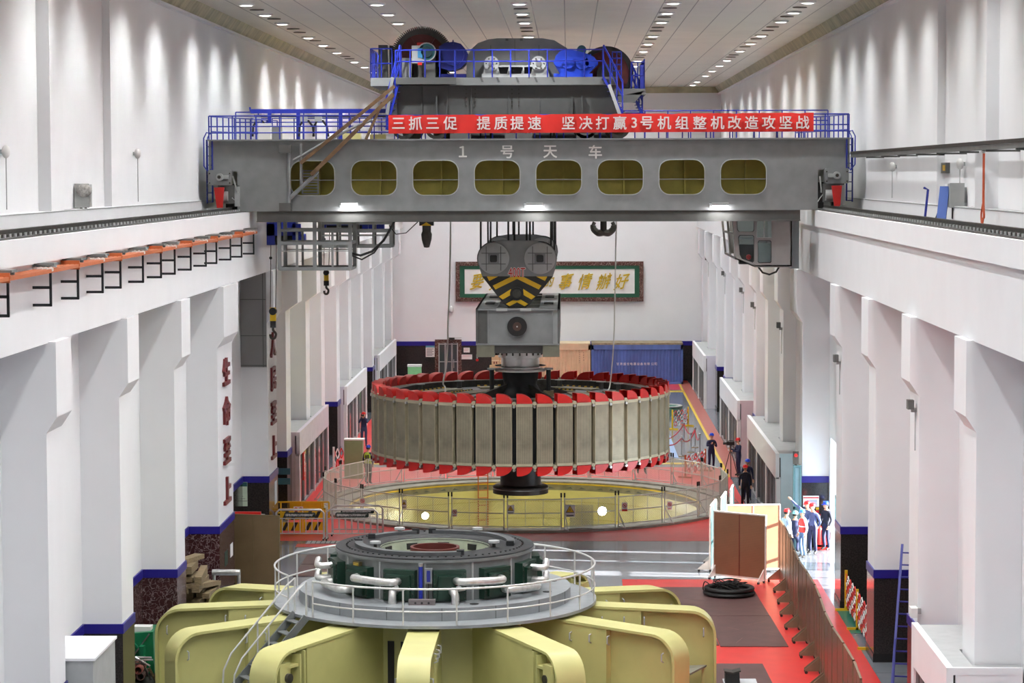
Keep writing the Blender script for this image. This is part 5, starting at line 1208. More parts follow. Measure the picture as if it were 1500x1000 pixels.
# box duct on the right wall
m = MB(); m.box(11.3, 11.54, Y0, 88.6, 14.95, 15.14, dgrey); m.box(11.28, 11.3, Y0, 88.6, 15.08, 15.16, dsteel)
for y in range(40, 88, 4): m.box(11.3, 12.12, y, y + .08, 14.9, 14.95, dgrey)
tag(m.build('cable_duct'), 'long grey cable duct along the upper right wall', 'duct')
def junction(x, px, py0, py1, w, lab, s):
    Y = x[1]; m = MB(); c0, c1 = az(py1, Y, px), az(py0, Y, px); cx = ax(px, Y)
    t = thing('junction_box', (cx, Y, c0), lab, 'box'); m.box(cx - w / 2, cx + w / 2, Y, Y + .5, c0, c1, lgrey); m.box(cx - w / 2 - .02, cx + w / 2 + .02, Y - .01, Y, c0 - .02, c1 + .02, mat('box_face', (176, 178, 176), .5)); m.build('body', t)
    m = MB(); 
    for dx in (-.06, .06): m.tube([(cx + dx, Y + .2, c0), (cx + dx * 1.3, Y + .2, c0 - .3), (cx + dx, Y + .3, ZT + .42)], .035, dsteel, 6)
    m.build('conduit', t)
    m = MB(); m.box(*sorted((cx, s * 12.12)), Y + .2, Y + .4, c0 + .1, c1 - .1, lgrey); m.build('bracket', t)
    return t
t = junction((0, 67.5), 123, 270, 303, .36, 'grey junction box wrapped in torn plastic on the upper left wall', -1)
m = MB(); c = at(123, 279, 67.45); m.ball(c, .22, mat('plastic_wrap', (176, 172, 168), .25, 0, .3, 12, .6), 8, (1, .4, .8)); m.build('plastic_wrap', t)
junction((0, 67.8), 1400, 269, 303, .36, 'grey junction box on the upper right wall above the crane rail', 1)
def wall_lamp(px, py, s, Y, lab, drop):
    c = at(px, py, Y); c.x = s * ((12.12 if Y < 72 else WX) - .14)
    t = thing('wall_lamp', c, lab, 'lamp', 'small white wall lamps'); m = MB(); m.ball(c, .13, paper, 8, (.8, 1, 1.2)); m.box(*sorted((c.x, s * 12.12)), c.y - .04, c.y + .04, c.z - .05, c.z + .05, lgrey); m.build('shade', t)
    m = MB(); m.tube([c + Vector((0, 0, -.1)), (c.x, c.y, drop)], .012, lgrey, 4); m.build('cord', t)
wall_lamp(3, 222, -1, 58.8, 'small white wall lamp with a cord at the left edge of the upper left wall', 13.6)
wall_lamp(193, 225, -1, 75.6, 'small white corded wall lamp on the upper left wall right of the junction box', 13.6)
wall_lamp(1301, 244, 1, 80.8, 'small white wall lamp with a cord on the upper right wall near the crane', 13.6)
wall_lamp(1402, 240, 1, 68.3, 'small white wall lamp above the grey junction box on the right wall', 14.1)
m = MB(); c = at(1351, 246, 71.8); m.box(12.0, 12.12, 71.0, 71.9, c.z - .15, c.z + .15, dgrey); m.box(11.99, 12.0, 71.1, 71.5, c.z - .08, c.z + .08, hyel); tag(m.build('notice_plate'), 'small dark notice plate on the upper right wall', 'sign')
p = at(1378, 322, 69); q = at(1381, 291, 69); m = MB(); m.bar((11.42, 67.9, ZT), (11.56, 68.2, ZT + .95), .26, .05, mat('plank_blue', (50, 84, 160), .5)); tag(m.build('plank'), 'blue plank leaning against the upper right wall', 'plank')
m = MB(); m.tube([(11.35, 70.5, ZT), (11.45, 70.6, ZT + .85), (11.35, 70.7, ZT + .9)], .035, navy, 6); m.tube([(11.5, 69.6, ZT), (11.7, 69.7, ZT + .5)], .02, black, 5); tag(m.build('blue_bar'), 'bent blue bar leaning beside the blue plank', 'bar')
m = MB(); Y = 60.9; a = at(1438, 226, Y); m.tube(spl([(11.4, Y, 14.95), (11.4, Y, 14.3), (11.4, Y, 13.7), (11.4, Y - .1, 13.35), (11.38, Y - .1, ZT + .2), (11.35, Y - .2, ZT + .04), (11.3, Y - 1.2, ZT + .03)]), .03, mat('strap_orange', (190, 84, 50), .7), 6); m.tube(spl([(11.4, Y, 13.7), (11.4, Y + .3, 13.4), (11.4, Y + .2, ZT + .05)]), .025, mat('strap_orange', (190, 84, 50), .7), 6); m.ball((11.4, Y, 14.92), .06, alum, 6)
tag(m.build('lifting_strap'), 'orange strap hanging from the cable duct on the right wall', 'strap')
# small floodlights on the right columns
for i, (px, py, Y) in enumerate([(1037, 388, 148), (1057, 402, 141), (1080, 418, 133), (1109, 438, 125.2), (1151, 465, 110.5), (1230, 523, 83.0), (1340, 590, 64.9)]):
    c = at(px, py, Y); c.x = CX - .12; c.y = F * (CX - .12 - CAM.x) / (px - 833); t = thing('column_floodlight', c, '%s small grey floodlight from the viewer on the right columns' % NUM[6 - i], 'lamp', 'small floodlights on the right columns')
    # rest the lamp on the column that stands at this depth
    yy = min(NEAR, key=lambda n: abs(n + .8 - c.y)) + .5; c = Vector((CX - .14, yy, c.z)); t.location = c; ORG[t.name] = c
    m = MB(); m.box(c.x - .1, c.x + .06, yy - .16, yy + .16, c.z - .12, c.z + .12, dgrey); m.box(c.x, CX, yy - .04, yy + .04, c.z - .2, c.z - .1, lgrey); m.build('housing', t); m = MB(); m.tube([(CX - .03, yy, c.z - .15), (CX - .03, yy, c.z - 1.2)], .015, lgrey, 4); m.build('cord', t)
# ================================================================ BACK WALL
YB = Y1 - .1
t = thing('framed_calligraphy', (ax(805, YB), YB, az(441, YB)), 'large framed board of gold calligraphy on the back wall', 'picture frame')
fm = lambda u, w, q: (u, q, w)
R_ = lambda a, b, c, d: [(ax(a, YB), az(d, YB)), (ax(c, YB), az(d, YB)), (ax(c, YB), az(b, YB)), (ax(a, YB), az(b, YB))]
m = MB(); m.plate(R_(668, 383, 942.5, 441.5), [list(reversed(R_(674, 389, 936.5, 435.5)))], fm, YB - .16, YB + .08, carved); m.build('frame', t)
m = MB(); m.plate(R_(674, 389, 936.5, 435.5), [list(reversed(R_(681, 394, 929.5, 430)))], fm, YB - .1, YB + .08, fgreen); m.build('mat', t)
m = MB(); m.plate(R_(681, 394, 929.5, 430), [], fm, YB - .06, YB + .08, paper); m.build('panel', t)
m = MB()
for ch, px in zip('要把黃河的事情辦好', (700, 728, 757, 780, 805, 829, 857, 885, 911)):
    c = at(px, 412, YB - .06); q = MB(); letters(q, ch, (0, 0, 0), (1, 0, 0), (0, 0, 1), 1.18 if px != 805 else .8, .06, gold, .012, sx=.82)
    q.v = [Vector((v.x + .28 * v.z, v.y, v.z + .18 * v.x)) + c for v in q.v]; m.merge(q, Matrix.Identity(4))
m.build('lettering', t)
# glass door in the back wall
t = thing('door_1', (ax(656, YB), YB, 0), 'glazed double door with a carved brown frame in the back wall', 'door'); t['kind'] = 'structure'
yd = Y1 - .2; dx0, dx1, dz = ax(637, yd), ax(676, yd), az(497, yd)
m = MB(); m.plate([(dx0, 0), (dx1, 0), (dx1, dz), (dx0, dz)], [[(dx0 + .25, .02), (dx0 + .25, dz - .25), (dx1 - .25, dz - .25), (dx1 - .25, .02)]], fm, yd, Y1, carved); m.build('frame', t)
m = MB(); m.box(dx0 + .25, dx1 - .25, yd + .06, yd + .09, .02, dz - .25, glassm)
for f in (.0, .31, .34, .65, .68, .95): x = dx0 + .25 + (dx1 - dx0 - .5) * f; m.box(x, x + .07, yd, yd + .06, .02, dz - .25, lgrey)
for z in (.1, 1.3, dz - .35): m.box(dx0 + .25, dx1 - .25, yd + .02, yd + .06, z, z + .06, lgrey)
m.box(dx0 + 1.3, dx0 + 1.34, yd - .06, yd - .02, .9, 1.5, steel); m.build('leaf', t)
def notice(px0, py0, px1, py1, lines, lab, head=None, ln=(110, 108, 112)):
    y = Y1 - .12; m = MB(); m.box(ax(px0, y), ax(px1, y), y, y + .06, az(py1, y), az(py0, y), paper); h = az(py0, y) - az(py1, y)
    if head: m.box(ax(px0, y), ax(px1, y), y - .01, y, az(py0, y) - h * .16, az(py0, y), head)
    o = m.build('notice_board'); tag(o, lab, 'sign'); q = MB(); w = ax(px1, y) - ax(px0, y)
    for k in range(lines): z = az(py0, y) - h * (.26 + .68 * k / lines); q.box(ax(px0, y) + w * .1, ax(px1, y) - w * (.1 + .15 * (k % 2)), y - .012, y, z - h * .05, z, mat('print_%d' % ln[0], ln, .6))
    q.build('print', o)
notice(623.5, 506, 636.5, 522.5, 6, 'white notice board with teal heading left of the back door', mat('head_teal', (92, 160, 180), .5))
notice(679, 509, 688, 516, 2, 'small white notice right of the back door', None, (200, 80, 84))
notice(676, 519, 691.5, 526, 1, 'pink and white row of safety pictograms right of the back door', None, (196, 70, 74))
m = MB(); y = Y1 - .2; m.box(ax(658, y), ax(666, y), y - .3, y, az(496.5, y), az(494, y), black); m.tube([(ax(660, y), y, az(495, y)), (ax(676, y), y, az(494.5, y))], .02, lgrey, 5); tag(m.build('door_closer_camera'), 'small black camera above the back door', 'camera')
m = MB(); c = at(699, 527, Y1 - .15); m.cyl(c, c + Vector((0, .1, 0)), .1, red, n=12); m.box(c.x - .05, c.x + .05, c.y, c.y + .1, c.z + .05, c.z + .4, lgrey); tag(m.build('alarm_bell'), 'small red alarm bell on the dark back dado', 'alarm')
m = MB(); c = at(661.5, 453, Y1 - .2); m.ball(c, .22, paper, 8, (.7, .7, 1.2)); m.box(c.x - .05, c.x + .05, c.y, Y1, c.z - .05, c.z + .05, lgrey); tag(m.build('wall_lamp'), 'small white lamp on the back wall left of the framed calligraphy', 'lamp')
# green cabinet, cartons and two containers at the back
t = thing('electrical_cabinet', (ax(607, 160), 160.3, 0), 'small mint green cabinet near the back wall left of the glass door', 'cabinet')
y = 160; m = MB(); m.box(ax(597, y), ax(616.5, y), y, y + .6, 0, az(537, y), mint); m.build('body', t); m = MB(); m.box(ax(596.5, y), ax(617, y), y - .03, y + .65, az(537, y), az(534, y), paper); m.build('top', t)
k = 0
for i, (a, b, z0, z1, dy) in enumerate([(716.5, 727, 0, .8, 0), (727.5, 738, 0, .8, 0), (717, 728, .8, 1.5, 0), (728.5, 739, .8, 1.5, 0), (720, 731, 1.5, 2.15, .1), (731.5, 742, 1.5, 2.1, .1)]):
    y = 168 + dy; m = MB(); m.box(ax(a, y), ax(b, y), y, y + .5, z0, z1, carton); m.box(ax(a, y), ax(b, y), y - .005, y, (z0 + z1) / 2 - .03, (z0 + z1) / 2 + .03, mat('tape', (226, 206, 170), .4)); q = (ax(a, y) + ax(b, y)) / 2
    m.box(q - .12, q - .04, y - .006, y, z0 + .1, z0 + .25, dred); m.box(q + .04, q + .12, y - .006, y, z0 + .1, z0 + .25, dred)
    tag(m.build('carton'), 'tan carton by the cream container, %s row, %s' % (('bottom', 'middle', 'top')[i // 2], ('left one', 'right one')[i % 2]), 'box', 'tan cartons by the cream container')
m = MB(); m.box(ax(741, 169), ax(752, 169), 169, 169.5, 0, 1.6, mat('sheet_teal', (140, 190, 200), .5)); tag(m.build('panel_sheet'), 'pale teal sheet standing between the cartons and the cream container', 'panel')
def container(px0, px1, y, W_, H_, m_, top_m, name_lab, txt):
    xa, xb = px0, px1; t = thing('shipping_container', ((xa + xb) / 2, y + W_ / 2, 0), name_lab, 'container')
    b = MB(); n = 26; w = (xb - xa - .3) / n; P = []
    for i in range(n):
        x = xa + .15 + i * w; P += [(x, y + .09), (x + w * .35, y + .09), (x + w * .5, y + .03), (x + w * .85, y + .03)]
    P += [(xb - .15, y + .09), (xb - .15, y + .25), (xa + .15, y + .25)]
    b.plate(P, [], lambda u, v, q: (u, v, q), .15, H_ - .42, m_); b.box(xa, xb, y + .25, y + W_, .1, H_ - .05, m_); b.build('body', t)
    f = MB()
    for x in (xa, xb - .15):
        f.box(x, x + .15, y, y + .15, 0, H_, m_)
    f.box(xa, xb, y, y + .12, .0, .16, m_); f.box(xa, xb, y, y + .12, H_ - .45, H_ - .12, m_); f.build('corner_frame', t)
    r = MB(); r.box(xa, xb, y - .01, y + W_, H_ - .12, H_, top_m); r.build('roof', t)
    l = MB()
    for ch, x, z, sz in txt: letters(l, ch, (x, y + .015, z), (1, 0, 0), (0, 0, 1), sz, .012, paper if m_ is cblue else dgrey, .01)
    l.build('lettering', t)
xb0, xb1 = ax(866.5, 170.5), ax(1000.5, 170.5); zc = az(533, 170.5); step = (ax(910, 170.5) - ax(904.8, 170.5))
container(xb0, xb1, 170.5, 2.6, az(502.5, 170.5), cblue, rust, 'weathered blue shipping container with a row of white characters by the back wall', [(c, ax(905 + 5.0 * i, 170.5), zc, .2) for i, c in enumerate('甘肃盛世电器设备有限')] + [('公司', ax(958, 170.5), zc, .22)])
xc1 = ax(865.4, 170.6); 
container(xc1 - 6.1, xc1 - .02, 170.6, 2.6, az(503, 170.6), cream, cream, 'cream shipping container left of the blue container', [(c, ax(849, 170.6), az(513 + 3 * i, 170.6), .12) for i, c in enumerate('1234567')] + [(c, ax(855, 170.6), az(517 + 3.4 * i, 170.6), .13) for i, c in enumerate('TPFU')])
# ================================================================ FAR FLOOR THINGS
# generator well with green ring and folding barrier
wc = fl(966, 606); t = thing('generator_well', (wc.x - .0, wc.y, 0), 'green ringed machine top in the floor behind the rotor on the right', 'machine')
m = MB(); c = Vector((wc.x, wc.y, 0)); m.lathe([(1.4, 0), (1.4, .42), (1.3, .47), (1.05, .47), (1.0, .4), (1.0, .1)], c, mat('well_green', (92, 132, 118), .4), 40); m.disc(c + Vector((0, 0, .3)), 1.0, black, 40); m.build('ring', t)
m = MB(); m.lathe([(1.38, .48), (1.38, .52), (1.15, .52), (1.15, .48)], c, lgrey, 40, closed=True); m.build('rim', t)
def scissor(a, b, h, n, rows, lab, posts=(yel,), foot=True, pr=.04):
    """folding red and white lattice barrier between two posts"""
    a, b = Vector(a), Vector(b); t = thing('folding_barrier', a.lerp(b, .5), lab, 'barrier', 'red and white folding barriers'); d = (b - a)
    for p in (a, b):
        m = MB(); m.bar(p, p + Vector((0, 0, h)), .09, .09, posts[0])
        u = Vector((-d.y, d.x, 0)).normalized() * .35
        if foot: m.bar(p - u + Vector((0, 0, .04)), p + u + Vector((0, 0, .04)), .08, .08, posts[0])
        m.build('post', t)
    m = MB(); nz = rows
    for i in range(n):
        for j in range(nz):
            z0 = h * (.12 + .8 * j / nz); z1 = h * (.12 + .8 * (j + 1) / nz); p0, p1 = a.lerp(b, i / n), a.lerp(b, (i + 1) / n)
            for s0, s1 in ((z0, z1), (z1, z0)):
                A = p0 + Vector((0, 0, s0)); B = p1 + Vector((0, 0, s1)); Mid = A.lerp(B, .5)
                m.bar(A, Mid, pr * .5, pr, red if (i + j) % 2 else paper); m.bar(Mid, B, pr * .5, pr, paper if (i + j) % 2 else red)
    m.build('lattice', t)
    return t
scissor((fl(985, 629).x, fl(985, 629).y, 0), (fl(1008, 624).x, fl(1008, 624).y, 0), az(592, fl(1008, 620).y), 5, 3, 'red and white folding barrier with yellow posts in front of the green ringed machine')
scissor((fl(489, 692).x, fl(489, 692).y, 0), (fl(506, 690).x, fl(506, 690).y, 0), 1.25, 3, 2, 'red and white folding barrier beside the pale green cabinet', (mat('white_post', (222, 220, 216), .4),), pr=.05)
scissor((fl(1004, 700).x, fl(1004, 700).y, 0), (fl(1033, 690).x, fl(1033, 690).y, 0), 1.1, 6, 3, 'red and white folding barrier beside the person holding a phone', (orange,), pr=.06)
# rope posts
posts = []
for i, (px, py) in enumerate([(962, 668), (1002, 646), (1018, 655), (1025, 664), (1018.5, 660), (998.5, 668)]):
    c = fl(px, py); posts.append(c); d = c.y / F
    if i == 4: c = fl(1012, 662)
    lab = '%s rope post with ball top, counted from the left, by the pale blue floor' % NUM[sorted([962, 1002, 1018, 1025, 1018.5, 998.5]).index(px)]
    if i == 0:
        st = thing('rope_post', c, lab, 'post', 'steel rope posts'); m = MB(); m.lathe([(.001, 0), (.17, 0), (.17, .03), (.03, .06), (.025, .95), (.001, .95)], c, steel, 14); m.build('pole', st); m = MB(); m.ball(c + Vector((0, 0, 1.0)), .07, steel, 8); m.build('ball', st)
        ps = MB(); ps.lathe([(.001, 0), (.19, 0), (.19, .02), (.001, .03)], c, mat('post_base_gold', (176, 140, 66), .35, .6), 14); ps.build('base', st)
    else: dup(st, loc=c, label=lab)
order = [0, 5, 4, 3, 2, 1]
for i, (a, b) in enumerate([(0, 5), (5, 2), (2, 3), (1, 2), (0, 1)]):
    A, B = posts[a] + Vector((0, 0, .92)), posts[b] + Vector((0, 0, .92)); m = MB(); m.tube(spl([A, A.lerp(B, .25) - Vector((0, 0, .28)), A.lerp(B, .5) - Vector((0, 0, .36)), A.lerp(B, .75) - Vector((0, 0, .28)), B], 4), .03, mat('rope_red', (170, 36, 44), .6), 6)
    tag(m.build('barrier_rope'), 'red barrier rope %s' % ('nearest the viewer, from the left post', 'between the front posts near the folding barrier', 'between the two rightmost posts', 'at the back between the far right posts', 'at the back on the left')[i], 'rope', 'red barrier ropes')
# pale green electrical cabinet by the fence
y = 117.3; t = thing('electrical_cabinet', (ax(517, y), y + .3, 0), 'tall pale green electrical cabinet standing behind the pit fence on the left', 'cabinet'); ch_ = az(643, y)
m = MB(); m.box(ax(503, y), ax(530, y), y, y + .6, .0, ch_ - .06, green); m.build('body', t); m = MB(); m.box(ax(502.5, y), ax(532, y), y - .02, y + .65, ch_ - .06, ch_, paper); m.build('top', t); m = MB(); m.box(ax(505, y), ax(529, y), y - .02, y, .15, ch_ - .15, green); m.build('door', t)
# ================================================================ LEFT: BARRIERS AND BOARDS
def crowd(px0, px1, Y, lab, txt, red_=False):
    a, b = at(px0, 790, Y), at(px1, 790, Y); t = thing('crowd_barrier', ((a.x + b.x) / 2, Y, 0), lab, 'barrier', 'steel crowd barriers'); h = 1.2; r = .04
    m = MB(); m.tube([(a.x, Y, .12), (a.x, Y, h - .12), (a.x + .12, Y, h), (b.x - .12, Y, h), (b.x, Y, h - .12), (b.x, Y, .12)], r, silver, 8); m.tube([(a.x, Y, .25), (b.x, Y, .25)], .025, silver, 6); m.tube([(a.x, Y, .85), (b.x, Y, .85)], .02, silver, 6)
    m.build('frame', t); m = MB(); n = 8
    for i in range(1, n): x = a.x + (b.x - a.x) * i / n; m.cyl((x, Y, .25), (x, Y, .85), .018, silver, n=6)
    m.build('bars', t)
    for x in (a.x, b.x):
        m = MB(); m.bar((x, Y - .3, .1), (x, Y + .3, .1), .06, .05, silver)
        for dy in (-.25, .25): m.cyl((x - .03, Y + dy, .05), (x + .03, Y + dy, .05), .05, black, n=10)
        m.build('foot', t)
    m = MB(); zc = h - .21; xc = (a.x + b.x) / 2; w = (b.x - a.x) * .33
    m.plate([(xc - w, zc - .06), (xc - w + .05, zc - .1), (xc + w - .05, zc - .1), (xc + w, zc - .06), (xc + w, zc + .06), (xc + w - .05, zc + .1), (xc - w + .05, zc + .1), (xc - w, zc + .06)], [], fm, Y - .03, Y + .01, mat('plate_green_black', (30, 44, 40), .4)); o = m.build('name_plate', t)
    q = MB()
    for i, ch in enumerate(txt): letters(q, ch, (xc - w * .84 + 2 * w * .84 * i / (len(txt) - 1), Y - .03, zc), (1, 0, 0), (0, 0, 1), .105, .006, paper, .01)
    q.build('lettering', o)
TXT_B = '国网甘肃省电力公司刘家峡水电厂'
YC = 97.6
crowd(405, 474.5, YC, 'left steel crowd barrier with a dark name plate, in front of the hazard striped barriers', TXT_B)
crowd(479, 553, YC, 'right steel crowd barrier with a dark name plate', TXT_B)
crowd(487, 561, YC + 1.2, 'steel crowd barrier standing just behind the right one', TXT_B)
# steel-tube dividers in front of the grating strip; grey grating on the floor
m = MB(); m.box(-9.2, -3.9, 94.0, 95.5, .0, .012, deckgrey); tag(m.build('floor_plate'), 'grey steel floor plate in front of the left crowd barriers', 'plate')
m = MB(); m.box(-9.0, -5.2, 96.55, 97.2, .004, .02, lgrey)
for i in range(20): m.box(-9 + .19 * i, -8.96 + .19 * i, 96.55, 97.2, .02, .03, dgrey)
tag(m.build('floor_grating'), 'grey grating strip on the red floor under the left crowd barrier', 'grating')
# hazard striped barriers
for i, (px0, px1, Y) in enumerate([(408, 441, 99.6), (442, 475, 99.7)]):
    a, b = ax(px0, Y), ax(px1, Y); t = thing('hazard_barrier', ((a + b) / 2, Y, 0), 'orange and black striped barrier behind the left crowd barrier, %s one' % ('left', 'right')[i], 'barrier', 'hazard striped barriers')
    m = MB(); m.bar((a + .03, Y, 0), (a + .03, Y, .98), .06, .06, hyel); m.bar((b - .03, Y, 0), (b - .03, Y, .98), .06, .06, hyel); m.box(a, b, Y - .03, Y + .03, .92, .98, hyel); m.build('frame', t)
    for z0, z1 in ((.08, .42), (.52, .86)):
        m = MB(); m.box(a + .05, b - .05, Y - .02, Y + .02, z0, z1, hyel); o = m.build('board', t); q = MB(); x = a + .06; h = z1 - z0
        while x + .15 + h * .5 < b - .05: q.plate([(x, z0), (x + .14, z0), (x + .14 + h * .5, z1), (x + h * .5, z1)], [], fm, Y - .026, Y - .02, hblk); x += .36
        q.build('stripe', o)
# yellow tube railing with prohibition signs
Y = 103.5; a, b = at(400, 745, Y), at(482, 745, Y); t = thing('yellow_railing', ((a.x + b.x) / 2, Y, 0), 'yellow tube railing carrying two round prohibition signs on the left', 'railing')
m = MB(); zt_ = az(735, Y)
for x in [a.x + (b.x - a.x) * f for f in (0, .14, .5, .86, 1)]: m.bar((x, Y, 0), (x, Y, zt_), .06, .06, yel)
for z in (zt_, zt_ - .45, .1): m.bar((a.x, Y, z), (b.x, Y, z), .06, .06, yel)
m.build('frame', t); m = MB(); c = at(437, 746, Y - .06)
m.box(c.x - .2, c.x + .2, c.y, c.y + .02, c.z - .12, c.z + .12, paper)
for s in (-1, 1): m.lathe([(.085, -.01), (.085, 0), (.055, 0), (.055, -.01)], (c.x + s * .1, c.y, c.z), red, 18, closed=True, axis='y'); m.bar((c.x + s * .1 - .05, c.y - .005, c.z + .05), (c.x + s * .1 + .05, c.y - .005, c.z - .05), .02, .006, red, up=(0, 1, 0))
m.build('prohibition_sign', t)
m = MB(); m.box(ax(420, Y + 1), ax(470, Y + 1), 105, 105.4, 0, .5, yel); tag(m.build('yellow_chest'), 'low yellow box behind the yellow tube railing', 'box')
def board(a, b, h, lab, m_, back, name='partition_board', feet=(1,), fr=lgrey, mid=True, grp=None, fs=1):
    """framed board on two triangular feet with castors"""
    a, b = Vector(a), Vector(b); d = (b - a).normalized(); n = Vector((d.y, -d.x, 0)) * fs; t = thing(name, a.lerp(b, .5), lab, 'partition', grp); L = (b - a).length
    rz = math.atan2(d.y, d.x); M = Matrix.Translation(a) @ Matrix.Rotation(rz, 4, 'Z')
    q = MB(); q.box(.04, L - .04, -.018, 0, .16, h - .04, m_); q.box(.04, L - .04, 0, .018, .16, h - .04, back); m = MB(); m.merge(q, M); m.build('panel', t)
    q = MB()
    for x in (0, L - .04): q.box(x, x + .04, -.03, .03, .1, h, fr)
    q.box(0, L, -.03, .03, h - .05, h, fr); q.box(0, L, -.03, .03, .1, .16, fr)
    if mid: q.box(L / 2 - .015, L / 2 + .015, -.028, .028, .16, h - .05, fr if m_ is not orangepanel else dred)
    m = MB(); m.merge(q, M); m.build('frame', t)
    for x in (.06, L - .1):
        q = MB()
        for s in feet:
            y = -.45 * s
            q.hexa([(x, 0, .08), (x + .04, 0, .08), (x + .04, y, .08), (x, y, .08)], [(x, 0, .5), (x + .04, 0, .5), (x + .04, y, .12), (x, y, .12)], fr); q.cyl((x - .01, y * .9, .045), (x + .05, y * .9, .045), .045, black, n=10)
        q.cyl((x - .01, 0, .045), (x + .05, 0, .045), .045, black, n=10)
        m = MB(); m.merge(q, M); m.build('foot', t)
    return t
c0, c1 = at(333, 845, 86.2), at(410, 850, 85.6)
board((c0.x, 86.2, 0), (c1.x, 85.7, 0), az(753, 86), 'olive brown framed board standing behind the left yellow arms', brownpanel, brownpanel, fr=mat('frame_olive', (112, 96, 66), .5))
c0, c1 = at(333, 760, 92.5), at(392, 760, 91.5)
board((c0.x, 91.6, 0), (c1.x, 90.6, 0), az(748, 91.5), 'board mostly hidden behind the olive brown framed board on the left', brownpanel, brownpanel, fr=lgrey)
m = MB(); m.bar((at(340, 748, 90).x, 89.8, .0), (at(378, 748, 90).x, 89.8, .0), .1, .02, red); m.box(at(336, 748, 89).x, at(380, 748, 89).x, 89.4, 89.5, 0, az(749.5, 89.4), red); tag(m.build('red_board'), 'red panel edge showing above the olive brown board', 'panel')
# sign boards on the left columns
m = MB(); c = at(345, 723, 95.7); m.box(ax(331, 95.7), ax(360, 95.7), 95.66, 95.74, az(741, 95.7), az(706, 95.7), mat('chart_green', (206, 222, 200), .5)); o = m.build('wall_chart'); tag(o, 'pale green wall chart with a dark heading on the dark left dado', 'sign')
q = MB(); q.box(ax(331, 95.7), ax(360, 95.7), 95.65, 95.66, az(712, 95.7), az(706, 95.7), mat('chart_head', (38, 84, 84), .5))
for ch, px in zip('分布图', (340, 344, 348)): letters(q, ch, at(px, 709, 95.645), (1, 0, 0), (0, 0, 1), .13, .006, paper, .01)
for i in range(7): q.box(ax(336 + 3 * (i % 3), 95.7), ax(342 + 3 * i % 17 + 3, 95.7), 95.655, 95.66, az(716 + 3.4 * i, 95.7), az(716.6 + 3.4 * i, 95.7), dgrey)
q.build('print', o)
m = MB(); m.box(-10.3, -10.29, 84.6, 85.2, 1.3, 1.75, paper); m.box(-10.3, -10.292, 83.2, 83.9, 1.2, 1.7, mat('plate_green_dark', (40, 66, 56), .4)); tag(m.build('column_notice'), 'small plates on the marbled dado of the nearer lettered column', 'sign')
m = MB(); m.box(-10.31, -10.29, 97.6, 98.3, 1.4, 2.3, mat('poster_pale', (190, 206, 216), .5)); tag(m.build('column_notice'), 'pale poster on the dado of the farther lettered column', 'sign')
y = 104.42; m = MB(); c = at(408, 700, y)
for k in range(2): m.box(c.x - .5, c.x + .5, y - .02, y, c.z + .15 - .42 * k, c.z + .42 - .42 * k, mat('led_blue', (60, 108, 124), .4))
tag(m.build('column_sign'), 'two dark teal strips on the granite dado behind the left railing', 'sign')
# red vertical sign on the left booth
m = MB(); c = at(437, 681, 108.3); m.box(-10.28, -10.22, 107.7, 108.3, az(702, 108), az(662, 108), red); o = m.build('red_sign'); tag(o, 'tall red sign with white characters on the left booth', 'sign'); q = MB()
for i, ch in enumerate('安全第一'): letters(q, ch, (-10.22, 108.0, az(668 + 9.5 * i, 108)), (0, 1, 0), (0, 0, 1), .24, .01, paper, .02)
q.build('lettering', o)
# timber pile
random.seed(3)
cnt = 0; ZP = 0.0
for r in range(9):
    n_ = [4, 4, 4, 4, 4, 4, 3, 3, 2][r]; x0 = -10.92 + .03 * (r % 2); hmax = 0
    for i in range(n_):
        w = random.uniform(.2, .27); h = random.choice([.2, .24, .27, .16]); x = x0 + .29 * i + w / 2 + random.uniform(0, .03); L = random.uniform(1.3, 2.4); a = PI / 2 + random.uniform(-.09, .09)
        c = Vector((x, 77.3 + random.uniform(-.35, .35), ZP + h / 2 + random.uniform(0, .02))); d = Vector((math.cos(a), math.sin(a), random.uniform(-.02, .02))) * L / 2
        m = MB(); m.bar(c - d, c + d, w, h, wood); o = m.build('timber_baulk'); hmax = max(hmax, h)
        tag(o, 'old timber baulk in the left pile, %s layer up, %s from the wall' % (NUM[r], NUM[i]), 'timber', 'timber baulks in the left pile')
    ZP += hmax * .93 + .015
for i, (p, q_) in enumerate([((-10.9, 76.6, ZP + .05), (-10.35, 77.9, ZP + .09)), ((-10.3, 75.9, 1.75), (-9.85, 77.9, 1.55))]):
    m = MB(); m.bar(p, q_, .34, .14, wood); tag(m.build('timber_baulk'), ('broad timber board lying askew on top of the left pile', 'timber board leaning on the right side of the left pile')[i], 'timber')
m = MB(); c0, c1 = at(311, 838, 80.2), at(352, 838, 80.2); m.cyl((c0.x, 80.2, c0.z), (c1.x, 80.2, c1.z), .1, alum, n=12); m.cyl((c1.x - .05, 80.2, c1.z), (c1.x - .05, 80.2, 0), .06, alum, n=10); m.cyl((c0.x + .05, 80.2, c0.z), (c0.x + .05, 80.2, 0), .06, alum, n=10); tag(m.build('foil_pipe'), 'silver foil clad pipe beside the nearer lettered column', 'pipe')
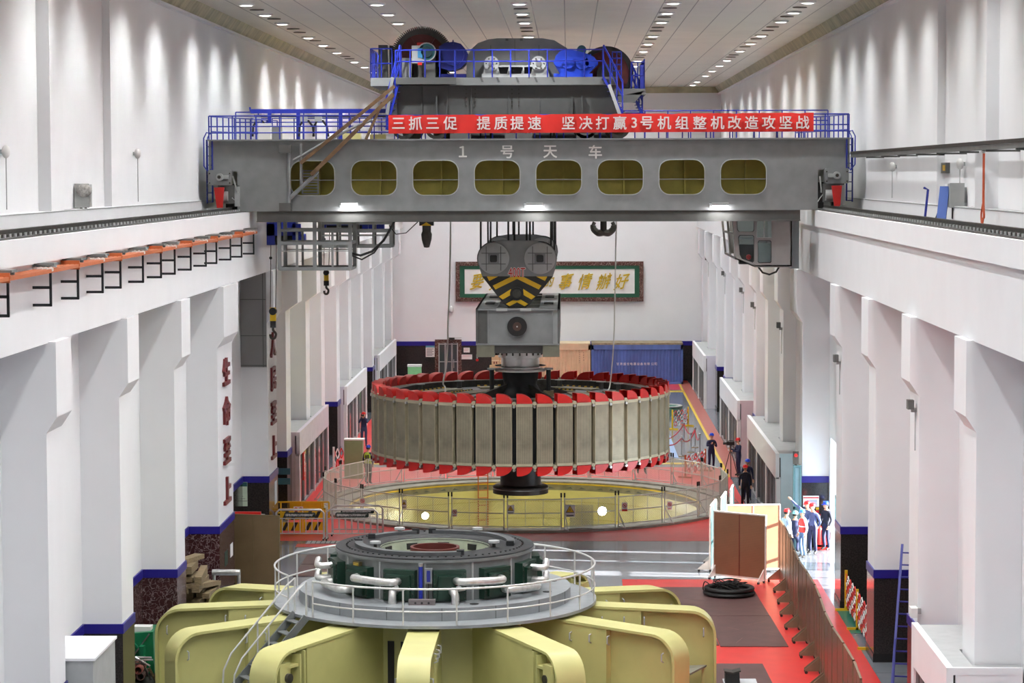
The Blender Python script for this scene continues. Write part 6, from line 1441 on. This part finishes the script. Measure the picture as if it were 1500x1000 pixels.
# green machine and scrap by the first left column
t = thing('green_machine', (-9.9, 69.5, 0), 'green painted machine housing with a round white gauge behind the first left columns', 'machine')
m = MB(); y = 69.2; P = lambda px, py: at(px, py, y)
m.plate([(P(178, 960).x, .4), (P(226, 960).x, .4), (P(224, 925).x, P(224, 925).z), (P(188, 928).x, P(188, 928).z), (P(178, 942).x, P(178, 942).z)], [], fm, y, y + 1.2, mgreen); m.box(P(176, 0).x, P(226, 0).x, y + .1, y + 1.1, 0, .4, dgrey); m.tube([P(190, 950), P(196, 942), P(203, 950)], .05, mgreen, 6)
m.hexa([P(206, 944), P(213, 944), P(214, 975), P(210, 975)], [v + Vector((0, -.3, 0)) for v in (P(206, 944), P(213, 944), P(214, 975), P(210, 975))], mgreen); m.build('housing', t)
m = MB(); c = P(185.5, 947); m.lathe([(.001, -.03), (.14, -.03), (.17, 0)], (c.x, y, c.z), paper, 20, axis='y'); m.build('gauge', t)
m = MB(); m.bar(P(194, 962) + Vector((0, -.03, 0)), P(219, 928) + Vector((0, -.03, 0)), .05, .04, steel); m.build('rod', t)
m = MB(); c = P(206, 926); m.box(c.x - .25, c.x + .25, y + .2, y + .6, c.z - .05, c.z + .12, paper); tag(m.build('paper_bundle'), 'white bundle lying on top of the green machine', 'bundle')
for i, (p, q_, r, mm) in enumerate([((180, 962), (222, 963), .03, lgrey), ((180, 968), (224, 966), .025, steel), ((205, 965), (222, 998), .03, dsteel), ((182, 972), (214, 972), .03, dsteel), ((218, 978), (232, 1003), .04, wood), ((190, 958), (220, 975), .025, steel)]):
    yy = 68.6 - .05 * i; m = MB(); A, B = at(*p, yy), at(*q_, yy); m.cyl(A, B, r, mm, n=6); tag(m.build('scrap_bar'), 'thin %s in the scrap under the green machine, %s from the top' % (('grey tube', 'bright rod', 'dark slanting bar', 'dark level bar', 'timber slat', 'bright slanting rod')[i], NUM[i]), 'bar', 'scrap bars by the green machine')
for i, (px, py, mm) in enumerate([(192, 978, mat('rust_pipe', (110, 66, 56), .6)), (203, 981, mat('rust_pipe2', (150, 84, 70), .6)), (193, 992, mat('rust_pipe', (110, 66, 56), .6)), (206, 990, mat('rust_pipe3', (84, 60, 56), .6))]):
    m = MB(); c = at(px, py, 68.2); m.lathe([(.115, -.35), (.115, .35), (.09, .35), (.09, -.35)], (c.x, 68.5, c.z), mm, 20, closed=True, axis='y'); tag(m.build('pipe_ring'), 'rusty pipe piece under the green machine, %s' % ('upper left', 'upper right', 'lower left', 'lower right')[i], 'pipe', 'rusty pipe pieces')
m = MB(); m.box(-11.2, -10.12, 67.6, 69.0, .0, .25, dgrey); m.box(-11.1, -10.2, 68.0, 69.0, .25, az(1000, 68.2), dsteel); tag(m.build('scrap_pallet'), 'dark metal pallet under the rusty pipe pieces', 'pallet')
# ================================================================ RIGHT: BOARDS, MATS, COIL
random.seed(11)
frame_w = mat('board_frame_pale', (214, 208, 200), .45, 0, .04); frame_b = mat('board_frame_brown', (122, 104, 82), .45, 0, .08)
A0, A1 = fl(1045, 846), fl(1122, 854)
board((A0.x, A0.y, 0), (A1.x, A1.y, 0), 2.42, 'orange brown double board facing the viewer at the far end of the board row', orangepanel, orangepanel, fr=frame_w, feet=(1,))
B0, B1 = fl(1064, 842), fl(1144, 840)
board((B0.x, B0.y + .4, 0), (B1.x, B1.y + .3, 0), 2.5, 'sunlit pale board standing behind the orange brown double board', mat('board_peach', (168, 120, 92), .5, 0, .05), orangepanel, fr=frame_w, feet=(-1,))
tealb = mat('board_teal', (60, 104, 106), .35, 0, .08)
for i, (x0, y0, x1, y1) in enumerate([(6.42, 89.6, 6.75, 91.6), (6.95, 91.85, 7.25, 93.85), (7.45, 94.2, 7.7, 96.2)]):
    board((x0, y0, 0), (x1, y1, 0), 2.42, 'teal backed board seen edge on left of the orange board, %s from the viewer' % NUM[i], tealb, tealb, fr=frame_w, feet=(-1,), grp='teal backed boards')
N_B = 12
rb = [(8.78 - .034 * i + .06 * math.sin(i * 1.3), 87.6 - 2.32 * i) for i in range(N_B + 1)]
for i in range(N_B):
    (xa, ya), (xb_, yb_) = rb[i], rb[i + 1]
    board((xa, ya - .06, 0), (xb_, yb_ + .06, 0), 2.2, 'brown board in the long row beside the right walkway, %s from the far end' % NUM[i], rowpanel, rowpanel, fr=frame_b, feet=(1,), grp='brown boards along the right walkway')
for i, (poly, lab) in enumerate([([(3.3, 80.6), (7.85, 80.6), (7.7, 86.2), (3.3, 86.2)], 'dark brown floor sheet under the black cable coil'), ([(3.3, 75.4), (5.9, 75.5), (5.8, 80.55), (3.3, 80.55)], 'dark brown floor sheet beside the right yellow arm'), ([(5.93, 75.3), (8.0, 75.3), (7.86, 80.55), (5.83, 80.55)], 'dark brown floor sheet next to the row of brown boards'),
                                 ([(3.3, 66), (7.15, 66), (7.0, 72.6), (3.3, 72.6)], 'nearest dark brown floor sheet right of the yellow bracket'), ([(-8.6, 88.6), (-3.4, 88.6), (-3.4, 91.2), (-8.6, 91.2)], 'dark brown floor sheet behind the left yellow arms'), ([(-8.6, 91.3), (-3.4, 91.3), (-3.4, 93.6), (-8.6, 93.6)], 'dark brown floor sheet in front of the grey floor plate on the left')]):
    m = MB(); m.plate(poly, [], lambda u, w, t: (u, w, t), .006, .03, matbrown)
    for k in range(5): a = Vector((random.uniform(poly[0][0] + .3, poly[1][0] - .3), random.uniform(poly[0][1] + .3, poly[2][1] - .3), .031)); b = a + Vector((random.uniform(-.6, .6), random.uniform(-1, 1), 0)); b.x = min(max(b.x, poly[0][0] + .1), poly[1][0] - .1); b.y = min(max(b.y, poly[0][1] + .1), poly[2][1] - .1); m.bar(a, b, .015, .002, mat('scratch', (150, 120, 112), .6))
    tag(m.build('floor_sheet'), lab, 'floor sheet')
c = fl(1068, 872); t = thing('cable_coil', c, 'black cable coil lying on the brown floor sheet before the orange board', 'coil')
m = MB(); 
for k, (R, z) in enumerate([(.82, .12), (.8, .26), (.72, .12), (.74, .25), (.62, .1)]): m.tube([c + Vector((R * math.cos(2 * PI * i / 40), R * math.sin(2 * PI * i / 40), z)) for i in range(40)], .07, black, 8, closed=True)
m.build('hose_ring', t)
for k in range(7):
    m = MB(); p = c + Vector((random.uniform(-.5, .5), random.uniform(-.5, .5), .15)); pts = [p]
    for i in range(7): a = random.uniform(0, 6.28); pts.append(c + Vector((.62 * random.random() ** .5 * math.cos(a), .62 * random.random() ** .5 * math.sin(a), random.uniform(.16, .55))))
    m.tube(spl(pts, 6), .018, black, 5); m.build('cable_loop', t)
m = MB(); m.tube(spl([c + Vector((-.6, .2, .3)), c + Vector((-.8, .5, .4)), c + Vector((-.85, .7, .1)), c + Vector((-.7, .9, .03)), c + Vector((-.55, 1.1, .03)), c + Vector((-.8, 1.2, .03))]), .02, black, 5); m.build('loose_end', t)
# plate with steel pieces between two right arms, black hopper on the floor
g0 = BO + Vector((7.45 * math.cos(math.radians(-1)), 7.45 * math.sin(math.radians(-1)) - .45, 1.02)); g1 = BO + Vector((5.6 * math.cos(math.radians(-4)), -.9, 1.02)); g2 = BO + Vector((7.2 * math.cos(math.radians(-28)), 7.2 * math.sin(math.radians(-28)) + .3, 1.02)); g3 = BO + Vector((5.6 * math.cos(math.radians(-25)), 5.6 * math.sin(math.radians(-25)) + .5, 1.02))
t = thing('work_platform', ((g0 + g2) / 2) * 1.0 - Vector((0, 0, 1.02)), 'grey plate platform wedged between two right arms of the yellow bracket', 'platform')
m = MB(); dn = Vector((0, 0, -.05)); m.hexa([v + dn for v in (g0, g1, g3, g2)], [g0, g1, g3, g2], mat('platform_grey', (128, 126, 112), .6, 0, .12)); m.build('plate', t)
for v in (g0, g1, g2, g3):
    m = MB(); q = v.lerp((g0 + g1 + g2 + g3) / 4, .08); m.bar(q + dn, (q.x, q.y, 0), .08, .08, yarm); m.build('leg', t)
for i in range(3):
    m = MB(); c = (g0 + g2) / 2 + Vector((-.55 + .1 * i, .3 + .12 * i, .02 + .06 * i)); q = MB(); q.box(-.3, .3, -.15, .15, 0, .03, dgrey); q.box(-.3, .3, .12, .15, .03, .06, dgrey); m.merge(q, Matrix.Translation(c) @ Matrix.Rotation(.9 + .25 * i, 4, 'Z'))
    tag(m.build('steel_offcut'), 'grey steel offcut on the platform between the right arms, %s of the stack' % ('bottom', 'middle', 'top')[i], 'steel piece', 'steel offcuts')
c = fl(1072, 1000); m = MB(); m.hexa([c + Vector((-.2, -.2, 0)), c + Vector((.22, -.2, 0)), c + Vector((.22, .2, 0)), c + Vector((-.2, .2, 0))], [c + Vector((-.2, -.2, .34)), c + Vector((.2, -.2, .34)), c + Vector((.2, .2, .34)), c + Vector((-.2, .2, .34))], black)
m.hexa([c + Vector((-.22, -.22, .34)), c + Vector((.02, -.22, .3)), c + Vector((.02, .22, .3)), c + Vector((-.22, .22, .34))], [c + Vector((-.22, -.22, .38)), c + Vector((.02, -.22, .34)), c + Vector((.02, .22, .34)), c + Vector((-.22, .22, .38))], dsteel); m.hexa([c + Vector((.02, -.22, .3)), c + Vector((.24, -.22, .36)), c + Vector((.24, .22, .36)), c + Vector((.02, .22, .3))], [c + Vector((.02, -.22, .34)), c + Vector((.24, -.22, .4)), c + Vector((.24, .22, .4)), c + Vector((.02, .22, .34))], dsteel)
tag(m.build('support_stand'), 'black support stand with v shaped top at the bottom edge right of the yellow arms', 'stand')
c = fl(1082, 998); m = MB(); m.box(c.x - .45, c.x + .5, c.y - .9, c.y + .25, .03, .034, mat('pale_sheet', (196, 198, 202), .6)); tag(m.build('paper_sheet'), 'pale sheet on the floor under the black support stand', 'sheet')
# ================================================================ RIGHT WALL DOORWAY AND RECESSES
t = thing('door_2', (11.2, 89, 0), 'teal framed glazed gate leaf at the daylit doorway in the right wall', 'door'); t['kind'] = 'structure'
m = MB()
for y in (86.6, 88.3, 90.0, 91.7): m.box(11.15, 11.25, y, y + .09, 0, 2.55, teal)
for z in (0, 1.2, 2.47): m.box(11.15, 11.25, 86.6, 91.79, z, z + .09, teal)
m.build('frame', t)
for y in (90.09,): m = MB(); m.box(11.19, 11.21, y, y + 1.61, .09, 2.47, clear); m.build('pane', t)
t = thing('door_3', (10.05, 95.6, 0), 'narrow teal framed panel beside the dark dado of the daylit column', 'door'); t['kind'] = 'structure'
m = MB(); m.box(9.95, 10.27, 95.5, 95.7, 3.1, 3.2, teal); m.box(9.95, 10.03, 95.5, 95.7, 0, 3.1, teal); m.box(10.2, 10.27, 95.5, 95.7, 0, 3.1, teal); m.box(9.95, 10.27, 95.5, 95.7, 1.5, 1.6, teal); m.build('frame', t)
m = MB(); m.box(10.03, 10.2, 95.58, 95.62, .0, 3.1, mat('pane_teal', (150, 182, 190), .1)); m.build('pane', t)
m = MB(); m.box(9.93, 10.15, 95.45, 95.5, 3.25, 3.75, dsteel); m.cyl((10.04, 95.4, 3.6), (10.04, 95.45, 3.6), .07, red, n=10); m.box(10.0, 10.1, 95.5, 95.6, 3.19, 3.3, dsteel); tag(m.build('door_sensor'), 'small dark device on top of the narrow teal panel', 'device')
y = 95.7; c = at(1191, 733, y); m = MB(); m.box(ax(1177.5, y), ax(1201, y), y, y + .06, az(742, y), az(726, y), paper); o = m.build('safety_board'); tag(o, 'white safety board with red heading on the dark dado behind the group', 'sign'); q = MB(); q.box(ax(1178, y), ax(1200.5, y), y - .01, y, az(729.5, y), az(728, y), red)
for i in range(4): q.box(ax(1183.5, y), ax(1198, y), y - .01, y, az(732.8 + 2.2 * i, y), az(732 + 2.2 * i, y), mat('print_blue', (120, 140, 190), .6))
q.plate([(ax(1179, y), az(737, y)), (ax(1182.5, y), az(737, y)), (ax(1180.7, y), az(733, y))], [], fm, y - .01, y, hyel); q.build('print', o)
for a, b, c_, d, mm, lab in ((1196.5, 743, 1201, 746.5, hyel, 'small orange tag under the white safety board'), (1196.5, 747.5, 1201, 751, red, 'small red tag under the white safety board')):
    m = MB(); m.box(ax(a, y), ax(c_, y), y + .02, y + .06, az(d, y), az(b, y), mm); tag(m.build('wall_tag'), lab, 'sign')
m = MB(); m.box(ax(1197.5, y), ax(1211, y), y + .02, y + .06, az(759, y), az(753, y), red); o = m.build('red_sign'); tag(o, 'red sign with white characters above the fire extinguishers', 'sign'); q = MB()
for i, ch in enumerate('消防器材'): letters(q, ch, at(1200 + 2.9 * i, 756, y + .02), (1, 0, 0), (0, 0, 1), .085, .006, paper, .01)
q.build('lettering', o)
t0 = None
for px, lab in ((1200.5, 'red fire extinguisher on wheels, the one nearest the standing group'), (1210.5, 'red fire extinguisher on wheels, the one nearest the glazed gate')):
    c = Vector((ax(px, 95.3), 95.3, .06))
    if t0 is None:
        t0 = thing('fire_extinguisher', c, lab, 'fire extinguisher', 'fire extinguishers'); m = MB(); m.lathe([(.001, .12), (.15, .12), (.16, .2), (.16, .72), (.1, .82), (.04, .86), (.001, .86)], c, red, 20); m.build('cylinder', t0); m = MB(); m.cyl(c + Vector((0, 0, .84)), c + Vector((0, 0, .98)), .035, steel, n=10); m.bar(c + Vector((0, -.02, .96)), c + Vector((0, -.16, 1.0)), .03, .02, black); m.build('valve', t0)
        m = MB(); m.tube(spl([c + Vector((.03, 0, .9)), c + Vector((.17, -.03, .8)), c + Vector((.19, -.05, .4)), c + Vector((.15, -.08, .25))]), .016, black, 6); m.build('hose', t0)
        m = MB(); m.cyl(c + Vector((-.17, .05, .1)), c + Vector((-.12, .05, .1)), .1, black, n=14); m.cyl(c + Vector((.12, .05, .1)), c + Vector((.17, .05, .1)), .1, black, n=14); m.box(c.x - .15, c.x + .15, c.y, c.y + .08, c.z + .08, c.z + .14, dsteel); m.build('wheel', t0)
    else: dup(t0, loc=c, label=lab)
m = MB(); m.box(ax(1195, 95.3), ax(1216, 95.3), 95.0, 95.65, .004, .06, red); tag(m.build('floor_tray'), 'red tray on the floor under the two fire extinguishers', 'tray')
scissor((10.45, 82.0 - .35, 0), (10.4, 74.9, 0), 1.35, 10, 4, 'long red and white folding barrier with yellow posts in the right recess', pr=.05)
m = MB(); m.bar((10.42, 78.2, 0), (10.42, 78.2, 1.3), .08, .08, yel); m.bar((10.1, 78.2, .04), (10.7, 78.2, .04), .08, .08, yel); tag(m.build('barrier_post'), 'yellow middle post of the folding barrier in the right recess', 'post')
t = thing('gas_tank', (10.95, 75.9, 0), 'dark grey round topped tank in the recess behind the folding barrier', 'tank'); m = MB(); m.lathe([(.001, .1), (.36, .1), (.38, .3), (.38, 2.5), (.32, 2.75), (.2, 2.86), (.001, 2.9)], (10.95, 75.9, 0), mat('tank_grey', (62, 70, 70), .4, .2), 28); m.build('shell', t); m = MB(); m.cyl((10.95, 75.9, 2.88), (10.95, 75.9, 3.02), .05, dsteel, n=10); m.build('valve', t)
m = MB(); m.lathe([(.36, 0), (.36, .12)], (10.95, 75.9, 0), dsteel, 24); m.build('base', t); m = MB(); m.box(10.54, 10.6, 75.8, 75.95, 1.3, 1.6, paper); m.build('label_plate', t)
# blue ladder leaning in the recess
t = thing('ladder', (10.6, 70, 0), 'dark blue ladder leaning in the recess between two right columns', 'ladder'); ladb = mat('ladder_blue', (52, 52, 140), .4)
p0, p1 = Vector((10.45, 69.9, 0)), Vector((10.95, 71.7, 3.7)); w = Vector((.5, -.12, 0))
for d in (Vector((0, 0, 0)), w): m = MB(); m.bar(p0 + d, p1 + d * .8, .07, .05, ladb); m.build('rail', t)
for i in range(11): m = MB(); f = (i + .6) / 11.3; m.bar(p0.lerp(p1, f), p0.lerp(p1, f) + w * (1 - .2 * f), .05, .035, ladb); m.build('rung', t)
m = MB(); m.bar((10.4, 69.3, 0), (10.5, 69.7, 1.3), .05, .05, ladb); tag(m.build('blue_bar'), 'short blue bar leaning at the foot of the dark blue ladder', 'bar')
m = MB(); m.box(10.1, 10.27, 63.6, 63.98, 3.0, 3.25, paper); m.box(10.27, 10.4, 63.9, 64.0, 3.05, 3.2, lgrey); tag(m.build('wall_box'), 'small white box on the right column above the nearest booth', 'box')
# ================================================================ PEOPLE
def blob(c, r, sz): return c, r, sz
def person(loc, rz, label, arms, top=cloth_navy, leg=cloth_dark, helmet=hel_b, scale=1.0, lean=0.0, stride=.0, vest=None, turn=0.0, crouch=0.0, hold=None):
    """facing -y; arms: for each side (left -x first) elbow and wrist positions; the body is one skinned surface"""
    V = []; R = []; E = []
    def node(p, r): V.append(Vector(p)); R.append(r); return len(V) - 1
    def link(a, b): E.append((a, b))
    cz = -crouch
    hip = node((0, 0, .97 + cz), (.165, .115)); waist = node((0, -lean * .3, 1.13 + cz), (.15, .105)); chest = node((0, -lean * .7, 1.33 + cz), (.175, .12)); sh = node((0, -lean * .9, 1.45 + cz), (.12, .09)); neck = node((0, -lean - .01, 1.53 + cz), (.062, .062)); hb = node((0, -lean - .02, 1.6 + cz), (.06, .06))
    for a, b in ((hip, waist), (waist, chest), (chest, sh), (sh, neck), (neck, hb)): link(a, b)
    zone = {}
    bones = [((0, 0, .93 + cz), (0, 0, 1.0 + cz), leg), (V[waist], V[sh], top), (V[sh] + Vector((0, 0, .05)), V[hb], skin)]
    for i, s in enumerate((-1, 1)):
        st = stride * s
        h = node((s * .095, 0, .9 + cz), (.1, .1)); k = node((s * .11, -.03 - st * .5 - crouch * .7, .5 + cz * .45), (.07, .072)); an = node((s * .115, .03 - st + (.12 if st < 0 else 0) * 0 + crouch * .1, .1), (.05, .055)); to = node((s * .135, -.14 - st, .045), (.045, .035))
        link(hip, h); link(h, k); link(k, an); link(an, to); bones += [(V[h], V[k], leg), (V[k], V[an] + Vector((0, 0, .04)), leg), (V[an] + Vector((0, 0, -.03)), V[to], shoe)]
        e_, w_ = arms[i]; s0 = node((s * .19, -lean * .9, 1.42 + cz), (.075, .07)); el = node(Vector(e_) + Vector((0, 0, cz)), (.052, .05)); wr = node(Vector(w_) + Vector((0, 0, cz)), (.036, .034))
        link(sh, s0); link(s0, el); link(el, wr); bones += [(V[s0], V[el], top), (V[el], V[wr], top)]
    me = bpy.data.meshes.new('b'); me.from_pydata(V, E, []); ob = bpy.data.objects.new('b', me); COL.objects.link(ob)
    ob.modifiers.new('s', 'SKIN'); ob.modifiers['s'].use_smooth_shade = True; ob.modifiers.new('u', 'SUBSURF').levels = 1
    for i, sv in enumerate(me.skin_vertices[0].data): sv.radius = R[i]; sv.use_root = (i == 0)
    dg = bpy.context.evaluated_depsgraph_get(); dg.update(); em = ob.evaluated_get(dg).to_mesh()
    B = MB(); vs = [v.co.copy() for v in em.vertices]
    def near(p):
        best = None
        for a, b, m_ in bones:
            a, b = Vector(a), Vector(b); d = b - a; t = max(0, min(1, (p - a).dot(d) / max(d.dot(d), 1e-9))); q = (a + d * t - p).length
            if best is None or q < best[0]: best = (q, m_)
        return best[1]
    by = {}
    for f in em.polygons: by.setdefault(near(f.center), []).append(tuple(f.vertices))
    o = 0
    B.v = vs
    for m_, fs in by.items():
        i = B.mi(m_)
        for f in fs: B.f.append(list(f)); B.m.append(i); B.s.append(True)
    ob.evaluated_get(dg).to_mesh_clear(); bpy.data.objects.remove(ob)
    # head, face and hands
    hc = Vector((0, -lean - .035, 1.69 + cz)); Hm = Matrix.Translation(hc) @ Matrix.Rotation(turn, 4, 'Z')
    q = MB(); q.ball((0, 0, 0), .1, skin, 12, (.78, .95, 1.18)); q.ball((0, -.03, -.055), .065, skin, 8, (.85, .9, .9)); q.hexa([(-.014, -.09, -.03), (.014, -.09, -.03), (.012, -.085, -.03), (-.012, -.085, -.03)], [(-.006, -.088, .02), (.006, -.088, .02), (.006, -.08, .02), (-.006, -.08, .02)], skin); q.ball((0, -.1, -.022), .014, skin, 6)
    for s in (-1, 1): q.ball((s * .03, -.087, .008), .011, hairm, 6, (1.3, .5, .8)); q.ball((s * .08, .005, -.01), .028, skin, 6, (.35, .7, 1.1)); q.box(s * .03 - .016, s * .03 + .016, -.095, -.088, .024, .03, hairm)
    q.box(-.022, .022, -.092, -.086, -.062, -.055, mat('lips', (150, 84, 78), .5)); B.merge(q, Hm)
    for i, s in enumerate((-1, 1)):
        e_, w_ = Vector(arms[i][0]) + Vector((0, 0, cz)), Vector(arms[i][1]) + Vector((0, 0, cz)); d = (w_ - e_).normalized(); side = d.cross(Vector((0, 1, 0) if abs(d.y) < .8 else (1, 0, 0))).normalized(); n_ = d.cross(side).normalized()
        pc = w_ + d * .05; q = MB()
        q.tube([w_ - d * .02, w_ + d * .03, w_ + d * .085], [.03, .04, .034], skin, 8)
        for j in range(4):
            b0 = w_ + d * .08 + side * (.027 - .018 * j); L = (.06, .07, .066, .05)[j]; b1 = b0 + d * L * .5 + n_ * .008; b2 = b1 + d * L * .4 + n_ * .026; q.tube([b0, b1, b2], [.0095, .009, .0075], skin, 6)
        t0_ = w_ + d * .03 + side * .032; q.tube([t0_, t0_ + side * .022 + d * .03, t0_ + side * .02 + d * .06 + n_ * .015], [.012, .011, .009], skin, 6); B.merge(q, Matrix.Identity(4))
    t = thing('person', loc, label, 'person', None, rz); ORG[t.name] = Vector((0, 0, 0)); t.scale = (scale,) * 3
    B.build('body', t, local=True)
    q = MB(); q.lathe([(.113, .035), (.112, .06), (.1, .105), (.07, .135), (.03, .148), (.0005, .15)], (0, 0, 0), helmet, 20); q.lathe([(.118, .03), (.128, .034), (.118, .046), (.105, .046), (.105, .03)], (0, 0, 0), helmet, 20, closed=True)
    q.hexa([(-.075, -.1, .03), (.075, -.1, .03), (.05, -.165, .022), (-.05, -.165, .022)][::1], [(-.075, -.1, .042), (.075, -.1, .042), (.05, -.165, .03), (-.05, -.165, .03)], helmet); q.bar((0, -.1, .1), (0, .1, .1), .03, .1, helmet)
    m = MB(); m.merge(q, Hm); m.build('helmet', t, local=True)
    q = MB(); q.lathe([(.09, -.045), (.1, .0), (.104, .04), (.07, .04)], (0, .012, 0), hairm, 16, PI * .02, PI * .98); m = MB(); m.merge(q, Hm); m.build('hair', t, local=True)
    if vest:
        q = MB(); L = -lean
        pr = [(.205, .13, .98 + cz, 0), (.195, .125, 1.12 + cz, L * .3), (.215, .145, 1.3 + cz, L * .7), (.2, .135, 1.42 + cz, L * .9), (.11, .1, 1.5 + cz, L)]
        n2 = 20; vv = []
        for rx, ry, z, yy in pr: vv += [(rx * math.cos(2 * PI * i / n2), yy + ry * math.sin(2 * PI * i / n2), z) for i in range(n2)]
        q.add(vv, [(r * n2 + i, r * n2 + (i + 1) % n2, (r + 1) * n2 + (i + 1) % n2, (r + 1) * n2 + i) for r in range(4) for i in range(n2)], vest, True)
        vo = q.build('vest', t, local=True); z = 1.2 + cz; q = MB(); q.lathe([(1.0, -.02), (1.0, .02)], (0, 0, 0), paper, 20); q.v = [Vector((v.x * .21, v.y * .138 + L * .5, v.z + z)) for v in q.v]; q.build('reflective_band', vo, local=True)
    return t
hang = [((-.25, .02, 1.14), (-.25, -.05, .9)), ((.25, .02, 1.14), (.25, -.05, .9))]
hands_front = [((-.25, -.04, 1.16), (-.08, -.26, 1.2)), ((.25, -.04, 1.16), (.08, -.26, 1.2))]
to_face = [((-.22, -.16, 1.26), (-.07, -.2, 1.6)), ((.22, -.16, 1.26), (.07, -.2, 1.6))]
def onfl(px, py): c = fl(px, py); c.z = .006; return c
c = onfl(1042, 689); pp = person(c, .35, 'person in navy coverall and blue helmet looking at a phone on the right', [((-.26, -.06, 1.2), (-.1, -.26, 1.34)), ((.25, -.04, 1.16), (.06, -.26, 1.3))], leg=cloth_navy)
m = MB(); w = Matrix.Rotation(.35, 4, 'Z') @ Vector((-.04, -.39, 1.38)) + c; m.box(w.x - .04, w.x + .04, w.y - .006, w.y + .006, w.z - .08, w.z + .08, black); tag(m.build('phone'), 'dark phone held up by the person in navy on the right', 'phone')
c = Vector((9.42, 118.4, .006)); person(c, -1.25, 'person in red helmet operating a video camera on a tripod by the right booth', [((-.24, -.1, 1.2), (-.14, -.36, 1.3)), ((.24, -.1, 1.2), (.1, -.38, 1.22))], leg=cloth_navy, helmet=hel_r)
def tripod(c, h, lab):
    t = thing('camera_tripod', c, lab, 'tripod', 'camera tripods')
    for k in range(3): a = k * 2 * PI / 3 + .5; m = MB(); m.cyl(c + Vector((.42 * math.cos(a), .42 * math.sin(a), 0)), c + Vector((.05 * math.cos(a), .05 * math.sin(a), h * .8)), .018, black, n=6); m.build('leg', t)
    m = MB(); m.cyl(c + Vector((0, 0, h * .74)), c + Vector((0, 0, h)), .025, black, n=8); m.bar(c + Vector((0, 0, h)), c + Vector((.3, -.05, h - .2)), .02, .02, black); m.build('head', t)
    return t
c = Vector((8.98, 117.5, .004)); tripod(c, 1.58, 'black tripod carrying the video camera beside the right booth')
t = thing('video_camera', c + Vector((0, 0, 1.58)), 'black video camera on the tripod beside the right booth', 'camera'); q = c + Vector((0, 0, 1.58)); m = MB(); m.box(q.x - .2, q.x + .18, q.y - .08, q.y + .08, q.z, q.z + .16, black); m.build('body', t); m = MB(); m.cyl(q + Vector((-.2, 0, .08)), q + Vector((-.36, 0, .08)), .06, dsteel, n=14); m.build('lens', t); m = MB(); m.bar(q + Vector((-.12, 0, .2)), q + Vector((.12, 0, .2)), .03, .03, black); m.bar(q + Vector((-.12, 0, .16)), q + Vector((-.12, 0, .2)), .03, .03, black); m.bar(q + Vector((.12, 0, .16)), q + Vector((.12, 0, .2)), .03, .03, black); m.build('grip', t)
person(Vector((9.2, 109.6, .006)), .1, 'person in blue helmet half hidden behind a red helmet on the red walkway', hang, leg=cloth_navy, stride=.08)
person(onfl(1091.5, 742), .05, 'person in red helmet and dark clothes standing on the red walkway, hands at sides', hang, top=mat('jacket_dark', (34, 36, 50), .8), helmet=hel_r, stride=.1)
c = Vector((-9.55, 131.5, .01)); person(c, -.15, 'person in red helmet and navy taking photographs on the far left', to_face, leg=mat('trousers_blue', (58, 66, 98), .8), helmet=hel_r)
q = Matrix.Rotation(-.15, 4, 'Z') @ Vector((0, -.28, 1.68)) + c; t = thing('photo_camera', q, 'black camera held to the face of the person on the far left', 'camera'); m = MB(); m.box(q.x - .07, q.x + .07, q.y - .03, q.y + .04, q.z - .05, q.z + .05, black); m.build('body', t); m = MB(); m.cyl(q + Vector((0, -.03, 0)), q + Vector((0, -.14, 0)), .04, dsteel, n=12); m.build('lens', t)
person(Vector((ax(538, 115.3), 115.3, .006)), 2.6, 'person in lime vest standing behind the pit fence on the left, turned away', hang, leg=cloth_dark, vest=vest_y)
person(Vector((ax(940, 119.2), 119.2, .006)), .3, 'person standing behind the pit, only the legs visible under the rotor', hang, leg=cloth_dark, stride=.22)
person(Vector((ax(1152.5, 92.9), 92.9, .004)), 2.2, 'person in red helmet and pale shirt seen from behind between the boards', hang, top=cloth_pale, helmet=hel_r, scale=1.02)
person(Vector((ax(1165, 94.3), 94.3, .004)), 2.9, 'stooping person in pale cyan helmet and dark blue, behind the red vest', hands_front, top=cloth_navy, leg=cloth_navy, helmet=mat('helmet_pale', (150, 206, 214), .3), lean=.16, crouch=.26)
person(Vector((ax(1177.5, 93.0), 93.0, .004)), -1.1, 'person in red vest, light blue helmet and jeans in the sunlit doorway', hang, top=cloth_pale, leg=cloth_jean, helmet=hel_lb, vest=vest_r)
person(Vector((ax(1184.5, 94.75), 94.75, .004)), -.9, 'person in red helmet raising a pointing arm in the middle of the group', [((-.34, -.2, 1.62), (-.5, -.36, 1.86)), ((.25, .02, 1.14), (.25, -.05, .9))], top=mat('jacket_pale_navy', (96, 104, 150), .8, 0, .3, 5), leg=cloth_dark, helmet=hel_r, scale=1.05)
person(Vector((ax(1192, 93.9), 93.9, .004)), -.6, 'person in red helmet and navy clothes with hands behind the back, right of the group', [((-.25, .1, 1.14), (-.1, .17, .98)), ((.25, .1, 1.14), (.1, .18, .98))], top=mat('jacket_navy_worn', (72, 88, 134), .8, 0, .2, 6), leg=cloth_navy, helmet=hel_r, scale=1.07)
person(Vector((ax(1212, 94.9), 94.9, .004)), -.9, 'person in blue helmet and dark clothes leaning by the glazed gate', [((-.25, .0, 1.14), (-.2, -.14, .93)), ((.26, .02, 1.14), (.22, -.1, .92))], top=mat('jacket_dark', (34, 36, 50), .8), leg=cloth_navy, scale=1.03, turn=-.3)
